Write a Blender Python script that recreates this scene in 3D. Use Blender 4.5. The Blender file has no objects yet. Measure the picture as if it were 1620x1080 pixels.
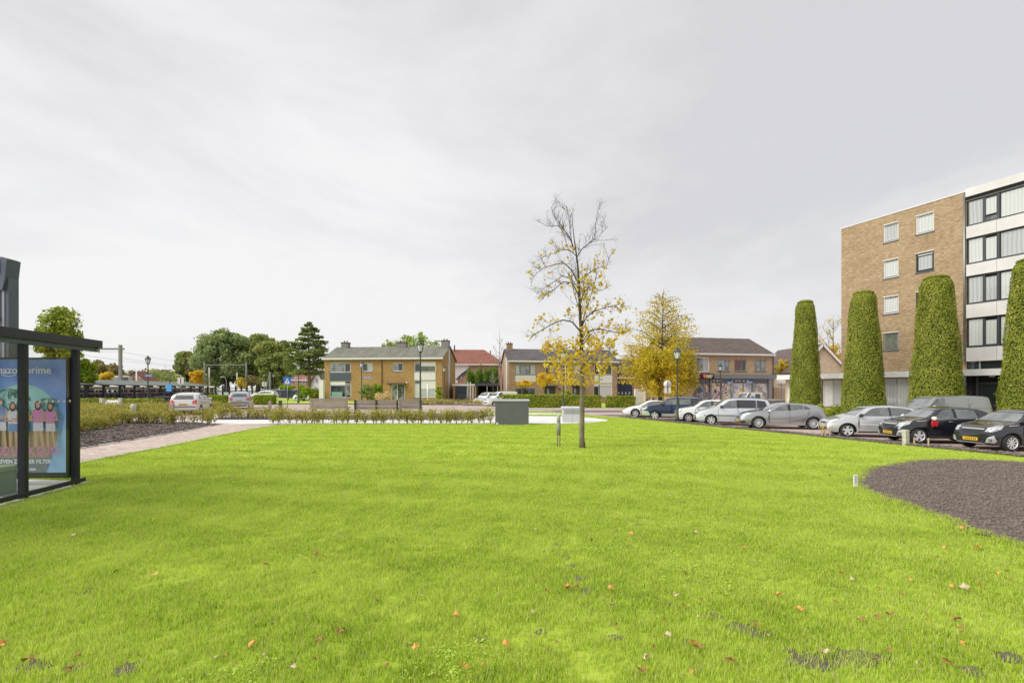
import bpy, bmesh, math, random
import numpy as np
from mathutils import Vector, Matrix
from mathutils.bvhtree import BVHTree
random.seed(7)
rng = np.random.default_rng(7)
R = math.radians
scene = bpy.context.scene
C = scene.collection

# ------------------------------------------------------------------ camera
EYE = 1.7
F_PX = 740.0
HOR = 616.0
cam_d = bpy.data.cameras.new('camera')
cam = bpy.data.objects.new('camera', cam_d)
C.objects.link(cam)
cam.location = (0, 0, EYE)
cam.rotation_euler = (R(90), 0, 0)
cam_d.sensor_width = 36
cam_d.lens = 36 * F_PX / 1620
cam_d.shift_y = (HOR - 540) / 1620
cam_d.clip_start = 0.05
cam_d.clip_end = 4000
scene.camera = cam

# ------------------------------------------------------------------ world
SUN_EL, SUN_AZ = 44.0, 247.0        # azimuth clockwise from +Y (view direction): from the left, behind
sd = Vector((math.sin(R(SUN_AZ)) * math.cos(R(SUN_EL)), math.cos(R(SUN_AZ)) * math.cos(R(SUN_EL)), math.sin(R(SUN_EL))))
world = bpy.data.worlds.new('World')
scene.world = world
world.use_nodes = True
nt = world.node_tree
nt.nodes.clear()
wo = nt.nodes.new('ShaderNodeOutputWorld')
bg = nt.nodes.new('ShaderNodeBackground')
sky = nt.nodes.new('ShaderNodeTexSky')
sky.sky_type = 'NISHITA'
sky.sun_disc = False
sky.sun_elevation = R(SUN_EL)
sky.sun_rotation = R(SUN_AZ)
sky.air_density = 1.5
sky.dust_density = 3.0
bg.inputs['Strength'].default_value = 0.12
tc = nt.nodes.new('ShaderNodeTexCoord')
mp = nt.nodes.new('ShaderNodeMapping')
mp.inputs['Scale'].default_value = (1.0, 1.0, 2.6)
mp.inputs['Rotation'].default_value = (0.0, R(18), R(-25))
nz = nt.nodes.new('ShaderNodeTexNoise')
nz.inputs['Scale'].default_value = 1.25
nz.inputs['Detail'].default_value = 7
nz.inputs['Roughness'].default_value = 0.60
nz.inputs['Distortion'].default_value = 0.35
rp = nt.nodes.new('ShaderNodeValToRGB')
rp.color_ramp.elements[0].position = 0.34
rp.color_ramp.elements[0].color = (2.44, 2.42, 2.52, 1)
rp.color_ramp.elements[1].position = 0.67
rp.color_ramp.elements[1].color = (3.26, 3.24, 3.25, 1)
# cloud veil is thinner (paler) to the left of the view
sep = nt.nodes.new('ShaderNodeSeparateXYZ')
ma = nt.nodes.new('ShaderNodeMath'); ma.operation = 'MULTIPLY_ADD'
ma.inputs[1].default_value = -0.13
md = nt.nodes.new('ShaderNodeMath'); md.operation = 'ADD'
me_ = nt.nodes.new('ShaderNodeMath'); me_.operation = 'MULTIPLY_ADD'; me_.inputs[1].default_value = -0.16
mx = nt.nodes.new('ShaderNodeMix'); mx.data_type = 'RGBA'
mx.inputs[0].default_value = 0.97
L = nt.links.new
L(tc.outputs['Generated'], mp.inputs['Vector'])
L(mp.outputs['Vector'], nz.inputs['Vector'])
L(tc.outputs['Generated'], sep.inputs[0])
L(sep.outputs['X'], ma.inputs[0]); L(nz.outputs['Fac'], ma.inputs[2])
L(sep.outputs['Z'], me_.inputs[0]); L(ma.outputs[0], me_.inputs[2])
me_b = nt.nodes.new('ShaderNodeMath'); me_b.operation = 'ADD'; me_b.inputs[1].default_value = 0.05
L(me_.outputs[0], me_b.inputs[0])
L(me_b.outputs[0], rp.inputs['Fac'])
L(sky.outputs['Color'], mx.inputs[6]); L(rp.outputs['Color'], mx.inputs[7])
L(mx.outputs[2], bg.inputs['Color']); L(bg.outputs[0], wo.inputs[0])

sun_d = bpy.data.lights.new('sun', 'SUN')
sun_d.energy = 1.5
sun_d.angle = R(45)
sun_d.color = (1.0, 0.96, 0.90)
sun = bpy.data.objects.new('sun', sun_d)
C.objects.link(sun)
sun.rotation_euler = sd.to_track_quat('Z', 'Y').to_euler()

scene.view_settings.view_transform = 'Standard'
scene.view_settings.look = 'None'
scene.view_settings.exposure = 1.22
scene.view_settings.gamma = 1.0
scene.view_settings.use_curve_mapping = False
scene.cycles.max_bounces = 6
scene.cycles.diffuse_bounces = 3
scene.cycles.transparent_max_bounces = 8

# ------------------------------------------------------------------ helpers
def P(px, py, Y):
    """world point seen at photo pixel (px, py) at distance Y"""
    return Vector(((px - 810) * Y / F_PX, Y, EYE - (py - HOR) * Y / F_PX))
def XY(px, Y):
    return (px - 810) * Y / F_PX
ROW0 = (17.4, 16.4)
def sdist(x, y):
    return (x - ROW0[0]) * 0.9375 + (y - ROW0[1]) * 0.348
def G(x, y):
    """ground height: the lawn lies a little higher than the car park and street on its right"""
    t = (sdist(x, y) + 8.0) / 6.5
    t = min(1, max(0, t))
    return -0.45 * t * t * (3 - 2 * t)

MATS = {}
def mat(name, col, rough=0.6, metal=0.0, col2=None, scale=3.0, detail=4, bump=0.0, bscale=40.0, coat=0.0, spec=0.5,
        ramp=(0.35, 0.65), stretch=None, space='Object', transl=0.0, emit=None):
    m = bpy.data.materials.new(name); m.use_nodes = True
    n = m.node_tree; b = n.nodes['Principled BSDF']
    c4 = tuple(col) + (1,)
    b.inputs['Base Color'].default_value = c4
    b.inputs['Roughness'].default_value = rough
    b.inputs['Metallic'].default_value = metal
    b.inputs['Specular IOR Level'].default_value = spec
    b.inputs['Coat Weight'].default_value = coat
    b.inputs['Coat Roughness'].default_value = 0.04
    if col2 is not None or bump:
        t = n.nodes.new('ShaderNodeTexCoord'); mpn = n.nodes.new('ShaderNodeMapping')
        if stretch: mpn.inputs['Scale'].default_value = stretch
        n.links.new(t.outputs[space], mpn.inputs[0])
    if col2 is not None:
        z = n.nodes.new('ShaderNodeTexNoise'); z.inputs['Scale'].default_value = scale; z.inputs['Detail'].default_value = detail
        z.inputs['Roughness'].default_value = 0.65
        r = n.nodes.new('ShaderNodeValToRGB')
        r.color_ramp.elements[0].position = ramp[0]; r.color_ramp.elements[0].color = c4
        r.color_ramp.elements[1].position = ramp[1]; r.color_ramp.elements[1].color = tuple(col2) + (1,)
        n.links.new(mpn.outputs[0], z.inputs['Vector']); n.links.new(z.outputs['Fac'], r.inputs[0])
        n.links.new(r.outputs[0], b.inputs['Base Color'])
    if bump:
        z2 = n.nodes.new('ShaderNodeTexNoise'); z2.inputs['Scale'].default_value = bscale; z2.inputs['Detail'].default_value = 3
        bp = n.nodes.new('ShaderNodeBump'); bp.inputs['Strength'].default_value = bump; bp.inputs['Distance'].default_value = 0.02
        n.links.new(mpn.outputs[0], z2.inputs['Vector']); n.links.new(z2.outputs['Fac'], bp.inputs['Height'])
        n.links.new(bp.outputs[0], b.inputs['Normal'])
    MATS[name] = m
    return m

def leafmat(name, cols, transl=0.35, patch=1.2, island=0.75, rough=0.55, gain=1.35):
    """leaf colours: each leaf takes its own colour, drifting in clumps through the crown"""
    m = bpy.data.materials.new(name); m.use_nodes = True
    n = m.node_tree; b = n.nodes['Principled BSDF']; out = n.nodes['Material Output']
    g = n.nodes.new('ShaderNodeNewGeometry')
    z = n.nodes.new('ShaderNodeTexNoise'); z.inputs['Scale'].default_value = patch; z.inputs['Detail'].default_value = 2
    n.links.new(g.outputs['Position'], z.inputs['Vector'])
    mr = n.nodes.new('ShaderNodeMapRange'); mr.inputs[1].default_value = 0.3; mr.inputs[2].default_value = 0.7
    n.links.new(z.outputs['Fac'], mr.inputs[0])
    mm = n.nodes.new('ShaderNodeMix'); mm.data_type = 'FLOAT'; mm.inputs[0].default_value = island
    n.links.new(mr.outputs[0], mm.inputs[2]); n.links.new(g.outputs['Random Per Island'], mm.inputs[3])
    r = n.nodes.new('ShaderNodeValToRGB'); r.color_ramp.interpolation = 'LINEAR'
    els = r.color_ramp.elements
    while len(els) < len(cols): els.new(0.5)
    for i, c in enumerate(cols):
        c = [min(0.85, q*gain) for q in c]
        els[i].position = i / (len(cols) - 1) if len(cols) > 1 else 0
        els[i].color = tuple(c) + (1,)
    n.links.new(mm.outputs[0], r.inputs[0]); n.links.new(r.outputs[0], b.inputs['Base Color'])
    b.inputs['Roughness'].default_value = rough
    b.inputs['Specular IOR Level'].default_value = 0.3
    tr = n.nodes.new('ShaderNodeBsdfTranslucent'); mxs = n.nodes.new('ShaderNodeMixShader'); mxs.inputs[0].default_value = transl
    n.links.new(r.outputs[0], tr.inputs['Color'])
    n.links.new(b.outputs[0], mxs.inputs[1]); n.links.new(tr.outputs[0], mxs.inputs[2]); n.links.new(mxs.outputs[0], out.inputs[0])
    MATS[name] = m
    return m

def brickmat(name, c1, c2, mortar, sx=0.21, sz=0.065, rough=0.85, bump=0.5, dirt=(0.55, 0.5, 0.45), dirt_amt=0.35, msize=0.012, drift=None):
    m = bpy.data.materials.new(name); m.use_nodes = True
    n = m.node_tree; b = n.nodes['Principled BSDF']
    uv = n.nodes.new('ShaderNodeUVMap'); uv.uv_map = 'UVMap'
    br = n.nodes.new('ShaderNodeTexBrick')
    br.inputs['Color1'].default_value = tuple(c1) + (1,); br.inputs['Color2'].default_value = tuple(c2) + (1,)
    br.inputs['Mortar'].default_value = tuple(mortar) + (1,)
    br.inputs['Scale'].default_value = 1.0; br.inputs['Brick Width'].default_value = sx; br.inputs['Row Height'].default_value = sz
    br.inputs['Mortar Size'].default_value = msize; br.inputs['Mortar Smooth'].default_value = 0.2
    n.links.new(uv.outputs[0], br.inputs['Vector'])
    z = n.nodes.new('ShaderNodeTexNoise'); z.inputs['Scale'].default_value = 0.9; z.inputs['Detail'].default_value = 6; z.inputs['Roughness'].default_value = 0.7
    mp_ = n.nodes.new('ShaderNodeMapping'); mp_.inputs['Scale'].default_value = (0.45, 1.3, 1)
    n.links.new(uv.outputs[0], mp_.inputs[0]); n.links.new(mp_.outputs[0], z.inputs['Vector'])
    mr = n.nodes.new('ShaderNodeMapRange'); mr.inputs[1].default_value = 0.42; mr.inputs[2].default_value = 0.72; mr.inputs[4].default_value = dirt_amt
    n.links.new(z.outputs['Fac'], mr.inputs[0])
    mx_ = n.nodes.new('ShaderNodeMix'); mx_.data_type = 'RGBA'; mx_.blend_type = 'MULTIPLY'
    mx_.inputs[7].default_value = tuple(dirt) + (1,)
    n.links.new(mr.outputs[0], mx_.inputs[0]); n.links.new(br.outputs['Color'], mx_.inputs[6])
    # fine mottling from brick to brick
    z3 = n.nodes.new('ShaderNodeTexNoise'); z3.inputs['Scale'].default_value = 7.0; z3.inputs['Detail'].default_value = 3
    mp3 = n.nodes.new('ShaderNodeMapping'); mp3.inputs['Scale'].default_value = (0.5, 2.2, 1)
    n.links.new(uv.outputs[0], mp3.inputs[0]); n.links.new(mp3.outputs[0], z3.inputs['Vector'])
    mr3 = n.nodes.new('ShaderNodeMapRange'); mr3.inputs[1].default_value = 0.3; mr3.inputs[2].default_value = 0.7
    mr3.inputs[3].default_value = 0.72; mr3.inputs[4].default_value = 1.28
    n.links.new(z3.outputs['Fac'], mr3.inputs[0])
    mx3 = n.nodes.new('ShaderNodeVectorMath'); mx3.operation = 'SCALE'
    n.links.new(mx_.outputs[2], mx3.inputs[0]); n.links.new(mr3.outputs[0], mx3.inputs['Scale'])
    n.links.new(mx3.outputs[0], b.inputs['Base Color'])
    b.inputs['Roughness'].default_value = rough
    bp = n.nodes.new('ShaderNodeBump'); bp.inputs['Strength'].default_value = bump; bp.inputs['Distance'].default_value = 0.01; bp.invert = True
    n.links.new(br.outputs['Fac'], bp.inputs['Height']); n.links.new(bp.outputs[0], b.inputs['Normal'])
    MATS[name] = m
    return m

def stripemat(name, c1, c2, scale, axis='X', rough=0.5, noise=1.0, coat=0.0, spec=0.5):
    """soft folds or ribs running down a surface"""
    m = bpy.data.materials.new(name); m.use_nodes = True
    n = m.node_tree; b = n.nodes['Principled BSDF']
    t = n.nodes.new('ShaderNodeUVMap'); t.uv_map = 'UVMap'
    w = n.nodes.new('ShaderNodeTexWave'); w.wave_type = 'BANDS'; w.bands_direction = axis
    w.inputs['Scale'].default_value = scale; w.inputs['Distortion'].default_value = noise; w.inputs['Detail Scale'].default_value = 0.6
    r = n.nodes.new('ShaderNodeValToRGB'); r.color_ramp.elements[0].color = tuple(c1) + (1,); r.color_ramp.elements[1].color = tuple(c2) + (1,)
    n.links.new(t.outputs[0], w.inputs[0]); n.links.new(w.outputs['Fac'], r.inputs[0]); n.links.new(r.outputs[0], b.inputs['Base Color'])
    b.inputs['Roughness'].default_value = rough; b.inputs['Coat Weight'].default_value = coat; b.inputs['Coat Roughness'].default_value = 0.03
    b.inputs['Specular IOR Level'].default_value = spec
    MATS[name] = m
    return m

class MB:
    """collects shapes in metres and links them as ONE mesh object"""
    def __init__(s):
        s.v = []; s.f = []; s.m = []; s.sm = []; s.ms = []; s.cur = 0
    def mi(s, material):
        if material not in s.ms: s.ms.append(material)
        s.cur = s.ms.index(material); return s
    def add(s, vs, fs, smooth=False):
        o = len(s.v); s.v.extend([tuple(p) for p in vs])
        for f in fs:
            s.f.append(tuple(i + o for i in f)); s.m.append(s.cur); s.sm.append(smooth)
        return s
    def box(s, x0, x1, y0, y1, z0, z1, M=None):
        vs = [(x0,y0,z0),(x1,y0,z0),(x1,y1,z0),(x0,y1,z0),(x0,y0,z1),(x1,y0,z1),(x1,y1,z1),(x0,y1,z1)]
        if M: vs = [M @ Vector(v) for v in vs]
        return s.add(vs, [(0,3,2,1),(4,5,6,7),(0,1,5,4),(1,2,6,5),(2,3,7,6),(3,0,4,7)])
    def quad(s, a, b, c, d):
        return s.add([a, b, c, d], [(0,1,2,3)])
    def prism(s, pts, d, M=None):
        """pts: outline in x,z ; extruded along y from d[0] to d[1]"""
        n = len(pts)
        vs = [(p[0], d[0], p[1]) for p in pts] + [(p[0], d[1], p[1]) for p in pts]
        if M: vs = [M @ Vector(v) for v in vs]
        fs = [tuple(range(n)), tuple(range(2*n-1, n-1, -1))]
        fs += [(i+n, (i+1) % n + n, (i+1) % n, i) for i in range(n)]
        return s.add(vs, fs)
    def bar(s, p0, p1, w, h=None):
        p0, p1 = Vector(p0), Vector(p1); h = h or w
        d = (p1 - p0); l = d.length
        q = d.to_track_quat('X', 'Z').to_matrix().to_4x4(); q.translation = p0
        return s.box(0, l, -w/2, w/2, -h/2, h/2, q)
    def tube(s, pts, rs, n=6, smooth=True, cap=True):
        pts = [Vector(p) for p in pts]; k = len(pts)
        if not hasattr(rs, '__len__'): rs = [rs] * k
        up = None; rings = []
        for i, p in enumerate(pts):
            d = (pts[min(i+1, k-1)] - pts[max(i-1, 0)])
            if d.length < 1e-9: d = Vector((0, 0, 1))
            d.normalize()
            if up is None:
                up = d.orthogonal().normalized()
            else:
                up = (up - d * up.dot(d))
                up = up.normalized() if up.length > 1e-6 else d.orthogonal().normalized()
            w = d.cross(up)
            rings.append([p + (up * math.cos(2*math.pi*j/n) + w * math.sin(2*math.pi*j/n)) * rs[i] for j in range(n)])
        vs = [v for r in rings for v in r]
        fs = [(i*n+j, i*n+(j+1) % n, (i+1)*n+(j+1) % n, (i+1)*n+j) for i in range(k-1) for j in range(n)]
        if cap: fs += [tuple(range(n))[::-1], tuple((k-1)*n+j for j in range(n))]
        return s.add(vs, fs, smooth)
    def lathe(s, prof, n=12, M=None, smooth=True, cap=True):
        vs = []
        for r, z in prof:
            for j in range(n):
                a = 2*math.pi*(j+0.5)/n; vs.append((r*math.cos(a), r*math.sin(a), z))
        if M: vs = [M @ Vector(v) for v in vs]
        k = len(prof)
        fs = [(i*n+j, i*n+(j+1) % n, (i+1)*n+(j+1) % n, (i+1)*n+j) for i in range(k-1) for j in range(n)]
        if cap: fs += [tuple(range(n))[::-1], tuple((k-1)*n+j for j in range(n))]
        return s.add(vs, fs, smooth)
    def mesh(s, name):
        me = bpy.data.meshes.new(name)
        me.from_pydata(s.v, [], s.f)
        for m in s.ms: me.materials.append(m)
        me.polygons.foreach_set('material_index', s.m)
        me.polygons.foreach_set('use_smooth', s.sm)
        boxuv(me)
        return me
    def build(s, name, material=None, parent=None, loc=None, rotz=None):
        if material is not None and not s.ms: s.ms = [material]
        o = bpy.data.objects.new(name, s.mesh(name)); C.objects.link(o)
        if parent is not None: o.parent = parent
        if loc is not None: o.location = loc
        if rotz is not None: o.rotation_euler = (0, 0, rotz)
        return o

def boxuv(me):
    me.update()
    nl = len(me.loops)
    if nl == 0: return
    uv = me.uv_layers.new(name='UVMap')
    co = np.empty(len(me.vertices)*3); me.vertices.foreach_get('co', co); co = co.reshape(-1, 3)
    li = np.empty(nl, int); me.loops.foreach_get('vertex_index', li)
    nr = np.empty(len(me.polygons)*3); me.polygons.foreach_get('normal', nr); nr = np.abs(nr.reshape(-1, 3))
    tot = np.empty(len(me.polygons), int); me.polygons.foreach_get('loop_total', tot)
    pn = np.repeat(nr, tot, axis=0)
    pc = co[li]
    ax = np.argmax(pn, axis=1)
    u = np.where(ax == 0, pc[:, 1], pc[:, 0]); v = np.where(ax == 2, pc[:, 1], pc[:, 2])
    uv.data.foreach_set('uv', np.stack([u, v], 1).ravel())

def rawmesh(name, verts, quads, material):
    """fast mesh from numpy: quads (n,4) or tris (n,3)"""
    me = bpy.data.meshes.new(name)
    k = quads.shape[1]
    me.vertices.add(len(verts)); me.vertices.foreach_set('co', verts.astype(np.float32).ravel())
    me.loops.add(quads.size); me.loops.foreach_set('vertex_index', quads.astype(np.int32).ravel())
    me.polygons.add(len(quads)); me.polygons.foreach_set('loop_start', (np.arange(len(quads))*k).astype(np.int32))
    me.polygons.foreach_set('loop_total', np.full(len(quads), k, np.int32))
    me.update(calc_edges=True)
    me.materials.append(material)
    return me

def leafverts(c, size, outward=None, flat=0.0, aspect=0.6):
    """diamond leaf quads at centres c (n,3)"""
    n = len(c)
    d = rng.normal(size=(n, 3))
    if outward is not None:
        nrm = outward + rng.normal(size=(n, 3)) * 0.55
    else:
        nrm = rng.normal(size=(n, 3)); nrm[:, 2] += flat
    nrm /= np.linalg.norm(nrm, axis=1, keepdims=True) + 1e-9
    a = np.cross(nrm, d); a /= np.linalg.norm(a, axis=1, keepdims=True) + 1e-9
    b = np.cross(nrm, a)
    s = size * rng.uniform(0.65, 1.25, size=(n, 1)) if np.isscalar(size) else size.reshape(-1, 1)
    a = a * s * 0.5; b = b * s * 0.5 * aspect
    fold = nrm * s * 0.10
    v = np.stack([c - a, c - b + fold, c + a, c + b + fold], 1).reshape(-1, 3)
    return v, np.arange(4*n).reshape(-1, 4)

def obj(name, me, parent=None, loc=(0, 0, 0), rotz=0.0):
    o = bpy.data.objects.new(name, me); C.objects.link(o)
    if parent is not None: o.parent = parent
    o.location = loc; o.rotation_euler = (0, 0, rotz)
    return o
def tag(o, label, cat, group=None):
    o['label'] = label; o['category'] = cat
    if group: o['group'] = group
    return o
def thing(name, label, cat, loc=(0, 0, 0), rotz=0.0, group=None):
    o = bpy.data.objects.new(name, None); C.objects.link(o)
    o.location = loc; o.rotation_euler = (0, 0, rotz); o.empty_display_size = 0.2
    return tag(o, label, cat, group)
def struct(o, kind='structure'):
    o['kind'] = kind; return o
def dup(root, loc, rotz=0.0, label=None, scale=None):
    def cp(o, par):
        c = o.copy(); C.objects.link(c); c.parent = par
        for ch in o.children: cp(ch, c)
        return c
    kids = list(root.children)
    r = root.copy(); C.objects.link(r)
    for ch in kids: cp(ch, r)
    r.location = loc; r.rotation_euler = (0, 0, rotz)
    if scale is not None: r.scale = scale if hasattr(scale, '__len__') else (scale,)*3
    if label: r['label'] = label
    return r

def sheet(name, poly, z, material, res=1.0, kind='structure', zfun=G, noise=0.0):
    """a ground surface following the terrain, outline poly, z above the terrain"""
    bm = bmesh.new()
    bm.faces.new([bm.verts.new((p[0], p[1], 0)) for p in poly])
    xs = [p[0] for p in poly]; ys = [p[1] for p in poly]
    for lo, hi, no in ((min(xs), max(xs), (1, 0, 0)), (min(ys), max(ys), (0, 1, 0))):
        k = math.floor(lo/res) + 1
        while k*res < hi - 1e-4:
            co = (k*res, 0, 0) if no[0] else (0, k*res, 0)
            bmesh.ops.bisect_plane(bm, geom=bm.verts[:] + bm.edges[:] + bm.faces[:], plane_co=co, plane_no=no, dist=1e-5)
            k += 1
    bmesh.ops.triangulate(bm, faces=[f for f in bm.faces if len(f.verts) > 4])
    for v in bm.verts: v.co.z = zfun(v.co.x, v.co.y) + z
    bmesh.ops.recalc_face_normals(bm, faces=bm.faces[:])
    for f in bm.faces:
        if f.normal.z < 0: f.normal_flip()
    me = bpy.data.meshes.new(name); bm.to_mesh(me); bm.free()
    me.materials.append(material); boxuv(me)
    o = obj(name, me)
    if kind: o['kind'] = kind
    return o

def text_mesh(s, size, font_shear=0.0, extrude=0.002, spacing=1.0):
    cu = bpy.data.curves.new('lettering', 'FONT'); cu.body = s; cu.size = size; cu.extrude = extrude
    cu.align_x = 'CENTER'; cu.align_y = 'CENTER'; cu.shear = font_shear; cu.space_character = spacing; cu.offset = size*0.012
    cu.resolution_u = 3
    o = bpy.data.objects.new('lettering', cu); C.objects.link(o)
    dg = bpy.context.evaluated_depsgraph_get()
    me = bpy.data.meshes.new_from_object(o.evaluated_get(dg))
    bpy.data.objects.remove(o)
    me.name = 'lettering'
    return me
def lettering(s, size, material, parent, loc, rot=(math.pi/2, 0, 0), shear=0.0, sx=1.0):
    me = text_mesh(s, size, shear)
    me.materials.clear(); me.materials.append(material)
    o = obj('lettering', me, parent, loc); o.rotation_euler = rot; o.scale = (sx, 1, 1)
    return o
def inpoly(x, y, poly):
    c = False; j = len(poly)-1
    for i in range(len(poly)):
        xi, yi = poly[i]; xj, yj = poly[j]
        if (yi > y) != (yj > y) and x < (xj-xi)*(y-yi)/(yj-yi)+xi: c = not c
        j = i
    return c

# ------------------------------------------------------------------ materials
M_white = mat('white_paint', (0.72, 0.72, 0.70), 0.45, col2=(0.80, 0.80, 0.78), scale=2)
M_offwhite = mat('off_white_paint', (0.66, 0.65, 0.60), 0.55, col2=(0.74, 0.73, 0.69), scale=1.5)
M_cream = mat('cream_render', (0.70, 0.66, 0.58), 0.8, col2=(0.62, 0.58, 0.5), scale=1.2)
M_panel = mat('white_facade_panel', (0.68, 0.66, 0.64), 0.5, col2=(0.58, 0.57, 0.55), scale=0.7)
M_dark = mat('anthracite_metal', (0.028, 0.031, 0.038), 0.38, metal=0.3, bump=0.02)
M_slate = mat('blue_grey_metal', (0.085, 0.105, 0.14), 0.42, metal=0.35, col2=(0.11, 0.13, 0.165), scale=3)
M_steel = mat('grey_steel', (0.30, 0.31, 0.32), 0.42, metal=0.8)
M_darkgreen = mat('dark_green_steel', (0.05, 0.065, 0.055), 0.5)
M_greymetal = mat('weathered_green_grey_steel', (0.19, 0.20, 0.17), 0.7, col2=(0.26, 0.26, 0.22), scale=3)
M_asphalt = mat('asphalt', (0.10, 0.095, 0.095), 0.9, col2=(0.14, 0.13, 0.13), scale=1.3, bump=0.3)
M_concrete = mat('concrete', (0.50, 0.49, 0.46), 0.85, col2=(0.60, 0.58, 0.55), scale=1.3, bump=0.15)
M_conc_path = mat('pale_concrete', (0.62, 0.61, 0.58), 0.85, col2=(0.72, 0.70, 0.68), scale=0.8, bump=0.1)
M_black = mat('black', (0.008, 0.008, 0.009), 0.5)
M_recess_shade = mat('dark_recess', (0.015, 0.015, 0.017), 0.9)  # near-black colour stands in for the shade inside recesses and gaps
M_glass = mat('dark_window_glass', (0.025, 0.032, 0.035), 0.04, spec=0.9, coat=0.3)
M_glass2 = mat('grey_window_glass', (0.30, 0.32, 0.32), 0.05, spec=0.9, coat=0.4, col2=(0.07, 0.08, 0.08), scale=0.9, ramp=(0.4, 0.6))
M_curtain = stripemat('net_curtain_behind_glass', (0.50, 0.53, 0.51), (0.60, 0.62, 0.60), 1.7, 'X', 0.12, 2.0, coat=0.8)
M_curtain2 = stripemat('grey_curtain_behind_glass', (0.36, 0.39, 0.39), (0.47, 0.49, 0.49), 1.5, 'X', 0.12, 2.5, coat=0.8)
M_redcurtain = stripemat('red_curtain_behind_glass', (0.10, 0.02, 0.025), (0.20, 0.04, 0.05), 2.0, 'X', 0.1, 1.5, coat=0.8)
M_blind = stripemat('white_roller_blind', (0.66, 0.66, 0.64), (0.74, 0.74, 0.72), 12, 'Y', 0.5, 0.0)
M_garden_reflection = mat('painted_garden_reflection', (0.05, 0.075, 0.03), 0.08, spec=0.8, col2=(0.16, 0.17, 0.12), scale=1.6)  # green garden reflection is put into the pane colour
M_winframe = mat('white_window_frame', (0.74, 0.74, 0.72), 0.4)
M_darkframe = mat('dark_window_frame', (0.045, 0.05, 0.055), 0.4)
M_greyframe = mat('grey_window_frame', (0.32, 0.33, 0.33), 0.5)
M_brick_apt = brickmat('apartment_brick', (0.335, 0.225, 0.115), (0.49, 0.355, 0.20), (0.36, 0.285, 0.195), dirt=(0.62, 0.56, 0.50), dirt_amt=0.6)
M_brick_h = brickmat('house_brick', (0.35, 0.185, 0.04), (0.50, 0.29, 0.075), (0.40, 0.29, 0.15), dirt=(0.6, 0.5, 0.42), dirt_amt=0.5)
M_brick_h2 = brickmat('brown_house_brick', (0.32, 0.185, 0.085), (0.46, 0.29, 0.15), (0.38, 0.29, 0.2), dirt=(0.6, 0.55, 0.5), dirt_amt=0.5)
M_brick_red = brickmat('red_brick', (0.42, 0.16, 0.09), (0.52, 0.24, 0.15), (0.42, 0.33, 0.27))
M_brick_pale = brickmat('pale_brick', (0.56, 0.42, 0.26), (0.66, 0.52, 0.34), (0.5, 0.44, 0.36))
M_paver = brickmat('pink_clay_pavers', (0.42, 0.31, 0.27), (0.55, 0.43, 0.39), (0.38, 0.32, 0.29), sx=0.21, sz=0.105, dirt=(0.72, 0.68, 0.62), dirt_amt=0.55, bump=0.3)
M_paver2 = brickmat('path_clay_pavers', (0.48, 0.37, 0.32), (0.62, 0.50, 0.44), (0.40, 0.35, 0.30), sx=0.20, sz=0.10, dirt=(0.72, 0.69, 0.62), dirt_amt=0.7, bump=0.4)
M_roof_green = mat('mossy_grey_roofing_felt', (0.125, 0.13, 0.105), 0.9, col2=(0.20, 0.20, 0.155), scale=0.8, stretch=(2.5, 0.3, 1), bump=0.1)
M_roof_dark = mat('dark_roofing_felt', (0.075, 0.07, 0.07), 0.9, col2=(0.12, 0.11, 0.105), scale=1.0, bump=0.15)
M_rooftile = brickmat('brown_roof_tiles', (0.13, 0.095, 0.085), (0.19, 0.145, 0.125), (0.06, 0.05, 0.045), sx=0.3, sz=0.28, dirt_amt=0.5, msize=0.03, bump=1.0)
M_redtile = brickmat('red_roof_tiles', (0.27, 0.10, 0.065), (0.36, 0.155, 0.10), (0.15, 0.06, 0.05), sx=0.25, sz=0.28, dirt=(0.5, 0.42, 0.38), dirt_amt=0.6, msize=0.03, bump=1.0)
M_wood = mat('silvered_hardwood', (0.24, 0.19, 0.15), 0.8, col2=(0.36, 0.31, 0.27), scale=2.0, stretch=(0.6, 1, 14), bump=0.2)
M_wood_new = mat('pale_softwood', (0.55, 0.43, 0.27), 0.8, col2=(0.45, 0.34, 0.2), scale=4)
M_woodpost = mat('weathered_wood_post', (0.30, 0.24, 0.18), 0.9, col2=(0.42, 0.36, 0.29), scale=6)
M_soil = mat('dark_soil', (0.085, 0.066, 0.055), 0.95, col2=(0.165, 0.135, 0.115), scale=7, detail=8, bump=1.0, bscale=25)
M_mulch = mat('bark_mulch', (0.06, 0.048, 0.042), 0.95, col2=(0.13, 0.11, 0.10), scale=6, detail=8, bump=1.0, bscale=22)
M_terrain = mat('field_ground', (0.10, 0.13, 0.05), 0.95, col2=(0.15, 0.15, 0.08), scale=0.1)
M_bark = mat('grey_brown_bark', (0.16, 0.13, 0.095), 0.9, col2=(0.27, 0.23, 0.165), scale=8, stretch=(1, 1, 0.3), bump=0.6, bscale=30)
M_bark_dark = mat('dark_bark', (0.045, 0.036, 0.028), 0.9, col2=(0.11, 0.09, 0.07), scale=6)
M_bark_pale = mat('pale_bark', (0.40, 0.36, 0.31), 0.9, col2=(0.28, 0.24, 0.2), scale=4)
M_blue = mat('traffic_blue', (0.02, 0.16, 0.55), 0.4)
M_lightblue = mat('light_blue_panel', (0.10, 0.38, 0.80), 0.4)
M_yellow = mat('yellow_number_plate', (0.80, 0.50, 0.03), 0.45)
M_red = mat('red_plastic', (0.50, 0.02, 0.03), 0.35)
M_tyre = mat('tyre_rubber', (0.018, 0.018, 0.019), 0.75)
M_rim = mat('alloy_rim', (0.66, 0.67, 0.68), 0.35, metal=0.35)
M_rimdark = mat('dark_wheel_inner', (0.012, 0.012, 0.013), 0.8)
M_headlight = mat('headlight_glass', (0.62, 0.65, 0.67), 0.06, coat=1.0, col2=(0.30, 0.32, 0.34), scale=9)
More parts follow.
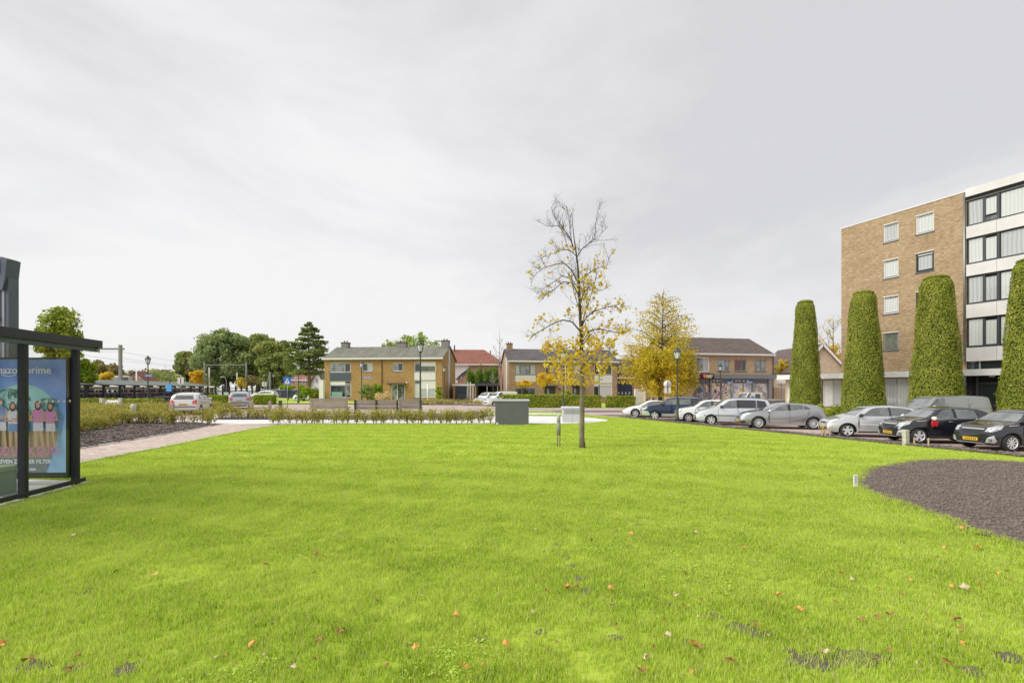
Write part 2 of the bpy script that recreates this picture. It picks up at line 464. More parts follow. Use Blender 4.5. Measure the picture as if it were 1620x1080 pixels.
M_taillight = mat('tail_light_glass', (0.48, 0.03, 0.04), 0.12, coat=1.0, col2=(0.66, 0.14, 0.13), scale=9)
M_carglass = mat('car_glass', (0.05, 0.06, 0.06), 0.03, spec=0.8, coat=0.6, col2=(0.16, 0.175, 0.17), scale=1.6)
M_carglass_dark = mat('tinted_car_glass', (0.02, 0.02, 0.024), 0.03, spec=0.8, coat=0.5)
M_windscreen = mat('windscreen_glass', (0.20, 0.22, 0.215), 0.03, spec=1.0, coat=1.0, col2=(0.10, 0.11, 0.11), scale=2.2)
M_trim = mat('black_car_trim', (0.022, 0.022, 0.024), 0.55)
M_seam = mat('panel_gap', (0.02, 0.02, 0.022), 0.8)
M_lampglass = mat('frosted_lamp_glass', (0.74, 0.76, 0.76), 0.2, coat=0.4)

M_topiary = leafmat('clipped_hedge_leaves', [(0.11, 0.15, 0.02), (0.19, 0.24, 0.025), (0.29, 0.33, 0.035), (0.40, 0.42, 0.05), (0.58, 0.55, 0.20)], 0.3, 1.3, 0.68, gain=1.12)
M_topcore = mat('hedge_interior_twigs', (0.028, 0.035, 0.012), 0.95, col2=(0.05, 0.055, 0.02), scale=6)
M_beech = leafmat('autumn_hedge_leaves', [(0.15, 0.20, 0.02), (0.26, 0.33, 0.035), (0.40, 0.43, 0.05), (0.44, 0.38, 0.07), (0.42, 0.26, 0.10), (0.32, 0.38, 0.06), (0.52, 0.42, 0.26)], 0.35, 0.8, 0.7, gain=1.1)
M_hedgegreen = leafmat('green_hedge_leaves', [(0.07, 0.12, 0.012), (0.17, 0.24, 0.02), (0.30, 0.34, 0.03), (0.46, 0.42, 0.06)], 0.3, 0.9, 0.6)
M_yellowleaf = leafmat('yellow_autumn_leaves', [(0.44, 0.40, 0.04), (0.66, 0.50, 0.03), (0.80, 0.60, 0.06), (0.72, 0.42, 0.05), (0.42, 0.38, 0.06)], 0.55, 1.5, 0.7, gain=1.15)
M_birchleaf = leafmat('birch_leaves', [(0.40, 0.38, 0.04), (0.58, 0.50, 0.04), (0.76, 0.60, 0.05), (0.78, 0.52, 0.06)], 0.45, 0.45, 0.5, gain=1.0)
M_yardleaf = leafmat('mixed_tree_leaves', [(0.20, 0.24, 0.03), (0.40, 0.36, 0.04), (0.60, 0.44, 0.05), (0.34, 0.20, 0.05)], 0.4, 0.8, 0.6)
M_green1 = leafmat('grey_green_tree_leaves', [(0.13, 0.19, 0.08), (0.20, 0.27, 0.10), (0.28, 0.34, 0.12), (0.36, 0.39, 0.13)], 0.35, 0.16, 0.45)
M_green2 = leafmat('deep_green_tree_leaves', [(0.13, 0.18, 0.05), (0.20, 0.26, 0.07), (0.29, 0.32, 0.085), (0.40, 0.36, 0.11)], 0.35, 0.16, 0.45)
M_brownleaf = leafmat('brown_green_tree_leaves', [(0.12, 0.10, 0.04), (0.20, 0.18, 0.06), (0.27, 0.22, 0.08), (0.16, 0.18, 0.06)], 0.25, 0.2, 0.5)
M_brightgreen = leafmat('bright_green_leaves', [(0.12, 0.20, 0.015), (0.22, 0.32, 0.02), (0.36, 0.42, 0.03)], 0.4, 0.7, 0.6)
M_pine = leafmat('pine_needles', [(0.10, 0.15, 0.045), (0.18, 0.24, 0.06), (0.30, 0.34, 0.10)], 0.3, 0.5, 0.6)
M_thuja = leafmat('thuja_foliage', [(0.07, 0.15, 0.015), (0.14, 0.25, 0.03), (0.22, 0.33, 0.04)], 0.35, 0.8, 0.6)
M_pink = leafmat('hydrangea_flowers', [(0.60, 0.30, 0.26), (0.66, 0.42, 0.30), (0.5, 0.45, 0.2), (0.3, 0.35, 0.08)], 0.2, 1, 0.8)
M_redleaf = leafmat('russet_leaves', [(0.22, 0.05, 0.03), (0.32, 0.10, 0.05), (0.30, 0.16, 0.06)], 0.3, 1, 0.7)
# ================================================================== GROUND
def flatground(name, x0, x1, y0, y1, res, z, material):
    xs = np.arange(x0, x1+0.01, res); ys = np.arange(y0, y1+0.01, res)
    X, Y = np.meshgrid(xs, ys)
    t = np.clip((((X-ROW0[0])*0.9375 + (Y-ROW0[1])*0.348) + 8.0)/6.5, 0, 1)
    Z = -0.45*t*t*(3-2*t) + z
    v = np.stack([X, Y, Z], -1).reshape(-1, 3)
    nx, ny = len(xs), len(ys)
    i = (np.arange(ny-1)[:, None]*nx + np.arange(nx-1)[None]).ravel()
    q = np.stack([i, i+1, i+1+nx, i+nx], 1)
    me = rawmesh(name, v, q, material); boxuv(me)
    return struct(obj(name, me))
g0 = MB().box(-1500, 1500, -40, 2500, -1.4, -0.60).build('terrain', M_terrain); struct(g0)
flatground('road', -90, 90, -4, 125, 1.0, -0.03, M_paver)

LAWN = [(-7.02, -3), (-7.10, 5), (-7.35, 6.66), (-7.62, 8.62), (-9.35, 8.95), (-9.85, 10.8), (-10.0, 12.1), (-10.2, 14.1), (-10.75, 17.7),
        (-11.05, 20.8), (-10.95, 21.9), (-10.3, 22.55), (-9.0, 22.8), (-1.0, 22.85), (0.3, 22.9), (2.0, 22.75), (3.8, 23.3), (5.0, 24.5), (5.5, 26.0),
        (5.0, 28.0), (3.9, 29.4), (1.2, 30.2), (-1.0, 30.3), (-1.3, 30.8), (3.4, 31.4), (3.6, 33.6), (-1.5, 34.4), (-2.0, 35.6), (9.2, 35.4)]
for yy in (34, 30, 26, 22, 19, 16, 12, 6, 1, -3):
    LAWN.append((ROW0[0] - 1.75 + (16.4 - yy)*0.3712, yy))
def lawnmat():
    m = bpy.data.materials.new('lawn_grass_ground'); m.use_nodes = True
    n = m.node_tree; b = n.nodes['Principled BSDF']
    g = n.nodes.new('ShaderNodeNewGeometry')
    z = n.nodes.new('ShaderNodeTexNoise'); z.inputs['Scale'].default_value = 0.55; z.inputs['Detail'].default_value = 5; z.inputs['Roughness'].default_value = 0.6
    z2 = n.nodes.new('ShaderNodeTexNoise'); z2.inputs['Scale'].default_value = 14; z2.inputs['Detail'].default_value = 6; z2.inputs['Roughness'].default_value = 0.75
    r = n.nodes.new('ShaderNodeValToRGB'); e = r.color_ramp.elements
    e[0].position = 0.33; e[0].color = (0.32, 0.46, 0.03, 1); e[1].position = 0.66; e[1].color = (0.46, 0.56, 0.06, 1)
    r2 = n.nodes.new('ShaderNodeValToRGB'); e = r2.color_ramp.elements
    e[0].position = 0.32; e[0].color = (0.40, 0.38, 0.22, 1); e[1].position = 0.50; e[1].color = (1, 1, 1, 1)
    mx = n.nodes.new('ShaderNodeMix'); mx.data_type = 'RGBA'; mx.blend_type = 'MULTIPLY'; mx.inputs[0].default_value = 0.75
    L = n.links.new
    L(g.outputs['Position'], z.inputs[0]); L(g.outputs['Position'], z2.inputs[0]); L(z.outputs['Fac'], r.inputs[0]); L(z2.outputs['Fac'], r2.inputs[0])
    L(r.outputs[0], mx.inputs[6]); L(r2.outputs[0], mx.inputs[7]); L(mx.outputs[2], b.inputs['Base Color'])
    b.inputs['Roughness'].default_value = 0.9
    bp = n.nodes.new('ShaderNodeBump'); bp.inputs['Strength'].default_value = 0.6; bp.inputs['Distance'].default_value = 0.03
    L(z2.outputs['Fac'], bp.inputs['Height']); L(bp.outputs[0], b.inputs['Normal'])
    return m
M_lawn = lawnmat()
sheet('lawn', LAWN, 0.0, M_lawn)
SOIL = [(6.05, 8.25), (6.7, 9.0), (7.6, 9.9), (8.9, 10.7), (10.2, 11.15), (11.6, 11.0), (13.0, 10.3), (13.6, 8.6), (13.2, 6.2), (11.6, 4.2), (9.0, 3.6), (6.6, 4.0),
        (5.55, 4.8), (5.4, 5.5), (5.62, 6.3), (5.72, 7.2)]
def smooth_poly(p, n=5, jit=0.0):
    out = []; k = len(p)
    for i in range(k):
        a, b, c, d = [Vector((*p[(i+j-1) % k], 0)) for j in range(4)]
        for t in np.linspace(0, 1, n, endpoint=False):
            q = 0.5*((2*b) + (c-a)*t + (2*a-5*b+4*c-d)*t*t + (3*b-a-3*c+d)*t**3)
            out.append((q.x + random.gauss(0, jit), q.y + random.gauss(0, jit)))
    return out
SOILS = smooth_poly(SOIL, 12, 0.055)
sheet('soil_bed', SOILS, 0.035, M_soil, 0.5)
# strip of bare earth between lawn and parked cars
strip = [(ROW0[0]-1.78+(16.4-y)*0.3712 + random.gauss(0, 0.05), y) for y in np.arange(-3, 37.5, 0.5)]
strip2 = [(ROW0[0]-1.12+(16.4-y)*0.3712, y) for y in np.arange(37, -3.1, -1.0)]
sheet('earth_strip', strip + strip2, 0.045, M_mulch)
sheet('parking_area', [(ROW0[0]-1.0+(16.4-y)*0.3712, y) for y in (-3, 10, 20, 30, 37.6)] + [(15.2, 38.6), (33, -3)], -0.012, M_paver)
# footpath on the left
PATH_L = [(-10.9, 22.4), (-11.05, 20.8), (-10.75, 17.7), (-10.2, 14.1), (-10.0, 12.1), (-9.85, 10.8), (-9.35, 8.95), (-9.0, 6.0), (-11.6, 6.0), (-12.3, 13.4), (-12.75, 16.25), (-13.4, 19.6), (-13.9, 21.6), (-14.0, 22.6)]
sheet('footpath', PATH_L, 0.015, M_paver2)
kb = MB()
for a, b in zip(PATH_L[:8], PATH_L[1:8]):
    kb.bar((a[0]-0.03, a[1], G(*a)+0.0), (b[0]-0.03, b[1], G(*b)+0.0), 0.07, 0.09)
for a, b in zip(PATH_L[8:13], PATH_L[9:13]):
    kb.bar((a[0], a[1], G(*a)+0.0), (b[0], b[1], G(*b)+0.0), 0.08, 0.09)
struct(kb.build('path_edging', M_concrete))
CONC = [(-14.05, 22.75), (-11.3, 22.9), (-1.1, 23.15), (0.3, 22.98), (2.0, 22.83), (3.75, 23.4), (4.9, 24.6), (5.4, 26.0), (4.9, 27.9), (3.8, 29.3), (1.2, 30.05), (-1.3, 30.1), (-2.4, 26.5), (-17, 26.3), (-24, 27.2), (-24.3, 25.4), (-16.5, 24.4)]
sheet('concrete_path', CONC, 0.01, M_conc_path)
sheet('concrete_path', [(3.3, 31.5), (3.5, 33.5), (-1.4, 34.2), (-1.3, 30.9)], 0.01, M_conc_path)
sheet('mulch_bed', [(-12.33, 12), (-12.36, 13.4), (-12.8, 16.25), (-13.45, 19.6), (-13.95, 21.6), (-14.1, 22.65), (-16.6, 24.2), (-24, 25.2), (-36, 27), (-36, 8), (-20, 8), (-12.2, 8)], 0.03, M_mulch)
sheet('planting_bed', [(-17.0, 26.5), (-2.5, 26.7), (-1.5, 30.5), (-2.1, 35.3), (-3, 36), (-4.6, 33), (-8, 30.5), (-17, 29.2), (-17.6, 28)], 0.03, M_mulch)
sheet('planting_bed', [(-27, 28.5), (-23.6, 31.0), (-22.2, 34), (-22.3, 40.5), (-60, 40.5), (-60, 28.5)], 0.03, M_mulch)
# pavement and kerb in front of the hedged gardens, gardens themselves
sheet('pavement', [(-5.5, 50.5), (70, 50.5), (70, 53.6), (-5.5, 53.6)], 0.06, M_paver2)
struct(MB().box(-5.5, 70, 50.35, 50.5, -0.6, -0.34).build('kerb', M_concrete))
sheet('road_verge', [(2.0, 45.6), (12.0, 45.6), (16, 46.3), (12, 47.0), (4, 47.1)], 0.02, M_mulch)
sheet('road_verge', [(5.0, 38.4), (9.0, 37.6), (14.5, 38.9), (8.5, 39.5)], 0.02, M_mulch)
sheet('garden', [(-1.6, 53.7), (17, 53.7), (17, 72), (-1.6, 72)], 0.05, M_lawn, 2)
sheet('garden', [(-33, 56.0), (-10.5, 55.0), (-8.3, 58), (-8.0, 67), (-34, 69)], 0.06, M_lawn, 2)
sheet('garden', [(-46, 70), (-33, 62), (-33, 80), (-46, 92)], 0.06, M_lawn, 2)
sheet('driveway', [(-8.3, 55.0), (-2.0, 53.7), (-1.8, 75), (-9.5, 75)], 0.055, M_paver)
sheet('planting_bed', [(-14, 53.0), (-10.4, 52.6), (-3.0, 51.9), (-3.2, 52.4), (-8.5, 54.6), (-10.6, 55.6), (-14, 56)], 0.075, M_mulch)
# grass verge and hedge bed behind the parked cars
def rowpt(s, t):   # s metres right of the wheel line, t metres along it
    return (ROW0[0] + 0.9375*s - 0.348*t, ROW0[1] + 0.348*s + 0.9375*t)
sheet('hedge_verge', [rowpt(8.2, -10), rowpt(8.2, 21.5), rowpt(9.0, 23.2), rowpt(12.6, 23.2), rowpt(12.6, -10)], 0.05, M_lawn)
kbm = MB()
for t in range(-10, 22, 2):
    a, b = rowpt(8.1, t), rowpt(8.1, t+2); kbm.bar((a[0], a[1], -0.45), (b[0], b[1], -0.45), 0.12, 0.24)
struct(kbm.build('kerb', M_concrete))
# low brick-edged kerb behind the benches
struct(MB().box(-22, -1.8, 37.6, 37.8, -0.5, 0.10).build('kerb', M_concrete))
kb2 = MB()
for x in np.arange(-2.5, 9.0, 1.0): kb2.bar((x, 36.0, G(x, 36)+0.03), (x+1, 36.0, G(x+1, 36)+0.03), 0.12, 0.12)
struct(kb2.build('kerb', M_concrete))

# ================================================================== FACADES
class Facade:
    """a building front: local x runs right along it, local y into the building, z up from sea level of the scene"""
    def __init__(s, p0, ang):
        s.p = Vector((p0[0], p0[1], 0)); s.a = ang; s.c = math.cos(ang); s.s = math.sin(ang)
    def pt(s, px, py, off=0.0):
        # intersection of the view ray with the front plane moved `off` metres into the building
        k = (px - 810)/F_PX
        nx, ny = -s.s, s.c
        d = s.p.x*nx + s.p.y*ny + off
        Y = d/(k*nx + ny); X = k*Y
        return ((X - s.p.x)*s.c + (Y - s.p.y)*s.s, EYE - (py - HOR)*Y/F_PX)
    def rect(s, x0, x1, y0, y1, off=0.0):
        a = s.pt(x0, (y0+y1)/2, off)[0]; b = s.pt(x1, (y0+y1)/2, off)[0]
        m = (x0+x1)/2
        return a, b, s.pt(m, y1, off)[1], s.pt(m, y0, off)[1]

def wall(mb, x0, x1, z0, z1, holes, depth=0.12, y=0.0):
    """front plane with window openings and their reveals"""
    xs = sorted({x0, x1, *[h[0] for h in holes], *[h[1] for h in holes]}); zs = sorted({z0, z1, *[h[2] for h in holes], *[h[3] for h in holes]})
    for i in range(len(xs)-1):
        for j in range(len(zs)-1):
            cx, cz = (xs[i]+xs[i+1])/2, (zs[j]+zs[j+1])/2
            if any(h[0] < cx < h[1] and h[2] < cz < h[3] for h in holes): continue
            mb.quad((xs[i], y, zs[j]), (xs[i+1], y, zs[j]), (xs[i+1], y, zs[j+1]), (xs[i], y, zs[j+1]))
    for a, b, c, d in holes:
        e = y+depth
        mb.quad((a, y, c), (b, y, c), (b, e, c), (a, e, c)); mb.quad((a, y, d), (a, e, d), (b, e, d), (b, y, d))
        mb.quad((a, y, c), (a, e, c), (a, e, d), (a, y, d)); mb.quad((b, y, c), (b, y, d), (b, e, d), (b, e, c))

def window(root, r, panes, fm, fw=0.07, y=0.06, sill=True, name='window', bars=()):
    """panes: (x0,x1,z0,z1 as fractions, material). frame = outer ring plus a ring round every pane"""
    x0, x1, z0, z1 = r; w, h = x1-x0, z1-z0
    m = MB().mi(fm)
    m.box(x0, x1, y, y+0.07, z0, z0+fw); m.box(x0, x1, y, y+0.07, z1-fw, z1)
    m.box(x0, x0+fw, y, y+0.07, z0+fw, z1-fw); m.box(x1-fw, x1, y, y+0.07, z0+fw, z1-fw)
    o = m.build(name, None, root)
    fr = fw*0.45
    for a, b, c, d, pm in panes:
        X0, X1 = x0+a*w, x0+b*w; Z0, Z1 = z0+c*h, z0+d*h
        f = MB().mi(fm)
        f.box(X0, X1, y+0.012, y+0.06, Z0, Z0+fr); f.box(X0, X1, y+0.012, y+0.06, Z1-fr, Z1)
        f.box(X0, X0+fr, y+0.012, y+0.06, Z0+fr, Z1-fr); f.box(X1-fr, X1, y+0.012, y+0.06, Z0+fr, Z1-fr)
        f.build('frame', None, o)
        MB().box(X0+fr, X1-fr, y+0.035, y+0.055, Z0+fr, Z1-fr).build('pane', pm, o)
    if sill:
        MB().box(x0-0.04, x1+0.04, -0.05, y, z0-0.07, z0-0.005).build('sill', M_slate, o)
    return o

# ================================================================== APARTMENT BUILDING
APT_A = math.atan2(-0.913, 0.407)
apt = Facade((27.44, 38.97), APT_A)
t = thing('apartment_building', 'five storey sand brick apartment block with white banded window front at the right edge', 'apartment building', (27.44, 38.97, 0), APT_A)
BR = 8.05                       # width of the brick part
TOP = 15.05
def W(px, yt, yb):               # brick-part window from its pixel box centre
    return apt
holes = []; specs = []
rowsL = [(354.7, 382.0), (411.5, 439.5), (469.5, 496.0), (527.0, 553.5)]
zc = []
a0 = apt.pt(1397.5, 400)[0]; a1 = apt.pt(1421.5, 400)[0]; b0 = apt.pt(1449, 400)[0]; b1 = apt.pt(1477.5, 400)[0]
for k in range(4):
    ztop = apt.pt(1409, rowsL[k][0]-0.5)[1]; zbot = apt.pt(1409, rowsL[k][1])[1]
    zc.append((zbot, ztop))
    holes.append((a0, a1, zbot, ztop)); holes.append((b0, b1, zbot, ztop))
m = MB().mi(M_brick_apt)
wall(m, 0, BR, -0.6, TOP, holes, 0.16)
m.quad((0, 0, -0.6), (0, 0, TOP), (0, 11, TOP), (0, 11, -0.6)); m.quad((BR, 0, -0.6), (BR, 0.3, -0.6), (BR, 0.3, TOP), (BR, 0, TOP))
m.quad((0, 11, -0.6), (0, 11, TOP), (30, 11, TOP), (30, 11, -0.6)); m.quad((30, 0, -0.6), (30, 11, -0.6), (30, 11, TOP), (30, 0, TOP))
m.build('wall', None, t)
MB().mi(M_offwhite).box(-0.04, BR+0.0, -0.04, 0.25, TOP, TOP+0.07).box(-0.04, 0.2, 0.25, 11, TOP, TOP+0.07).build('wall_coping', None, t)
MB().mi(M_roof_dark).box(0.2, 30, 0.3, 11, TOP-0.3, TOP-0.05).build('roof', None, t)
gl = [M_curtain2, M_curtain, M_curtain, M_garden_reflection]; gr = [M_curtain, M_curtain2, M_curtain, M_curtain2]
for k in range(4):
    window(t, (a0, a1, *zc[k]), [(0.09, 0.91, 0.09, 0.91, gl[k])], M_winframe if k < 3 else M_greyframe, 0.06, 0.05)
    fm = M_winframe if k == 0 else M_darkframe
    window(t, (b0, b1, *zc[k]), [(0.09, 0.91, 0.09, 0.84 if k else 0.91, gr[k])] + ([(0.06, 0.94, 0.85, 0.97, M_blind)] if k else []), fm, 0.07, 0.05)
    o = MB().box(a0-0.03, a1+0.03, -0.03, 0.05, zc[k][1], zc[k][1]+0.06).build('lintel_flashing', M_offwhite, t)
    o = MB().box(b0-0.03, b1+0.03, -0.03, 0.05, zc[k][1], zc[k][1]+0.06).build('lintel_flashing', M_offwhite, t)
# banded part
X0 = BR + 0.03
MB().mi(M_panel).box(X0, 30, -0.22, 0.10, TOP-0.42, TOP+0.12).build('roof_edge', None, t)
MB().mi(M_recess_shade).box(X0, 30, -0.12, 0.10, TOP-0.60, TOP-0.43).build('roof_edge_shadow_gap', None, t)
def bandz(py): return apt.pt(1545, py)[1]
rows = [(317, 355), (377.5, 416), (438, 480), (505, 548.5)]     # window tops and bottoms read at px 1545
xdoor0, xdoor1 = apt.pt(1556, 400)[0], apt.pt(1580, 400)[0]
zprev = None
for k, (yt, yb) in enumerate(rows):
    zt, zb = bandz(yt - 2.5), bandz(yb)
    if k: zt = zprev - 1.0*0 - 0.0 if False else zt
    # ribbon of windows
    x = X0
    segs = []
    unit = [1.0]
    xa = apt.pt(1533, 400)[0]
    cuts = [X0 + 0.05, xdoor0, xdoor1, xdoor1 + 2.9, xdoor1 + 4.1, xdoor1 + 5.2, xdoor1 + 8.1, xdoor1 + 9.3, xdoor1 + 10.4, xdoor1 + 13.3, xdoor1 + 14.5]
    for q in range(len(cuts)-1):
        c0, c1 = cuts[q], cuts[q+1]
        pm = [M_curtain2, M_curtain, M_curtain, M_curtain, M_curtain2][(q + k*2) % 5]
        if q == 1: pan = [(0.10, 0.90, 0.26 if k == 0 else 0.05, 0.93 if k == 0 else 0.90, pm)] + ([(0.05, 0.95, 0.04, 0.22, M_glass2)] if k == 0 else [])
        else: pan = [(0.03, 0.97, 0.04, 0.96, pm)]
        window(t, (c0, c1, zb, zt), pan, M_darkframe if q != 1 or k != 1 else M_darkframe, 0.045 if q != 1 else 0.08, 0.0, sill=False)
    if zprev is not None:
        # spandrel panels between this row and the one above
        pe = [X0, xdoor1-0.05, xdoor1+4.1, xdoor1+8.2, xdoor1+12.3, 30]
        for a, b in zip(pe, pe[1:]):
            MB().box(a+0.008, b-0.008, -0.13, 0.10, zt+0.02, zprev-0.04).build('spandrel_panel', M_panel, t)
        MB().box(X0, 30, -0.02, 0.10, zprev-0.04, zprev).build('window_ledge', M_steel, t)
    else:
        MB().box(X0, 30, -0.06, 0.08, zt, TOP-0.6).build('head_strip', M_greyframe, t)
    MB().box(X0, 30, 0.10, 0.16, zb, zt).build('backing', M_recess_shade, t)
    zprev = zb
zt5 = bandz(571)
for a, b in zip(pe, pe[1:]):
    MB().box(a+0.008, b-0.008, -0.13, 0.10, zt5, zprev-0.04).build('spandrel_panel', M_panel, t)
zcan1 = apt.pt(1420, 587.5, -0.7)[1]; zcan0 = zcan1 - 0.42
MB().box(X0, 30, 0.10, 0.3, zcan1, zt5).build('transom_glazing', M_glass, t)
for x in (X0+0.6, X0+2.1, X0+3.8): MB().box(x, x+0.07, 0.02, 0.10, zcan1, zt5).build('mullion', M_greyframe, t)
MB().mi(M_white).box(apt.pt(1238, 600)[0]-0.02, 30, -0.75, 0.0 - 0.003, zcan0, zcan1).build('canopy', None, t)
MB().mi(M_brick_apt).box(-0.02, BR, -0.03, -0.003, zcan1+0.002, zcan1+0.28).build('brick_band', None, t)
MB().tube([(BR-0.08, -0.09, 3.5), (BR-0.08, -0.09, TOP-0.1)], 0.06, 8).build('downpipe', M_steel, t)
# ground floor: glazed fronts with curtains, dark entrance
ent0 = apt.pt(1530, 640)[0]; 
gf = []
def gfwin(pa, pb, mats, n):
    a = apt.pt(pa, 620)[0]; b = apt.pt(pb, 620)[0]
    r = (a, b, 0.1, zcan0-0.08)
    window(t, r, [((i+0.02)/n, (i+0.98)/n, 0.02, 0.98, mats[i % len(mats)]) for i in range(n)], M_winframe, 0.06, -0.05, sill=False)
gfwin(1399, 1440, [M_curtain2, M_curtain], 2)
gfwin(1440.5, 1500, [M_curtain, M_curtain2], 3)
MB().box(ent0, ent0+4.6, -0.002+0.0, 0.05, -0.5, zcan0-0.002).build('entrance_recess', M_recess_shade, t)
dr = MB().mi(M_darkframe).box(ent0+0.5, ent0+0.62, -0.10, -0.01, -0.4, zcan0-0.1).box(ent0+0.62, ent0+3.9, -0.10, -0.01, 2.05, 2.17).box(ent0+1.7, ent0+1.8, -0.10, -0.01, -0.4, 2.05).build('entrance_door', None, t)
MB().box(ent0+0.64, ent0+1.68, -0.07, -0.05, -0.35, 2.03).build('pane', M_glass, dr)
MB().box(ent0+1.82, ent0+3.8, -0.07, -0.05, -0.35, 2.03).build('pane', M_glass, dr)
MB().box(ent0+0.02, ent0+0.17, -0.62, -0.45, -0.5, zcan0-0.002).build('column', M_steel, t)
MB().box(ent0+1.3, ent0+1.55, -0.55, -0.35, zcan0-0.10, zcan0-0.003).build('ceiling_lamp', M_lampglass, t)
for k in range(2): MB().tube([(ent0+1.9, -0.12, 0.9), (ent0+1.9, -0.12, 1.15)], 0.02).build('door_handle', M_steel, t)
gw = [(ent0+5.4+i*4.0, ent0+8.6+i*4.0, 0.5, zcan0-0.25) for i in range(4)]
m = MB().mi(M_brick_apt); wall(m, ent0+4.61, 30, -0.6, zcan0-0.003, gw, 0.12, 0.02); m.build('ground_floor_wall', None, t)
for r_ in gw: window(t, r_, [(0.02, 0.49, 0.03, 0.97, M_curtain2), (0.51, 0.98, 0.03, 0.97, M_curtain)], M_winframe, 0.07, 0.08)
# low wing left of the block
wing = MB().mi(M_brick_pale)
wl = apt.pt(1238, 600)[0]
wing.box(wl, -0.01, 0.4, 9, -0.6, zcan0-0.002).build('wing_wall', None, t)
for pa, pb, n in ((1302.5, 1334, 2), (1246, 1300, 4)):
    a = apt.pt(pa, 620, 0.3)[0]; b = apt.pt(pb, 620, 0.3)[0]
    window(t, (a, b, 0.25, zcan0-0.12), [((i+0.02)/n, (i+0.98)/n, 0.02, 0.98, [M_white, M_curtain][i % 2]) for i in range(n)], M_winframe, 0.07, 0.29, sill=False)
MB().box(wl, -0.01, 0.0, 9, zcan0, zcan1-0.05).build('wing_roof', M_white, t)
# pale lean wall and sign plate further left
o = MB().mi(M_brick_pale).box(0, 3.6, 0, 0.3, -0.6, 1.95).mi(M_white).box(-0.03, 3.63, -0.03, 0.33, 1.95, 2.05).build('garden_wall', None, None, (34.3, 61.5, 0), R(8))
tag(o, 'pale brick garden wall with white coping between the shop and the first clipped cone hedge', 'garden wall')
o = MB().mi(M_white).box(-0.9, 0.9, 0, 0.12, 2.5, 3.25).mi(M_steel).box(-0.05, 0.05, 0.04, 0.08, -0.5, 2.5).build('sign_board', None, None, (34.6, 60.0, 0))
tag(o, 'plain white board on a post above the pale garden wall', 'sign board')

# ================================================================== HOUSES
def gable_house(t, f, Wd, D, ze, zr, wallm, roofm, holes, zbase=-0.6, ov=0.35, fascia=M_winframe, rd=None):
    """long house, ridge parallel to the front"""
    m = MB().mi(wallm)
    wall(m, 0, Wd, zbase, ze, holes, 0.12)
    rd = rd or D/2
    for x in (0, Wd):
        vs = [(x, 0, zbase), (x, D, zbase), (x, D, ze), (x, rd, zr-0.1), (x, 0, ze)]
        m.add(vs if x else vs[::-1], [(0, 1, 2, 3, 4)])
    m.quad((0, D, zbase), (0, D, ze), (Wd, D, ze), (Wd, D, zbase))
    w = m.build('wall', None, t)
    r = MB().mi(roofm)
    e = ov; s1 = (zr-ze)/rd; s2 = (zr-ze)/(D-rd)
    th = 0.14
    prof = [(-e, ze - s1*e), (rd, zr), (D+e, ze - s2*e), (D+e, ze - s2*e+th), (rd, zr+th), (-e, ze - s1*e+th)]
    vs = [(-e*0.6, p[0], p[1]) for p in prof] + [(Wd+e*0.6, p[0], p[1]) for p in prof]
    n = 6
    r.add(vs, [tuple(range(n))[::-1], tuple(range(n, 2*n))] + [(i, (i+1) % n, (i+1) % n+n, i+n) for i in range(n)])
    ro = r.build('roof', None, t)
    MB().box(-e*0.6, Wd+e*0.6, -e-0.12, -e, ze - s1*e-0.05, ze - s1*e+0.17).build('gutter', fascia, t)
    for x in (-e*0.6-0.04, Wd+e*0.6):
        b = MB(); vs = [(x, p[0], p[1]+0.02*0) for p in prof] + [(x+0.04, p[0], p[1]) for p in prof]
        b.add(vs, [tuple(range(n))[::-1], tuple(range(n, 2*n))] + [(i, (i+1) % n, (i+1) % n+n, i+n) for i in range(n)]); b.build('verge_board', M_darkframe, t)
    return ro
def chimney(ro, x0, x1, y0, y1, z0, z1, m1=None):
    c = MB().mi(m1 or M_brick_h2).box(x0, x1, y0, y1, z0, z1-0.12).build('chimney', None, ro)
    MB().mi(M_roof_dark).box(x0-0.06, x1+0.06, y0-0.06, y1+0.06, z1-0.12, z1).build('chimney_cap', None, c)
    for q in (0.3, 0.7):
        MB().lathe([(0.09, z1), (0.09, z1+0.25), (0.12, z1+0.27)], 8, Matrix.Translation((x0+(x1-x0)*q, (y0+y1)/2, 0))).build('chimney_pot', M_brick_red, c)

# ---- house with green felt roof
A1 = math.atan2(66.9-68.6, 17.56)
H1 = Facade((-27.5, 68.6), A1)
t = thing('semi_detached_house', 'yellow brick semi-detached pair with mossy grey roof behind the wooden benches', 'house', (-27.5, 68.6, 0), A1)
hr = {}
c1 = lambda x0, x1, y0, y1, f=H1: f.rect(500+x0/7.364, 500+x1/7.364, 530+y0/7.364, 530+y1/7.364)
w_ul = c1(160, 405, 320, 435); p_l = c1(160, 405, 440, 530); w_ll = c1(160, 408, 535, 728)
w_s1 = c1(540, 655, 325, 425); w_s2 = c1(893, 1013, 322, 422); dr1 = c1(880, 1030, 572, 752)
w_ur = c1(1145, 1393, 310, 430); p_r = c1(1145, 1393, 435, 522); w_lr = c1(1145, 1393, 525, 728)
WD = 17.6
ze = 6.25
ro = gable_house(t, H1, WD, 8.6, ze, 8.15, M_brick_h, M_roof_green, [w_ul, w_ll, w_s1, w_s2, dr1, w_ur, w_lr])
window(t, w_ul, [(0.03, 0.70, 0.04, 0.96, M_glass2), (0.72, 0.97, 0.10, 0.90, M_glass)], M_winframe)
MB().box(p_l[0], p_l[1], -0.04, -0.003, p_l[2], p_l[3]).build('cladding_panel', M_slate, t)
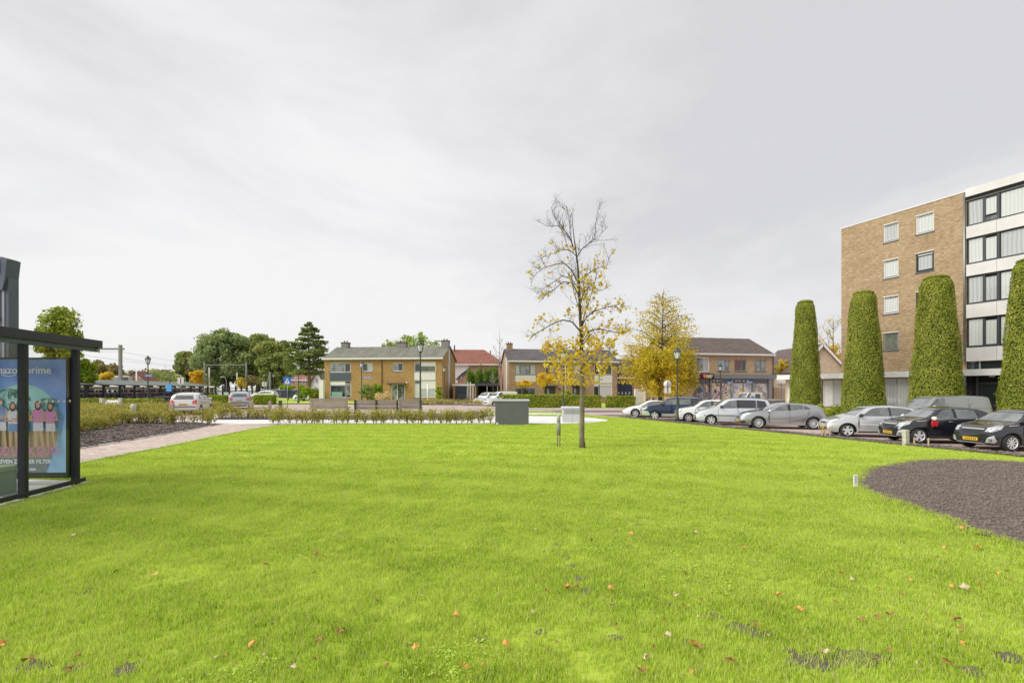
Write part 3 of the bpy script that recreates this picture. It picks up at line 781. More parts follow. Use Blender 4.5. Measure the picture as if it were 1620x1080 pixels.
window(t, w_ll, [(0.02, 0.72, 0.76, 0.97, M_white), (0.02, 0.72, 0.03, 0.74, M_glass), (0.75, 0.98, 0.20, 0.88, M_glass2), (0.75, 0.98, 0.02, 0.16, M_glass)], M_winframe)
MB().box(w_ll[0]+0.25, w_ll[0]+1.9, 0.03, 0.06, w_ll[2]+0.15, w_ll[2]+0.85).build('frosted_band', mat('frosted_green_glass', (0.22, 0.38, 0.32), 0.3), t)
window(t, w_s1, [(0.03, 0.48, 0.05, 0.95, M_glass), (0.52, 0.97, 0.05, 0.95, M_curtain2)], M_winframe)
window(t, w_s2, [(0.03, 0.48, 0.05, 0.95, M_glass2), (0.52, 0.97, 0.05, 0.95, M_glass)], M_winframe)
window(t, w_ur, [(0.02, 0.26, 0.04, 0.80, M_glass), (0.02, 0.26, 0.83, 0.97, M_glass2), (0.30, 0.98, 0.60, 0.97, M_blind), (0.30, 0.98, 0.04, 0.58, M_garden_reflection)], M_winframe)
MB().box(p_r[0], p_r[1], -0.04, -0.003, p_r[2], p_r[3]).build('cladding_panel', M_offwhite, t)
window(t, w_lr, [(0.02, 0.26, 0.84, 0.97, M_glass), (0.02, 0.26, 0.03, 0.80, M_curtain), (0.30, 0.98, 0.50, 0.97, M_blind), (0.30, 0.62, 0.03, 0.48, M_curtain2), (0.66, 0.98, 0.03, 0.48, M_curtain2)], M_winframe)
d = MB().mi(M_winframe)
x0, x1, z0, z1 = dr1
w_ = x1-x0
d.box(x0, x0+0.07, 0.03, 0.1, z0, z1).box(x0+0.42*w_, x0+0.48*w_, 0.03, 0.1, z0, z1).box(x1-0.07, x1, 0.03, 0.1, z0, z1).box(x0, x1, 0.03, 0.1, z1-0.07, z1)
d = d.build('front_door', None, t)
MB().box(x0+0.07, x0+0.42*w_, 0.06, 0.09, z0, z1-0.07).build('side_light', M_glass2, d)
MB().box(x0+0.48*w_, x1-0.07, 0.05, 0.09, z0, z1-0.07).build('door_leaf', M_darkframe, d)
MB().box(x0+0.55*w_, x1-0.2, 0.04, 0.05, z0+1.1, z1-0.3).build('pane', M_glass2, d)
MB().box(x0+0.55*w_, x1-0.2, 0.04, 0.05, z0+0.1, z0+0.9).build('pane', M_glass2, d)
MB().box(x0-0.5, x1+0.2, -0.8, 0, z1+0.02, z1+0.16).build('door_canopy', M_darkframe, t)
xp = H1.pt(500+768/7.364, 590)[0]
MB().tube([(xp, -0.06, -0.2), (xp, -0.06, 5.9)], 0.05).build('downpipe', M_black, t)
MB().lathe([(0.09, 0), (0.12, 0.1), (0.05, 0.2)], 8, Matrix.Translation((H1.pt(644, 606)[0], -0.12, H1.pt(644, 606)[1]))).build('wall_lamp', M_lampglass, t)
# concrete flue strip on the right gable, chimneys
M_ch = brickmat('sooty_chimney_brick', (0.19, 0.18, 0.15), (0.26, 0.24, 0.2), (0.3, 0.29, 0.27))
chimney(ro, 0.75, 1.8, 3.7, 4.7, 7.6, 9.0, M_ch); chimney(ro, 9.6, 11.0, 3.7, 4.7, 7.8, 8.95, M_ch); chimney(ro, 16.6, 17.7, 3.3, 4.4, 7.6, 9.1, M_ch)
MB().box(WD+0.003, WD+0.14, 3.4, 4.3, -0.5, 8.0).build('flue_strip', M_concrete, t)

# ---- brown brick pair behind the hedge
A2 = R(8.5)
H2 = Facade((-0.53, 73.8), A2)
t = thing('semi_detached_house', 'brown brick semi-detached pair with dark roof behind the long green hedge and the young tree', 'house', (-0.53, 73.8, 0), A2)
c2 = lambda x0, x1, y0, y1, f=H2: f.rect(785+x0/7.364, 785+x1/7.364, 540+y0/7.364, 540+y1/7.364)
u1 = c2(222, 460, 268, 388); v1 = c2(222, 460, 392, 470); l1 = c2(222, 460, 545, 680); s1 = c2(580, 672, 285, 362); s2 = c2(905, 975, 280, 375)
u2 = c2(1145, 1352, 270, 388); v2 = c2(1145, 1352, 392, 485); l2 = c2(1135, 1352, 488, 650); d1 = c2(575, 690, 525, 680); d2 = c2(890, 980, 520, 680)
W2 = H2.pt(976.5, 571)[0]
ro = gable_house(t, H2, W2, 8.4, 6.25, 8.35, M_brick_h2, M_roof_dark, [u1, l1, s1, s2, u2, l2, d1, d2], ov=0.3)
window(t, u1, [(0.02, 0.22, 0.05, 0.95, M_curtain2), (0.25, 0.70, 0.05, 0.95, M_glass2), (0.73, 0.98, 0.05, 0.95, M_curtain2)], M_greyframe)
MB().box(v1[0], v1[1], -0.04, -0.003, v1[2], v1[3]).build('cladding_panel', M_cream, t)
window(t, l1, [(0.02, 0.33, 0.05, 0.95, M_glass), (0.36, 0.66, 0.05, 0.95, M_glass), (0.69, 0.98, 0.05, 0.95, M_glass)], M_greyframe)
window(t, s1, [(0.03, 0.48, 0.05, 0.70, M_glass), (0.52, 0.97, 0.05, 0.70, M_curtain), (0.03, 0.97, 0.74, 0.96, M_curtain)], M_greyframe)
window(t, s2, [(0.04, 0.96, 0.05, 0.95, M_curtain)], M_winframe)
window(t, u2, [(0.02, 0.28, 0.05, 0.95, M_glass), (0.31, 0.98, 0.05, 0.95, M_garden_reflection)], M_winframe)
MB().box(v2[0], v2[1], -0.04, -0.003, v2[2], v2[3]).build('cladding_panel', M_offwhite, t)
window(t, l2, [(0.02, 0.28, 0.05, 0.78, M_glass), (0.31, 0.98, 0.05, 0.78, M_curtain), (0.02, 0.98, 0.81, 0.97, M_white)], M_winframe)
for r_, nm in ((d1, 'front_door'), (d2, 'front_door')):
    dd = MB().box(r_[0]+0.05, r_[1]-0.05, 0.05, 0.1, r_[2], r_[3]-0.05).build(nm, M_darkframe, t)
    MB().box(r_[0]+0.25, r_[0]+0.6, 0.03, 0.05, r_[2]+0.5, r_[3]-0.2).build('pane', M_glass2, dd)
    MB().box(r_[0]-0.3, r_[1]+0.3, -0.7, 0, r_[3]+0.02, r_[3]+0.15).build('door_canopy', M_darkframe, t)
    MB().lathe([(0.09, 0), (0.12, 0.1), (0.05, 0.25)], 8, Matrix.Translation((r_[1]+0.7, -0.12, r_[3]-0.5))).build('wall_lamp', M_black, t)
xp = H2.pt(894.8, 590)[0]
MB().tube([(xp, -0.06, -0.3), (xp, -0.06, 5.95)], 0.06).build('downpipe', M_offwhite, t)
chimney(ro, 0.25, 1.2, 3.7, 4.6, 7.6, 9.35); chimney(ro, 8.6, 10.0, 3.7, 4.7, 7.8, 9.1, M_concrete); chimney(ro, 15.6, 16.6, 3.7, 4.7, 7.6, 9.3, M_brick_red)
for x in (7.1, 8.1): MB().lathe([(0.2, 7.9), (0.2, 8.6), (0.26, 8.65)], 8, Matrix.Translation((x, 4.1, 0))).build('vent_pipe', M_concrete, ro)
MB().box(-0.13, -0.003, 1.6, 2.5, -0.5, 7.0).build('flue_strip', M_white, t)
MB().box(-0.13, -0.003, 4.2, 4.4, -0.5, 6.8).build('flue_strip', M_concrete, t)
# annex on its right
aw = H2.pt(998, 590)[0]
t = thing('annex_house', 'small brown roofed annex with dark blue door left of the yellow birch', 'annex', (-0.53, 73.8, 0), A2)
MB().mi(M_brick_h2).box(W2+0.02, aw+3.5, 1.5, 8, -0.6, 3.6).build('wall', None, t)
m = MB().mi(M_rooftile); zz = H2.pt(985, 567, 5)[1]
m.prism([(W2+0.35, 3.6), (aw+3.8, 3.6), (aw+3.8, 3.75), (W2+0.35, 3.75)], (1.1, 1.4)); m.build('eave', None, t)
m = MB().mi(M_rooftile); m.add([(W2+0.35, 1.1, 3.7), (aw+3.8, 1.1, 3.7), (aw+3.8, 6, zz), (W2+0.35, 6, zz), (W2+0.35, 8, 3.7), (aw+3.8, 8, 3.7)], [(0, 1, 2, 3), (3, 2, 5, 4), (0, 3, 4), (1, 5, 2)]); m.build('roof', None, t)
MB().box(W2+0.3, aw+3.9, 0.98, 1.08, 3.5, 3.72).build('gutter', M_offwhite, t)
M_door_blue = mat('dark_blue_door', (0.03, 0.045, 0.08), 0.4)
dd = MB().box(W2+0.5, W2+3.2, 1.44, 1.49, -0.4, 2.8).build('garage_door', M_door_blue, t)
for i in range(4): MB().box(W2+0.7+i*0.62, W2+0.92+i*0.62, 1.41, 1.44, 0.9, 1.3).build('pane', M_curtain, dd)

# ---- big red roof behind
t = thing('farmhouse', 'large house with weathered red tiled hipped roof seen between the two brick pairs', 'house', (0, 0, 0))
Yb = 98.0
xa, xb = XY(700, Yb), XY(789, Yb); zr = P(0, 553, Yb+6)[2]; ze_ = P(0, 576, Yb)[2]
m = MB().mi(M_redtile)
m.add([(xa-8, Yb, ze_), (xb+1.5, Yb, ze_), (xb+1.5, Yb+13, ze_), (xa-8, Yb+13, ze_), (xa-4, Yb+6, zr), (XY(766, Yb+6), Yb+6, zr)],
      [(0, 1, 5, 4), (1, 2, 5), (2, 3, 4, 5), (3, 0, 4)]); ro = m.build('roof', None, t)
MB().mi(M_white).box(xa-7.6, XY(741, Yb), Yb+0.4, Yb+12, -0.5, ze_).mi(M_brick_red).box(XY(741, Yb)+0.01, xb+1, Yb+0.41, Yb+12, -0.5, ze_-0.01).build('wall', None, t)
MB().box(xa-8, xb+1.6, Yb-0.12, Yb, ze_-0.2, ze_+0.02).build('gutter', M_white, t)
MB().tube([(XY(719, Yb+5), Yb+5, zr-0.4), (XY(719, Yb+5), Yb+5, zr+0.9)], 0.15).build('vent_pipe', M_black, ro)
MB().mi(M_brick_red).box(XY(775, Yb+5), XY(777, Yb+5), Yb+4.6, Yb+5.2, zr-2, zr-0.3).build('chimney', None, ro)
t = thing('brick_shed', 'small orange red brick gable end with white window in front of the white house wall', 'shed', (0, 0, 0))
Ys = 86.0
m = MB().mi(M_brick_red); xl, xr = XY(724, Ys), XY(744, Ys)
m.prism([(xl, -0.5), (xr, -0.5), (xr, P(0, 583, Ys)[2]), (XY(739, Ys), P(0, 584, Ys)[2]), (XY(731, Ys), P(0, 592, Ys)[2]), (xl, P(0, 600, Ys)[2])], (Ys, Ys+6)); m.build('wall', None, t)
MB().bar((xl-0.3, Ys-0.1, P(0, 601, Ys)[2]), (XY(731, Ys), Ys-0.1, P(0, 591, Ys)[2]), 0.35, 0.2).bar((XY(731, Ys), Ys-0.1, P(0, 591, Ys)[2]), (xr, Ys-0.1, P(0, 582, Ys)[2]), 0.35, 0.2).build('verge_board', M_darkframe, t)
MB().box(XY(728, Ys), XY(731, Ys), Ys-0.06, Ys-0.01, P(0, 600, Ys)[2], P(0, 594, Ys)[2]).build('window', M_curtain, t)

# ---- garage and carport
Yg = 69.5
t = thing('garage', 'flat roofed garage with dark door and white roof edge right of the yellow brick pair', 'garage', (0, 0, 0))
gx0, gx1 = XY(716.5, Yg), XY(751, Yg); zg = P(0, 608.5, Yg)[2]
dx0, dx1 = XY(720, Yg), XY(740.5, Yg); zd = P(0, 611, Yg)[2]
m = MB().mi(M_brick_h); wall(m, gx0, gx1, -0.6, zg-0.15, [(dx0, dx1, -0.5, zd)], 0.12, Yg)
m.box(gx0, gx1, Yg+0.13, Yg+6, -0.6, zg-0.16); m.build('wall', None, t)
MB().box(gx0-0.1, gx1+0.1, Yg-0.2, Yg+6, zg-0.15, zg+0.12).build('roof_edge', M_white, t)
gd = MB().box(dx0, dx1, Yg+0.06, Yg+0.12, -0.5, zd).build('garage_door', M_door_blue, t)
for i in range(6): MB().box(dx0+0.02, dx1-0.02, Yg+0.04, Yg+0.06, -0.45+i*0.42, -0.07+i*0.42).build('door_slat', M_door_blue, gd)
MB().box(XY(747, Yg), XY(749.5, Yg), Yg-0.08, Yg-0.003, -0.5, zg-0.16).build('wall_strip', M_offwhite, t)
t = thing('ladder', 'white ladder leaning upright against the garage front beside its door', 'ladder', (XY(741.8, 68.9), 68.9, 0))
for dx in (-0.24, 0.24): MB().bar((dx, -0.4, -0.4), (dx, 0.25, 2.85), 0.07, 0.05).build('rail', M_white, t)
for i in range(10): MB().bar((-0.24, -0.4+0.065*(i+0.6), -0.4+0.32*(i+0.7)), (0.24, -0.4+0.065*(i+0.6), -0.4+0.32*(i+0.7)), 0.05).build('rung', M_white, t)
t = thing('carport', 'dark open carport with flat roof between the garage and the brown brick house', 'carport', (0, 0, 0))
cx0, cx1 = XY(752, Yg), XY(789, Yg)
MB().box(cx0, cx1, Yg-1, Yg+6, 2.25, 2.62).build('roof', M_darkframe, t)
MB().box(XY(757, Yg), XY(776, Yg), Yg+1, Yg+5, 2.62, 2.9).build('roof_box', M_black, t)
for x in (cx0+0.05, (cx0+cx1)/2, cx1-0.2): MB().box(x, x+0.12, Yg-0.9, Yg-0.78, -0.5, 2.25).build('post', M_woodpost, t)
MB().box(cx0, cx1, Yg+5.8, Yg+6, -0.5, 2.25).build('back_wall', M_recess_shade, t)
for i, (px, lab) in enumerate(((728.0, 'left one of two black wheeled bins in front of the garage door'), (734.5, 'right one of two black wheeled bins in front of the garage door'))):
    t = thing('wheelie_bin', lab, 'wheeled bin', (XY(px, 68.0), 68.0, G(XY(px, 68), 68)+0.07), 0, 'black bins by the garage')
    MB().prism([(-0.26, 0), (0.26, 0), (0.30, 1.0), (-0.30, 1.0)], (-0.3, 0.3)).build('body', M_trim, t)
    MB().prism([(-0.32, 1.0), (0.32, 1.0), (0.30, 1.07), (-0.28, 1.10)], (-0.34, 0.36)).build('lid', mat('bin_lid', (0.06, 0.05, 0.045), 0.5), t)
    for s in (-1, 1): MB().lathe([(0.1, -0.03), (0.1, 0.03)], 10, Matrix.Translation((s*0.28, 0.3, 0.1)) @ Matrix.Rotation(R(90), 4, 'Y')).build('wheel', M_tyre, t)

# ---- shop building
A3 = math.atan2(2.1, 10.1)
H3 = Facade((19.9, 56.8), A3)
t = thing('shop_building', 'two storey pale brick building with dark tiled roof and poster covered shop front', 'shop building', (19.9, 56.8, 0), A3)
c3 = lambda x0, x1, y0, y1: H3.rect(x0, x1, y0, y1)
WS = H3.pt(1222, 580)[0]
wn = [c3(1100.5, 1122.5, 564.5, 588.7), c3(1135, 1154, 568, 587), c3(1162, 1181, 568, 587), c3(1193.5, 1212, 568.5, 587)]
zf1 = H3.pt(1160, 592.5)[1]; zf0 = H3.pt(1160, 599)[1]
sx0 = H3.pt(1096, 610)[0]; sx1 = H3.pt(1221, 610)[0]
dr_ = c3(1067, 1080, 604, 640)
ro = gable_house(t, H3, WS, 9.0, 6.15, 8.5, M_brick_h2, M_rooftile, wn + [(sx0, sx1-0.05, -0.5, zf0), dr_], ov=0.3, rd=4.5)
M_brick_shop = brickmat('shop_pale_brick', (0.50, 0.33, 0.17), (0.62, 0.44, 0.25), (0.45, 0.35, 0.25), dirt_amt=0.3)
for ch in t.children:
    if ch.name.startswith('wall'): ch.data.materials[0] = M_brick_shop
window(t, wn[0], [(0.05, 0.62, 0.04, 0.96, M_glass2), (0.64, 0.95, 0.04, 0.96, M_curtain2)], M_winframe, 0.14)
window(t, wn[1], [(0.03, 0.66, 0.05, 0.95, mat('sky_blue_blind_glass', (0.30, 0.40, 0.50), 0.1, coat=0.8)), (0.68, 0.97, 0.05, 0.95, M_glass2)], M_greyframe)
window(t, wn[2], [(0.03, 0.60, 0.05, 0.95, M_redcurtain), (0.63, 0.97, 0.05, 0.95, M_glass)], M_greyframe)
window(t, wn[3], [(0.03, 0.56, 0.05, 0.95, M_glass2), (0.60, 0.97, 0.05, 0.95, M_glass2)], M_greyframe)
fx0 = H3.pt(1082, 596)[0]
MB().box(fx0, WS+0.05, -0.55, 0-0.003, zf0, zf1).build('fascia', mat('grey_fascia', (0.20, 0.215, 0.24), 0.5), t)
sg = c3(1104.5, 1122.7, 592.2, 598.4)
sb = MB().box(sg[0]-0.1, sg[1]+0.1, -0.72, -0.56, sg[2]-0.12, sg[3]+0.05).build('shop_sign', M_black, t)
w_ = sg[1]-sg[0]; h_ = sg[3]-sg[2]; M_signred = mat('sign_red', (0.75, 0.03, 0.02), 0.4); M_signyel = mat('sign_yellow', (0.70, 0.62, 0.10), 0.4); M_signpink = mat('sign_pink', (0.85, 0.35, 0.3), 0.4)
MB().lathe([(0.22, 0), (0.22, 0.03)], 16, Matrix.Translation((sg[0]+0.24*w_, -0.73, (sg[2]+sg[3])/2)) @ Matrix.Rotation(R(90), 4, 'X') @ Matrix.Scale(1.2, 4, (0, 1, 0))).build('logo_disc', M_signred, sb)
MB().box(sg[0]+0.20*w_, sg[0]+0.28*w_, -0.775, -0.762, sg[2]+0.12*h_, sg[2]+0.85*h_).build('logo_bar', M_signpink, sb)
MB().box(sg[0]+0.38*w_, sg[0]+0.95*w_, -0.735, -0.722, sg[2]+0.52*h_, sg[2]+0.82*h_).build('lettering_line', M_white, sb)
MB().box(sg[0]+0.38*w_, sg[0]+0.86*w_, -0.735, -0.722, sg[2]+0.08*h_, sg[2]+0.40*h_).build('lettering_line', M_signyel, sb)
MB().box(sx0, sx1-0.05, 0.45, 0.5, -0.5, zf0).build('shop_interior', M_recess_shade, t)
# shop windows: each glazed bay and its printed film
def voro(name, cols, scale, seed=0.0, stretch=(1, 1, 1)):
    m = bpy.data.materials.new(name); m.use_nodes = True; n = m.node_tree; b = n.nodes['Principled BSDF']
    uv = n.nodes.new('ShaderNodeUVMap'); uv.uv_map = 'UVMap'; mp_ = n.nodes.new('ShaderNodeMapping'); mp_.inputs['Location'].default_value = (seed, seed*2, 0); mp_.inputs['Scale'].default_value = stretch
    mp_.inputs['Rotation'].default_value = (0, 0, 0.5)
    v = n.nodes.new('ShaderNodeTexNoise'); v.inputs['Scale'].default_value = scale; v.inputs['Detail'].default_value = 3; v.inputs['Distortion'].default_value = 0.4
    r = n.nodes.new('ShaderNodeValToRGB'); r.color_ramp.interpolation = 'CONSTANT'; e = r.color_ramp.elements
    while len(e) < len(cols): e.new(0.5)
    for i, c in enumerate(cols): e[i].position = 0.32 + 0.36*i/(len(cols)-1); e[i].color = tuple(c) + (1,)
    n.links.new(uv.outputs[0], mp_.inputs[0]); n.links.new(mp_.outputs[0], v.inputs[0]); n.links.new(v.outputs['Fac'], r.inputs[0]); n.links.new(r.outputs[0], b.inputs['Base Color'])
    b.inputs['Roughness'].default_value = 0.15; b.inputs['Coat Weight'].default_value = 0.6
    return m
film = [voro('shop_film_people', [(0.08, 0.09, 0.12), (0.30, 0.32, 0.36), (0.14, 0.05, 0.08), (0.62, 0.42, 0.26), (0.72, 0.75, 0.8)], 1.2, 0),
        voro('shop_film_fruit', [(0.10, 0.02, 0.03), (0.70, 0.70, 0.70), (0.32, 0.10, 0.14), (0.80, 0.78, 0.75), (0.75, 0.55, 0.10), (0.03, 0.03, 0.08)], 1.1, 3, (1, 1.6, 1)),
        voro('shop_film_light', [(0.35, 0.36, 0.42), (0.62, 0.63, 0.70), (0.74, 0.75, 0.80), (0.75, 0.50, 0.08), (0.7, 0.7, 0.75)], 0.8, 5),
        voro('shop_film_bread', [(0.42, 0.33, 0.22), (0.30, 0.29, 0.30), (0.62, 0.59, 0.55), (0.36, 0.25, 0.20)], 1.0, 9)]
bays = [(1097, 1114, film[0]), (1114.5, 1124, film[0]), (1125.5, 1142, film[1]), (1142.5, 1157, film[1]), (1159.5, 1176, film[2]), (1176.5, 1190, film[2]), (1191, 1215, film[3])]
for a, b, fm_ in bays:
    xa_, xb_ = H3.pt(a, 615)[0], H3.pt(b, 615)[0]
    window(t, (xa_, xb_, -0.35, zf0-0.05), [(0.02, 0.98, 0.0, 0.86, fm_), (0.02, 0.98, 0.88, 0.99, M_glass)], M_greyframe, 0.05, 0.05, sill=False, name='shop_window')
for a in (1124.6, 1158.2, 1216.5):
    xa_ = H3.pt(a, 615)[0]; MB().box(xa_-0.1, xa_+(0.35 if a > 1200 else 0.1), -0.05, 0.1, -0.5, zf0).build('pillar', M_steel, t)
for k in range(7):
    a = (1128, 1133.5, 1138, 1163, 1168, 1175, 1181)[k]
    xa_ = H3.pt(a, 602)[0]; MB().box(xa_, xa_+0.3, -0.02, 0.045, zf0-0.32, zf0-0.17).build('window_lettering', M_white, t)
dd = MB().box(dr_[0]+0.05, dr_[1]-0.05, 0.05, 0.1, dr_[2], dr_[3]-0.05).build('door', M_glass, t)
for x in (dr_[0]+0.02, (dr_[0]+dr_[1])/2, dr_[1]-0.08): MB().box(x, x+0.07, 0.0, 0.05, dr_[2], dr_[3]).build('door_frame', M_offwhite, dd)
MB().tube([(WS+0.06, -0.05, -0.4), (WS+0.06, -0.05, 6.0)], 0.06).build('downpipe', M_black, t)
# ---- far houses on the left
def far_house(label, cat, pxa, pxb, Y, pye, pyr, wm, rm, D=9, gable='side', win=()):
    t = thing('house', label, cat, (XY(pxa, Y), Y, 0))
    Wd = XY(pxb, Y)-XY(pxa, Y); ze_ = P(0, pye, Y)[2]; zr = P(0, pyr, Y)[2]
    if gable == 'front':
        m = MB().mi(wm).prism([(0, -0.6), (Wd, -0.6), (Wd, ze_), (Wd/2, zr), (0, ze_)], (0, D)); m.build('wall', None, t)
        for s in (0, 1):
            x0_, x1_ = (Wd/2, -0.4) if s == 0 else (Wd/2, Wd+0.4)
            sl = (zr-ze_)/(Wd/2); z1_ = zr - sl*abs(x1_-Wd/2)
            r = MB().mi(rm); r.prism([(x0_, zr), (x1_, z1_), (x1_, z1_+0.18), (x0_, zr+0.18)] if s else [(x0_, zr), (x0_, zr+0.18), (x1_, z1_+0.18), (x1_, z1_)], (-0.3, D+0.3)); r.build('roof', None, t)
            MB().bar((x0_, -0.34, zr+0.05), (x1_, -0.34, z1_+0.05), 0.06, 0.26).build('verge_board', M_darkframe if wm != M_brick_pale else M_white, t)
    else:
        gable_house(t, None, Wd, D, ze_, zr, wm, rm, [], ov=0.3)
    for (a, b, c, d, pm) in win:
        x0_, x1_ = XY(a, Y)-XY(pxa, Y), XY(b, Y)-XY(pxa, Y); z0_, z1_ = P(0, d, Y)[2], P(0, c, Y)[2]
        window(t, (x0_, x1_, z0_, z1_), [(0.05, 0.95, 0.06, 0.94, pm)], M_winframe, 0.08, -0.08, sill=False)
    return t
far_house('red brick gabled house behind the pedestrian crossing sign', 'house', 460, 489, 104, 601, 589, M_brick_red, M_redtile, 9, 'side', [(478, 484, 598, 607, M_glass2), (467, 471, 597, 606, M_glass2)])
far_house('white gabled house tucked behind the left end of the yellow brick pair', 'house', 492, 513, 96, 606, 586, M_white, M_roof_green, 12, 'front', [(500, 503, 598, 606, M_glass)])
h = far_house('low red brick house with white dormers seen over the bicycle shed', 'house', 196, 233, 135, 602, 587.5, M_brick_red, M_redtile, 4, 'front', [(221, 224, 593, 598, M_glass2)])
Yd = 134; MB().mi(M_white).box(-3.6, 2.6, -1.5, 3, 2.6, 5.6).mi(M_glass2).box(-3.3, -1.9, -1.6, -1.5, 3.8, 5.2).box(-1.7, -0.4, -1.6, -1.5, 3.8, 5.2).mi(M_roof_dark).box(0.0, 2.5, -1.6, -1.5, 3.4, 5.3).build('dormer', None, h)
far_house('wide low house with red roof left of the overhead line mast', 'house', 150, 190, 150, 604, 594, M_cream, M_redtile, 12, 'side', [(178, 186, 597, 602, M_glass2)])
far_house('beige gabled house with dark roof between the first and second clipped cone hedges', 'house', 1262, 1338, 62, 586, 546, M_brick_pale, M_rooftile, 10, 'front')
# dark garage row left of the yellow pair
t = thing('garage_row', 'low anthracite flat roofed garages behind the street lamps left of the conifer', 'garage', (XY(414, 92), 92, 0))
Wd = XY(470, 92)-XY(414, 92)
MB().box(0, Wd, 0, 6, -0.6, 1.55).build('wall', M_slate, t); MB().box(-0.1, Wd+0.1, -0.15, 6, 1.55, 1.75).build('roof_edge', M_steel, t)
for i in range(2): MB().box(0.5+i*3.3, 3.3+i*3.3, -0.06, -0.003, -0.5, 1.35).build('garage_door', M_door_blue, t)
# white pillar at the left corner of the yellow pair
o = MB().mi(M_white).box(-0.27, 0.27, -0.27, 0.27, -0.3, 2.95).mi(M_offwhite).box(-0.3, 0.3, -0.3, 0.3, 2.95, 3.03).build('white_pillar', None, None, (XY(509.3, 63), 63, 0))
tag(o, 'tall square white pillar standing at the left corner of the yellow brick pair', 'pillar')
o = MB().tube([(0, 0, -0.3), (0, 0, 2.4)], 0.09, 8).build('white_pole', M_white, None, (XY(676.5, 60), 60, 0))
tag(o, 'thin white pole in front of the lower right window of the yellow brick pair', 'pole')
o = MB().mi(M_brick_h2).box(0, XY(715, 58)-XY(666, 58), 0, 0.25, -0.3, 0.50).build('garden_wall', None, None, (XY(666, 58), 58, 0))
tag(o, 'low brown brick garden wall in front of the yellow brick pair', 'garden wall')
# ================================================================== BUS SHELTER
SP = Vector((-7.70, 8.28, 0)); SD = Vector((0.171, -1.05, 0)).normalized()      # far corner post, direction towards the camera
SA = math.atan2(SD.y, SD.x)
t = thing('bus_shelter', 'dark framed glass bus shelter with flat roof at the left edge of the lawn', 'bus shelter', SP, SA)
# local x runs along the glass side towards the camera, local -y points away from the lawn (to the left)
sl = []
for i in range(5):
    x = 1.066*i
    MB().mi(M_dark).box(x-0.038, x+0.038, -0.07, 0.025, -0.05, 2.47).mi(M_black).box(x-0.02, x+0.02, -0.072, 0.027, 0.0, 2.46).build('post', None, t)
    MB().box(x-0.045, x+0.045, -0.09, 0.02, -0.06, 0.02).build('post_foot', M_black, t)
M_shelterglass = bpy.data.materials.new('clear_shelter_glass'); M_shelterglass.use_nodes = True
n = M_shelterglass.node_tree; n.nodes.clear(); o_ = n.nodes.new('ShaderNodeOutputMaterial'); tb = n.nodes.new('ShaderNodeBsdfTransparent'); gb = n.nodes.new('ShaderNodeBsdfGlossy')
tb.inputs[0].default_value = (0.95, 0.97, 0.96, 1); gb.inputs['Roughness'].default_value = 0.02; fw_ = n.nodes.new('ShaderNodeLayerWeight'); fw_.inputs[0].default_value = 0.5
pw_ = n.nodes.new('ShaderNodeMath'); pw_.operation = 'POWER'; pw_.inputs[1].default_value = 4.0; n.links.new(fw_.outputs['Facing'], pw_.inputs[0])
fr = n.nodes.new('ShaderNodeMath'); fr.operation = 'MULTIPLY_ADD'; fr.inputs[1].default_value = 0.40; fr.inputs[2].default_value = 0.03; n.links.new(pw_.outputs[0], fr.inputs[0])
ms = n.nodes.new('ShaderNodeMixShader'); n.links.new(fr.outputs[0], ms.inputs[0]); n.links.new(tb.outputs[0], ms.inputs[1]); n.links.new(gb.outputs[0], ms.inputs[2]); n.links.new(ms.outputs[0], o_.inputs[0])
for i in range(4):
    x = 1.066*i
    MB().box(x+0.042, x+1.024, -0.04, -0.032, 0.12, 2.40).build('glass_panel', M_shelterglass, t)
    MB().box(x+0.06, x+1.006, -0.06, -0.01, 2.40, 2.46).build('top_rail', M_dark, t)
    for k in range(8):
        MB().lathe([(0.022, 0), (0.022, 0.004)], 10, Matrix.Translation((x+0.12+k*0.125, -0.030, 1.50)) @ Matrix.Rotation(R(-90), 4, 'X')).build('glass_dot', M_offwhite, t)
MB().box(-0.1, 4.4, 0.035, 0.075, 0.06, 0.13).build('bottom_rail', M_dark, t)
# roof: folded fascia round a thin deck rising gently to the back
m = MB().mi(M_dark)
m.box(-0.47, 4.6, 0.05, 0.11, 2.47, 2.61)
m.add([(-0.47, 0.11, 2.61), (4.6, 0.11, 2.61), (4.6, -1.75, 2.76), (-0.47, -1.75, 2.76), (-0.47, 0.05, 2.50), (4.6, 0.05, 2.50), (4.6, -1.75, 2.66), (-0.47, -1.75, 2.66)],
      [(0, 1, 2, 3), (7, 6, 5, 4), (3, 2, 6, 7), (0, 3, 7, 4), (1, 5, 6, 2)])
ro = m.build('roof', None, t)
MB().box(-0.40, 4.5, 0.0, 0.05, 2.40, 2.47).build('gutter_strip', M_slate, ro)
o = MB().mi(M_steel).lathe([(0.018, 0), (0.05, 0.03), (0.05, 0.06), (0.02, 0.075)], 10, Matrix.Translation((-0.42, 0.04, 2.395))).build('roof_hook', None, ro)
# back posts
for i in (0, 2, 4): MB().box(1.066*i-0.05, 1.066*i+0.05, -1.55, -1.45, -0.05, 2.62).build('post', M_dark, t)
for i in (0, 2):
    MB().box(1.066*i+0.06, 1.066*i+2.07, -1.502, -1.496, 0.12, 2.5).build('glass_panel', M_shelterglass, t)
# bench inside
MB().mi(M_steel).box(1.9, 3.6, -1.35, -0.95, 0.46, 0.50).box(2.0, 2.06, -1.2, -1.1, 0, 0.46).box(3.4, 3.46, -1.2, -1.1, 0, 0.46).build('bench_seat', None, t)
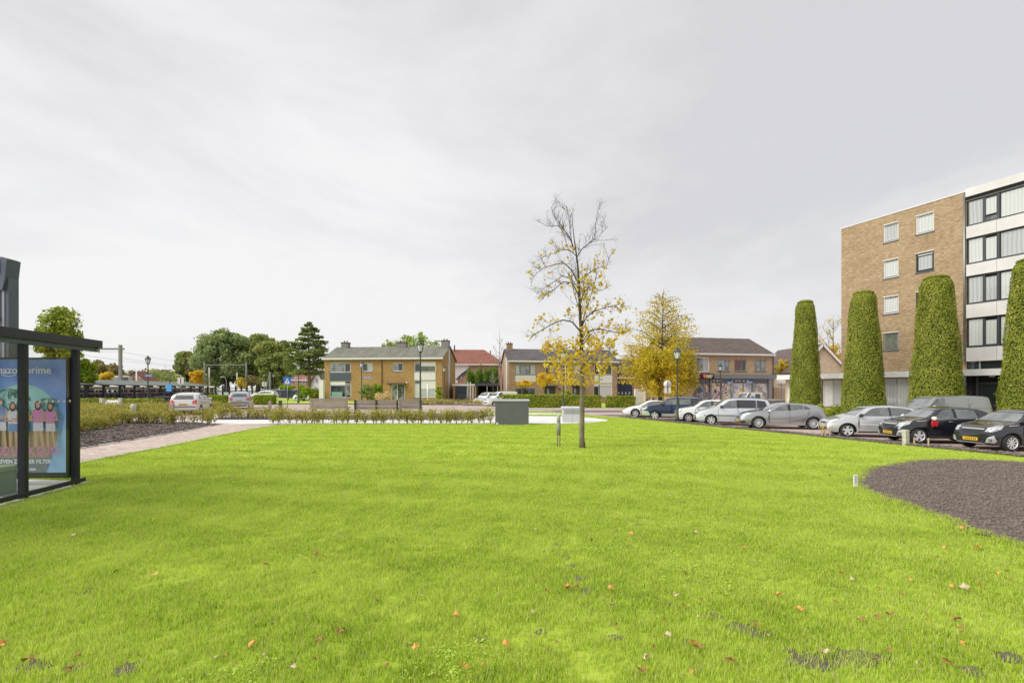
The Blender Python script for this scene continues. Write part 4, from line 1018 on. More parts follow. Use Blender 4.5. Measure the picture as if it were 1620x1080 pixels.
# poster case across the far end, facing the camera
pc = bpy.data.objects.new('poster_case', None)
PY = 8.17; PX0, PX1 = XY(-28, PY), XY(104.5, PY); PZ0, PZ1 = P(0, 747, PY)[2], P(0, 568, PY)[2]
pcm = MB().mi(M_dark)
pcm.box(PX0-0.04, PX1+0.02, PY+0.01, PY+0.13, PZ0-0.10, PZ0).box(PX0-0.04, PX1+0.02, PY+0.01, PY+0.13, PZ1, PZ1+0.03).box(PX0-0.07, PX0, PY+0.01, PY+0.13, 0.0, PZ1).box(PX1, PX1+0.02, PY+0.01, PY+0.13, PZ0, PZ1).box(PX0-0.0, PX1, PY+0.05, PY+0.12, PZ0, PZ1)
pc = pcm.build('poster_case', None)
pc.parent = t
inv = Matrix.Translation(SP) @ Matrix.Rotation(SA, 4, 'Z')
pc.matrix_local = inv.inverted()
PW, PH = PX1-PX0, PZ1-PZ0
def ink(name, c, r=0.35): return MATS.get(name) or mat(name, c, r)
I_blue = mat('poster_blue', (0.15, 0.31, 0.80), 0.35, col2=(0.24, 0.43, 0.88), scale=1.2)
I_lblue = ink('poster_light_blue', (0.34, 0.58, 0.90)); I_aqua = mat('poster_aqua', (0.28, 0.62, 0.66), 0.35, col2=(0.42, 0.74, 0.74), scale=1.5)
I_sand = mat('poster_sand', (0.42, 0.31, 0.24), 0.35, col2=(0.50, 0.40, 0.33), scale=2.5); I_skin = ink('poster_skin', (0.55, 0.33, 0.22)); I_pink = ink('poster_pink', (0.62, 0.22, 0.50))
I_shirt = ink('poster_pale_cloth', (0.62, 0.60, 0.68)); I_den = ink('poster_denim', (0.16, 0.26, 0.50)); I_hair = ink('poster_hair', (0.06, 0.03, 0.025)); I_leaf = ink('poster_palm', (0.06, 0.18, 0.15)); I_white = ink('poster_white', (0.85, 0.85, 0.88)); I_grey = ink('poster_sea_grey', (0.22, 0.26, 0.33))
pm = MB()
lay = [0]
def pp(pts, m):          # a flat printed shape: points in 0..1 of the poster, each layer one millimetre nearer
    lay[0] += 1
    y = PY - 0.0008*lay[0]
    pm.mi(m); pm.add([(PX0+u*PW, y, PZ0+v*PH) for u, v in pts], [tuple(range(len(pts)))])
def ell(cu, cv, ru, rv, m, n=14, a0=0, a1=360):
    pp([(cu+ru*math.cos(R(a0+(a1-a0)*i/n)), cv+rv*math.sin(R(a0+(a1-a0)*i/n))) for i in range(n if a1-a0 == 360 else n+1)], m)
pp([(0, 0), (1, 0), (1, 1), (0, 1)], I_blue)
pp([(0.78, 0), (1, 0), (1, 0.55), (0.95, 0.35), (0.86, 0.18)], I_lblue)
ell(0.48, 0.42, 0.46, 0.36, I_aqua, 30)
pp([(0.04, 0.22), (0.92, 0.22), (0.94, 0.42), (0.94, 0.50), (0.02, 0.50), (0.02, 0.40)], I_lblue)
pp([(0.0, 0.0), (0.76, 0.0), (0.86, 0.22), (0.92, 0.36), (0.02, 0.38), (0.0, 0.3)], I_sand)
pp([(0.0, 0.0), (0.76, 0.0), (0.82, 0.13), (0.0, 0.13)], I_grey)
for cu, cv, d in ((0.06, 0.72, 1), (0.48, 0.70, -1), (0.80, 0.66, 1), (0.33, 0.74, 1)):
    for k in range(5):
        a = R(200+k*35) if d > 0 else R(180+k*35)
        pp([(cu, cv), (cu+0.10*math.cos(a)-0.012*math.sin(a), cv+0.07*math.sin(a)+0.012), (cu+0.14*math.cos(a), cv+0.09*math.sin(a)-0.02), (cu+0.09*math.cos(a)+0.015*math.sin(a), cv+0.05*math.sin(a)-0.012)], I_leaf)
def fig(u, top, hgt, cloth, low, lean=0.0, hair=True, dress=False):
    s = hgt
    hw = 0.15*s
    pp([(u-hw*0.7+lean, top-0.45*s), (u-hw*0.2+lean, top-0.45*s), (u-hw*0.25, top-0.97*s), (u-hw*0.75, top-0.97*s)], I_skin)
    pp([(u+hw*0.1+lean, top-0.45*s), (u+hw*0.75+lean, top-0.45*s), (u+hw*1.1, top-0.95*s), (u+hw*0.6, top-0.97*s)], I_skin)
    pp([(u-hw*0.95, top-0.62*s), (u+hw*1.0, top-0.62*s), (u+hw*0.9, top-0.42*s), (u-hw*0.85, top-0.42*s)], low)
    pp([(u-hw*0.85, top-0.45*s), (u+hw*0.85, top-0.45*s), (u+hw*0.95, top-0.30*s), (u+hw*1.1, top-0.20*s), (u+hw*0.4, top-0.145*s), (u-hw*0.4, top-0.145*s), (u-hw*1.1, top-0.20*s)], cloth)
    pp([(u-hw*1.1, top-0.2*s), (u-hw*0.8, top-0.2*s), (u-hw*1.2, top-0.36*s), (u+0.2*hw, top-0.38*s), (u+0.2*hw, top-0.41*s), (u-hw*1.6, top-0.40*s)], I_skin)
    pp([(u+hw*0.8, top-0.2*s), (u+hw*1.1, top-0.2*s), (u+hw*1.6, top-0.40*s), (u-0.1*hw, top-0.36*s), (u-0.1*hw, top-0.33*s), (u+hw*1.2, top-0.35*s)], I_skin)
    if hair: ell(u, top-0.09*s, hw*0.62, 0.105*s, I_hair)
    else: ell(u, top-0.055*s, hw*0.42, 0.06*s, I_hair)
    ell(u, top-0.08*s, hw*0.40, 0.062*s, I_skin)
fig(0.06, 0.63, 0.44, I_white, I_shirt, 0, False); fig(0.24, 0.655, 0.46, I_den, I_shirt, 0, False); fig(0.39, 0.62, 0.42, I_shirt, I_den, 0, True)
fig(0.52, 0.62, 0.42, I_shirt, I_den, 0, False); fig(0.70, 0.63, 0.42, I_pink, I_shirt, -0.01, True); fig(0.85, 0.615, 0.40, I_pink, I_shirt, -0.015, True)
pm.build('poster_print', None, pc)
yl = PY - 0.0008*(lay[0]+2)
def plet(s, size, u, v, m, sx=1.0, shear=0.0):
    o = lettering(s, size, m, pc, (PX0+u*PW, yl, PZ0+v*PH), (math.pi/2, 0, 0), shear, sx); return o
plet('amazon prime', 0.185, 0.50, 0.90, I_white, 1.0)
m = MB().mi(I_white)
arc = [(-0.09+0.18*i/10, -0.02-0.022*math.sin(math.pi*i/10)) for i in range(11)]
for (a, b), (c, d) in zip(arc, arc[1:]): m.bar((PX0+0.36*PW+a*1.4, yl, PZ0+0.878*PH+b*1.4), (PX0+0.36*PW+c*1.4, yl, PZ0+0.878*PH+d*1.4), 0.003, 0.012)
m.build('logo_curve', None, pc)
plet('GOOD LUCK GUYS', 0.21, 0.50, 0.19, I_pink, 0.72)
plet('OVERLEVEN ZONDER FILTER', 0.098, 0.47, 0.10, I_white, 0.90)
plet('NIEUWE SERIE 27 OKTOBER', 0.058, 0.46, 0.032, I_white, 0.9)
bpy.data.objects.remove(bpy.data.objects['poster_case']) if False else None
# concrete slab under it
sh = sheet('shelter_slab', [(SP.x-2.4, SP.y+0.62), (SP.x+0.12, SP.y+0.30), (SP.x+0.30, SP.y-0.4), (SP.x+1.45, SP.y-7.8), (SP.x-2.4, SP.y-8)], 0.02, M_concrete)
# litter bin inside the shelter
o = MB().mi(mat('bin_green_grey', (0.20, 0.26, 0.22), 0.5)).box(-0.21, 0.21, -0.21, 0.21, 0.02, 0.40).mi(mat('bin_top', (0.26, 0.32, 0.26), 0.5)).box(-0.24, 0.24, -0.24, 0.24, 0.40, 0.47).mi(M_black).box(-0.14, 0.14, -0.245, -0.24, 0.41, 0.45).build('litter_bin', None, None, (XY(-16, 7.45), 7.45, 0.0), R(8))
tag(o, 'grey green litter bin standing behind the shelter glass', 'litter bin')
# tall information pylon behind the shelter
t = thing('information_pylon', 'tall blue grey metal pylon with canted head and display panel rising above the shelter roof', 'sign pylon', (XY(14, 10.6), 10.6, 0))
MB().box(-0.10, 0.10, -0.10, 0.12, -0.05, 4.22).mi(M_slate).build('post', M_slate, t)
MB().mi(M_steel).box(-0.035, 0.02, -0.112, -0.10, 0.2, 4.15).build('post_rail', None, t)
m = MB().mi(M_slate); m.prism([(-0.95, 3.92), (0.02, 3.92), (0.07, 4.15), (0.125, 4.62), (0.02, 4.66), (-0.95, 4.66)], (-0.16, 0.14)); m.build('head', None, t)
MB().box(-0.93, -0.03, -0.175, -0.162, 4.28, 4.60).build('display_panel', mat('display_panel_grey', (0.33, 0.36, 0.45), 0.3), t)
MB().box(-0.93, -0.10, -0.12, 0.10, 3.30, 3.915).build('timetable_box', M_slate, t)
MB().box(-0.93, -0.12, -0.16, 0.10, 3.22, 3.36).build('speaker', M_black, t)

# ================================================================== STREET FURNITURE
def lamp_proto(label):
    t = thing('street_lamp', label, 'street lamp', group='black heritage style street lamps')
    m = MB(); m.lathe([(0.13, 0), (0.13, 0.35), (0.10, 0.4), (0.085, 0.9), (0.065, 1.0), (0.055, 1.1), (0.045, 3.9), (0.06, 3.95), (0.045, 4.0), (0.04, 4.12)], 10); m.build('pole', M_darkgreen, t)
    b = MB(); b.tube([(0.045, 0, 1.45), (0.05, 0, 1.46)], 0.02); 
    l = MB().lathe([(0.10, 4.14), (0.12, 4.20), (0.215, 4.58), (0.215, 4.6)], 6, None, False).build('lantern', M_lampglass, t)
    m = MB()
    for j in range(6):
        a = 2*math.pi*(j+0.5)/6
        m.bar((0.125*math.cos(a), 0.125*math.sin(a), 4.18), (0.225*math.cos(a), 0.225*math.sin(a), 4.60), 0.022)
    m.lathe([(0.05, 4.08), (0.14, 4.14), (0.14, 4.18)], 6, None, False)
    m.build('lantern_frame', M_darkgreen, l)
    MB().lathe([(0.25, 4.59), (0.26, 4.63), (0.17, 4.76), (0.09, 4.80), (0.09, 4.86), (0.03, 4.90), (0.03, 4.97), (0.0, 4.98)], 10, None, False).build('lamp_roof', M_darkgreen, l)
    return t
lamps = [(665, 31.5, 'tallest black street lamp, its head above the roof of the yellow brick pair'),
         (1071.5, 30.7, 'black street lamp standing beside the blue car'),
         (234, 44.7, 'street lamp with blue street sign in front of the bicycle shed'),
         (572, 52.0, 'street lamp with blue street sign beside the dark shrub at the yellow brick pair'),
         (472, 57.8, 'black street lamp right of the pedestrian crossing sign'),
         (432.5, 108, 'small distant street lamp left of the pedestrian crossing sign'),
         (415.5, 135, 'most distant street lamp, at the end of the black fence posts'),
         (703, 64, 'slender street lamp at the right corner of the yellow brick pair'),
         (948, 54.5, 'street lamp at the gap between the green hedges'),
         (891.5, 36, 'street lamp directly behind the white cabinet, left of the young tree'),
         (1139.5, 50, 'street lamp in front of the shop building')]
lp = None
lampobjs = []
for px, Y, lab in lamps:
    x = XY(px, Y); z = G(x, Y)
    if lp is None: lp = lamp_proto(lab); lp.location = (x, Y, z); o = lp
    else: o = dup(lp, (x, Y, z), random.uniform(0, 1), lab)
    if Y > 100: o.location.z = 0.4
    lampobjs.append(o)
lampobjs[0].scale = (1, 1, 1.02)
# concrete sleeve at the big lamp's foot
def street_name(px, py, Y, label, w=0.85, left=False):
    p = P(px, py, Y)
    o = MB().mi(M_blue).box(0, w, -0.012, 0.012, -0.09, 0.09).mi(M_white).box(0.02, w-0.02, -0.016, -0.0125, 0.065, 0.075).box(0.02, w-0.02, -0.016, -0.0125, -0.075, -0.065).mi(M_curtain).box(0.10, w*0.45, -0.016, -0.0125, -0.03, 0.03).box(w*0.5, w-0.1, -0.016, -0.0125, -0.03, 0.03).build('street_sign', None, None, p)
    return tag(o, label, 'street sign', )
street_name(229, 594, 44.6, 'blue street name plate on the lamp in front of the bicycle shed', 0.75)
street_name(574, 597, 51.8, 'blue street name plate on the lamp at the yellow brick pair', 1.05)
street_name(944, 600, 54.3, 'pale blue street name plate on the lamp at the hedge gap', 0.7)
street_name(1150, 605, 49.5, 'white blue street plate left of the pickup truck', 0.55)
street_name(1180, 604.5, 49.5, 'blue street plate above the pickup truck', 0.75)
o = MB().tube([(0, 0, -0.5), (0, 0, 2.6)], 0.05, 8).build('sign_pole', M_steel, None, (XY(1158, 49.7), 49.7, 0)); tag(o, 'grey pole carrying the street plates in front of the shop', 'pole')

def sign(name, label, px, py0, py1, Y, build, pole=M_steel, base=0.0):
    x = XY(px, Y); zt, zb = P(0, py0, Y)[2], P(0, py1, Y)[2]
    t = thing(name, label, 'road sign', (x, Y, 0))
    MB().tube([(0, 0.03, base-0.1), (0, 0.03, zt-0.05)], 0.035, 8).build('pole', pole, t)
    build(t, zb, zt); return t
def b_cross(t, z0, z1):
    w = (z1-z0)/2
    s = MB().mi(M_blue).box(-w, w, -0.02, 0.0, z0, z1).build('sign_plate', None, t)
    MB().mi(M_white).add([(-w*0.72, -0.022, z0+0.18*w), (w*0.72, -0.022, z0+0.18*w), (0, -0.022, z0+1.7*w)], [(0, 1, 2)]).build('triangle', None, s)
    cz = z0+0.62*w
    m = MB().mi(M_black)
    m.box(-0.02, 0.03, -0.026, -0.023, cz+0.1*w, cz+0.42*w); m.bar((0.0, -0.0245, cz+0.1*w), (-0.09, -0.0245, cz-0.32*w), 0.003, 0.03); m.bar((0.02, -0.0245, cz+0.1*w), (0.10, -0.0245, cz-0.32*w), 0.003, 0.03)
    m.bar((0.0, -0.0245, cz+0.38*w), (0.10, -0.0245, cz+0.15*w), 0.003, 0.02); m.bar((0.0, -0.0245, cz+0.38*w), (-0.08, -0.0245, cz+0.12*w), 0.003, 0.02)
    m.lathe([(0.032, 0), (0.032, 0.003)], 8, Matrix.Translation((0.005, -0.0245, cz+0.56*w)) @ Matrix.Rotation(R(90), 4, 'X'))
    m.build('walking_figure', None, s)
sign('pedestrian_crossing_sign', 'square blue pedestrian crossing sign with white triangle on a grey pole', 454.5, 596, 607.8, 43.4, b_cross)
def b_plate(m):
    def f(t, z0, z1):
        w = (z1-z0)/2; MB().box(-w, w, -0.03, -0.01, z0, z1).build('sign_plate', m, t); MB().box(-0.03, 0.03, -0.05, -0.03, z0+0.1*w, z1-0.1*w).build('bracket', M_darkframe, t)
    return f
sign('road_sign', 'back of a square white road sign beside the bicycle shed', 286, 597, 607, 52, b_plate(M_offwhite))
sign('road_sign', 'small pale sign on the last black fence post', 418, 604, 611, 84, b_plate(M_curtain))
t = sign('parking_pole', 'dark pole with a light blue box sign left of the rear white hatchback', 268.3, 588, 640, 44, lambda t, a, b: MB().box(-0.22, 0.22, -0.12, 0.02, P(0, 619, 44)[2], P(0, 607.5, 44)[2]).build('sign_box', M_lightblue, t), M_dark)
MB().bar((0, 0, P(0, 588, 44)[2]-0.1), (-0.42, 0, P(0, 587, 44)[2]-0.05), 0.07).build('camera_arm', M_dark, t)
def b_round(t, z0, z1):
    r = (z1-z0)/2*0.62; c = z1-r
    MB().lathe([(r, 0), (r, 0.02)], 20, Matrix.Translation((0, 0, c)) @ Matrix.Rotation(R(90), 4, 'X')).build('sign_disc', M_offwhite, t)
    MB().box(-0.33, 0.33, -0.03, -0.01, z0, z0+0.52).build('sign_plate', M_offwhite, t); MB().box(-0.04, 0.04, -0.06, -0.03, z0+0.08, z1-0.1).build('bracket', M_slate, t)
sign('road_sign', 'grey back of a round road sign with oblong plate under it beside the yellow birch', 1056, 601.5, 621.5, 46, b_round, base=-0.4)
# bollards
def bollard(px, py1, h, w, Y, label, m, rnd=False, loc=None):
    x = XY(px, Y); z = G(x, Y)
    b = MB().mi(m)
    if rnd: b.lathe([(w*0.9, -0.05), (w, 0.1), (w, h-0.1), (w*0.7, h-0.02), (0, h)], 12)
    else: b.box(-w, w, -w, w, -0.05, h-0.04).add([(-w, -w, h-0.04), (w, -w, h-0.04), (w, w, h-0.04), (-w, w, h-0.04), (0, 0, h)], [(0, 1, 4), (1, 2, 4), (2, 3, 4), (3, 0, 4)])
    o = b.build('bollard', None, None, (x, Y, z), random.uniform(0, 0.3))
    return tag(o, label, 'bollard', )
bollard(211, 655, 0.75, 0.16, 31, 'grey rounded bollard among the hedge plants left of the rear white hatchback', M_concrete, True)
bollard(272, 657, 0.80, 0.12, 30.3, 'brown wooden bollard in front of the rear white hatchback', M_woodpost)
bollard(398, 648, 0.80, 0.12, 37, 'wooden bollard right beside the grey hatchback', M_woodpost)
bollard(427, 645, 0.75, 0.10, 39.5, 'slim wooden bollard between the grey hatchback and the crossing sign', M_woodpost)
bollard(443.5, 645, 0.80, 0.12, 39.5, 'dark bollard just left of the crossing sign', M_darkgreen)
# wooden high-backed benches
def bench(pxa, pxb, Y, label, z1=0.98, legs=(0.06, 0.94), dy=0.0, endposts=False):
    xa, xb = XY(pxa, Y), XY(pxb, Y); Wd = xb-xa
    t = thing('wooden_bench', label, 'bench', (xa, Y, G(xa, Y)), math.atan2(dy, Wd), 'slatted benches on the square')
    zb = 0.30; ns = 5; h = (z1-zb)/ns
    for i in range(ns):
        MB().box(0.02, Wd-0.02, -0.03, 0.03, zb+i*h+0.009, zb+(i+1)*h-0.009).build('back_slat', M_wood, t)
    for i in range(4):
        MB().box(0.02, Wd-0.02, 0.06+i*0.12, 0.165+i*0.12, 0.41, 0.45).build('seat_slat', M_wood, t)
    for q in legs:
        m = MB(); m.box(q*Wd-0.04, q*Wd+0.04, 0.035, 0.09, 0, z1-0.05); m.box(q*Wd-0.03, q*Wd+0.03, 0.09, 0.55, 0.35, 0.405); m.box(q*Wd-0.04, q*Wd+0.04, 0.48, 0.54, 0, 0.35); m.build('leg', M_dark, t)
    if endposts:
        for q in (0.0, 0.5, 1.0): MB().box(q*Wd-0.045, q*Wd+0.045, -0.09, -0.032, 0, z1+0.01).build('post', M_dark, t)
    return t
bench(490, 550.5, 33.5, 'leftmost of the three slatted wooden benches, with pale silvered back', 1.08)
bench(562, 629, 32.2, 'middle slatted wooden bench with three black posts on its back', 0.98, (0.03, 0.97), 0, True)
bench(630.5, 667, 33.4, 'rightmost slatted wooden bench, beside the tallest street lamp', 1.05, (0.06, 0.9))
# cabinets
t = thing('electricity_cabinet', 'dark grey electricity cabinet with pale sloping lid at the end of the low hedge', 'utility cabinet', (0, 22.35, 0))
m = MB().mi(mat('cabinet_grey', (0.115, 0.122, 0.135), 0.5, col2=(0.135, 0.14, 0.15), scale=2))
m.box(-0.80, 0.80, 0, 0.75, -0.03, 1.13).build('body', None, t)
MB().mi(mat('cabinet_lid', (0.34, 0.36, 0.37), 0.5)).add([(-0.84, -0.03, 1.13), (0.84, -0.03, 1.13), (0.84, 0.8, 1.13), (-0.84, 0.8, 1.13), (-0.84, -0.03, 1.17), (0.84, -0.03, 1.17), (0.84, 0.8, 1.23), (-0.84, 0.8, 1.23)],
     [(3, 2, 1, 0), (4, 5, 6, 7), (0, 1, 5, 4), (1, 2, 6, 5), (2, 3, 7, 6), (3, 0, 4, 7)]).build('lid', None, t)
for x in (-0.02,): MB().box(x-0.002, x+0.002, -0.003, -0.001, 0.0, 1.12).build('door_gap', MATS['cabinet_grey'], t)
MB().box(-0.76, -0.66, -0.006, -0.002, 0.03, 0.13).build('sticker', M_offwhite, t)
t = thing('utility_cabinet', 'small pale grey cabinet with ribbed lid just left of the young tree trunk', 'utility cabinet', (XY(905.5, 24.2), 24.2, 0))
M_cab2 = mat('pale_cabinet_grey', (0.52, 0.52, 0.54), 0.55, col2=(0.58, 0.58, 0.60), scale=2)
MB().box(-0.50, 0.50, 0, 0.42, 0.0, 0.70).build('body', M_cab2, t)
MB().mi(M_cab2).add([(-0.54, -0.04, 0.70), (0.54, -0.04, 0.70), (0.54, 0.46, 0.70), (-0.54, 0.46, 0.70), (-0.54, -0.04, 0.76), (0.54, -0.04, 0.76), (0.54, 0.46, 0.82), (-0.54, 0.46, 0.82)],
     [(3, 2, 1, 0), (4, 5, 6, 7), (0, 1, 5, 4), (1, 2, 6, 5), (2, 3, 7, 6), (3, 0, 4, 7)]).build('lid', None, t)
for k in range(5): MB().box(-0.42, 0.42, -0.006, -0.001, 0.44+k*0.04, 0.455+k*0.04).build('vent_slot', M_steel, t)
MB().box(-0.004, 0.004, -0.005, -0.001, 0.03, 0.68).build('door_gap', M_steel, t)
MB().box(-0.46, 0.46, -0.03, 0.45, -0.02, 0.05).build('plinth', M_concrete, t)
# pair of stakes left of the trunk
t = thing('tree_stakes', 'pair of short weathered grey stakes joined by a sleeve left of the young tree', 'stakes', (XY(883.7, 13.75), 13.75, 0))
for dx, a in ((-0.035, 0.0), (0.03, 0.01)):
    MB().tube([(dx*1.1, 0, -0.05), (dx+a, 0, 0.72)], [0.02, 0.018], 7).build('stake', M_woodpost, t)
MB().lathe([(0.062, 0.36), (0.064, 0.72), (0.05, 0.735)], 10).build('sleeve', mat('grey_sleeve', (0.36, 0.35, 0.31), 0.8, col2=(0.26, 0.25, 0.22), scale=10), t)
MB().lathe([(0.055, 0.735), (0.055, 0.95), (0.05, 0.955)], 10).build('mesh_collar', mat('pale_mesh_collar', (0.42, 0.44, 0.38), 0.8), t)
# white marker post with three figures on it
t = thing('marker_post', 'small white marker post with three dark digits at the edge of the soil bed', 'marker post', (XY(1353.3, 8.0), 8.0, 0))
MB().mi(M_white).add([(-0.032, -0.01, -0.05), (0.032, -0.01, -0.05), (0.032, 0.01, -0.05), (-0.032, 0.01, -0.05), (-0.032, -0.01, 0.235), (0.032, -0.01, 0.245), (0.032, 0.01, 0.245), (-0.032, 0.01, 0.235)],
     [(3, 2, 1, 0), (4, 5, 6, 7), (0, 1, 5, 4), (1, 2, 6, 5), (2, 3, 7, 6), (3, 0, 4, 7)]).build('post', None, t)
for k, ch in enumerate('333'): lettering(ch, 0.05, M_steel, t, (-0.002, -0.0115, 0.21-k*0.047), (math.pi/2, 0, 0))
# white post and wooden pegs by the earth strip
def gp(px, s):   # point on the line s metres right of the wheel line seen at column px
    k = (px-810)/F_PX; Y = (s + ROW0[0]*0.9375 + ROW0[1]*0.348)/(k*0.9375+0.348); return k*Y, Y
x, y = gp(1433, -1.75)
o = MB().mi(mat('whitewashed_post', (0.42, 0.40, 0.34), 0.85, col2=(0.58, 0.56, 0.50), scale=8)).box(-0.085, 0.085, -0.07, 0.07, -0.1, 0.60).box(-0.075, 0.075, -0.06, 0.06, 0.60, 0.62).build('white_post', None, None, (x, y, G(x, y)), R(12)); tag(o, 'thick whitewashed post at the lawn edge in front of the black hatchback', 'post')
for i, (px, h, lab) in enumerate(((1446.5, 0.34, 'short pale wooden peg just right of the white post'), (1469, 0.36, 'pale wooden peg before the front door of the black hatchback'))):
    x, y = gp(px, -1.6)
    o = MB().box(-0.02, 0.02, -0.02, 0.02, -0.1, h).build('wooden_peg', M_wood_new, None, (x, y, G(x, y)), 0.3*i); tag(o, lab, 'peg', 'wooden pegs along the earth strip')
x, y = gp(1305, -1.5)
t = thing('wooden_trestle', 'small pale wooden trestle of pegs in front of the silver hatchback', 'trestle', (x, y, G(x, y)), R(-15))
for dx in (-0.12, 0.0, 0.18): MB().bar((dx, 0, -0.05), (dx+0.03, 0, 0.38), 0.035).build('peg', M_wood_new, t)
MB().bar((-0.16, 0, 0.30), (0.25, 0, 0.34), 0.03, 0.05).build('crossbar', M_wood_new, t); MB().bar((-0.12, 0.05, 0.02), (0.05, 0.05, 0.34), 0.03).build('brace', M_wood_new, t)
# information panel on the left
t = thing('information_sign', 'white information board between two square stone posts behind the hedge plants', 'information panel', (XY(177, 39), 39, 0))
for dx in (-0.86, 0.70): MB().box(dx-0.11, dx+0.11, -0.1, 0.1, -0.05, 1.0).build('post', M_cream, t)
MB().mi(M_white).add([(-0.72, -0.06, 0.30), (0.58, -0.06, 0.30), (0.58, 0.16, 0.82), (-0.72, 0.16, 0.82), (-0.72, -0.02, 0.28), (0.58, -0.02, 0.28), (0.58, 0.20, 0.80), (-0.72, 0.20, 0.80)], [(0, 1, 2, 3), (7, 6, 5, 4), (0, 4, 5, 1), (1, 5, 6, 2), (2, 6, 7, 3), (3, 7, 4, 0)]).build('panel', None, t)
MB().bar((-0.45, -0.02, 0.45), (-0.2, 0.07, 0.62), 0.01, 0.02).bar((-0.2, 0.07, 0.62), (0.5, 0.09, 0.66), 0.01, 0.02).build('route_line', M_steel, t)

# ================================================================== BICYCLE SHEDS, RAILWAY
def shedpt(px): # the row of posts runs almost straight away from the camera
    # line X = -41 - 0.105*(Y-45)
    k = (px-810)/F_PX; Y = (-41+0.105*45)/(k+0.105); return k*Y, Y
t = thing('bicycle_shed', 'long open bicycle shed with dark posts and pale ribbed canopy left of the road', 'bicycle shed')
posts = [111, 136, 164, 190, 213, 234.5, 254, 271, 286.6, 302, 316, 329]
pts = [shedpt(p) for p in posts]
for x, y in pts: MB().box(x-0.08, x+0.08, y-0.08, y+0.08, -0.1, 2.20).build('post', M_dark, t)
for (x, y), (x2, y2) in zip(pts, pts[1:]):
    MB().bar((x, y, 1.80), (x2, y2, 1.80), 0.06, 0.09).build('rail', M_dark, t)
    MB().bar((x, y, 2.18), (x2, y2, 2.18), 0.07, 0.10).build('beam', M_dark, t)
    # canopy panel rising to the back with ribs
    r = MB().mi(mat('canopy_sheet', (0.13, 0.16, 0.14), 0.7) if 'canopy_sheet' not in MATS else MATS['canopy_sheet'])
    r.add([(x+0.5, y, 2.16), (x2+0.5, y2, 2.16), (x2-2.6, y2, 2.62), (x-2.6, y, 2.62), (x+0.5, y, 2.20), (x2+0.5, y2, 2.20), (x2-2.6, y2, 2.66), (x-2.6, y, 2.66)], [(3, 2, 1, 0), (4, 5, 6, 7), (0, 1, 5, 4), (2, 3, 7, 6), (1, 2, 6, 5), (3, 0, 4, 7)])
    r.build('canopy_panel', None, t)
    MB().bar((x-2.65, y, 2.70), (x2-2.65, y2, 2.70), 0.08, 0.10).build('canopy_edge', M_offwhite, t)
    for q in (0.0,): MB().bar((x+0.55+(x2-x)*q, y+(y2-y)*q, 2.06), (x-2.6+(x2-x)*q, y+(y2-y)*q, 2.54), 0.12, 0.20).build('rib', M_dark, t)
# second, lower shed behind: a pale translucent canopy
t = thing('bicycle_shed', 'second bicycle shed with pale canopy seen beneath the first one', 'bicycle shed')
a, b = shedpt(100), shedpt(402)
MB().mi(M_offwhite).add([(a[0]-6.5, a[1], 2.05), (b[0]-6.5, b[1], 2.05), (b[0]-8.5, b[1], 2.40), (a[0]-8.5, a[1], 2.40), (a[0]-6.5, a[1], 2.09), (b[0]-6.5, b[1], 2.09), (b[0]-8.5, b[1], 2.44), (a[0]-8.5, a[1], 2.44)], [(3, 2, 1, 0), (4, 5, 6, 7), (0, 1, 5, 4), (2, 3, 7, 6), (1, 2, 6, 5), (3, 0, 4, 7)]).build('canopy', None, t)
MB().mi(M_offwhite).bar((a[0]-8.5, a[1], 2.0), (b[0]-8.5, b[1], 2.0), 0.06, 0.55).build('back_panel', None, t)
for q in range(12):
    x = a[0]+(b[0]-a[0])*q/11-7.2; y = a[1]+(b[1]-a[1])*q/11; MB().box(x-0.06, x+0.06, y-0.06, y+0.06, -0.1, 2.1).build('post', M_dark, t)
t = thing('post_fence', 'row of black posts with one rail continuing past the bicycle shed', 'fence')
fp = [341, 352.5, 363, 373, 382, 391, 399, 407]
pts = [shedpt(p) for p in [329] + fp]
for x, y in pts[1:]: MB().box(x-0.09, x+0.09, y-0.09, y+0.09, -0.1, 2.35).build('post', M_dark, t)
for (x, y), (x2, y2) in zip(pts, pts[1:]): MB().bar((x, y, 1.88), (x2, y2, 1.90), 0.06, 0.12).build('rail', M_dark, t)
# low pale wall / train side behind posts
o = MB().mi(mat('platform_wall', (0.50, 0.52, 0.53), 0.7)).box(0, 34, 0, 0.3, 0.1, 1.15).build('platform_wall', None, None, (-62, 97, 0), R(6)); tag(o, 'long low pale platform wall seen between the black fence posts', 'platform wall')
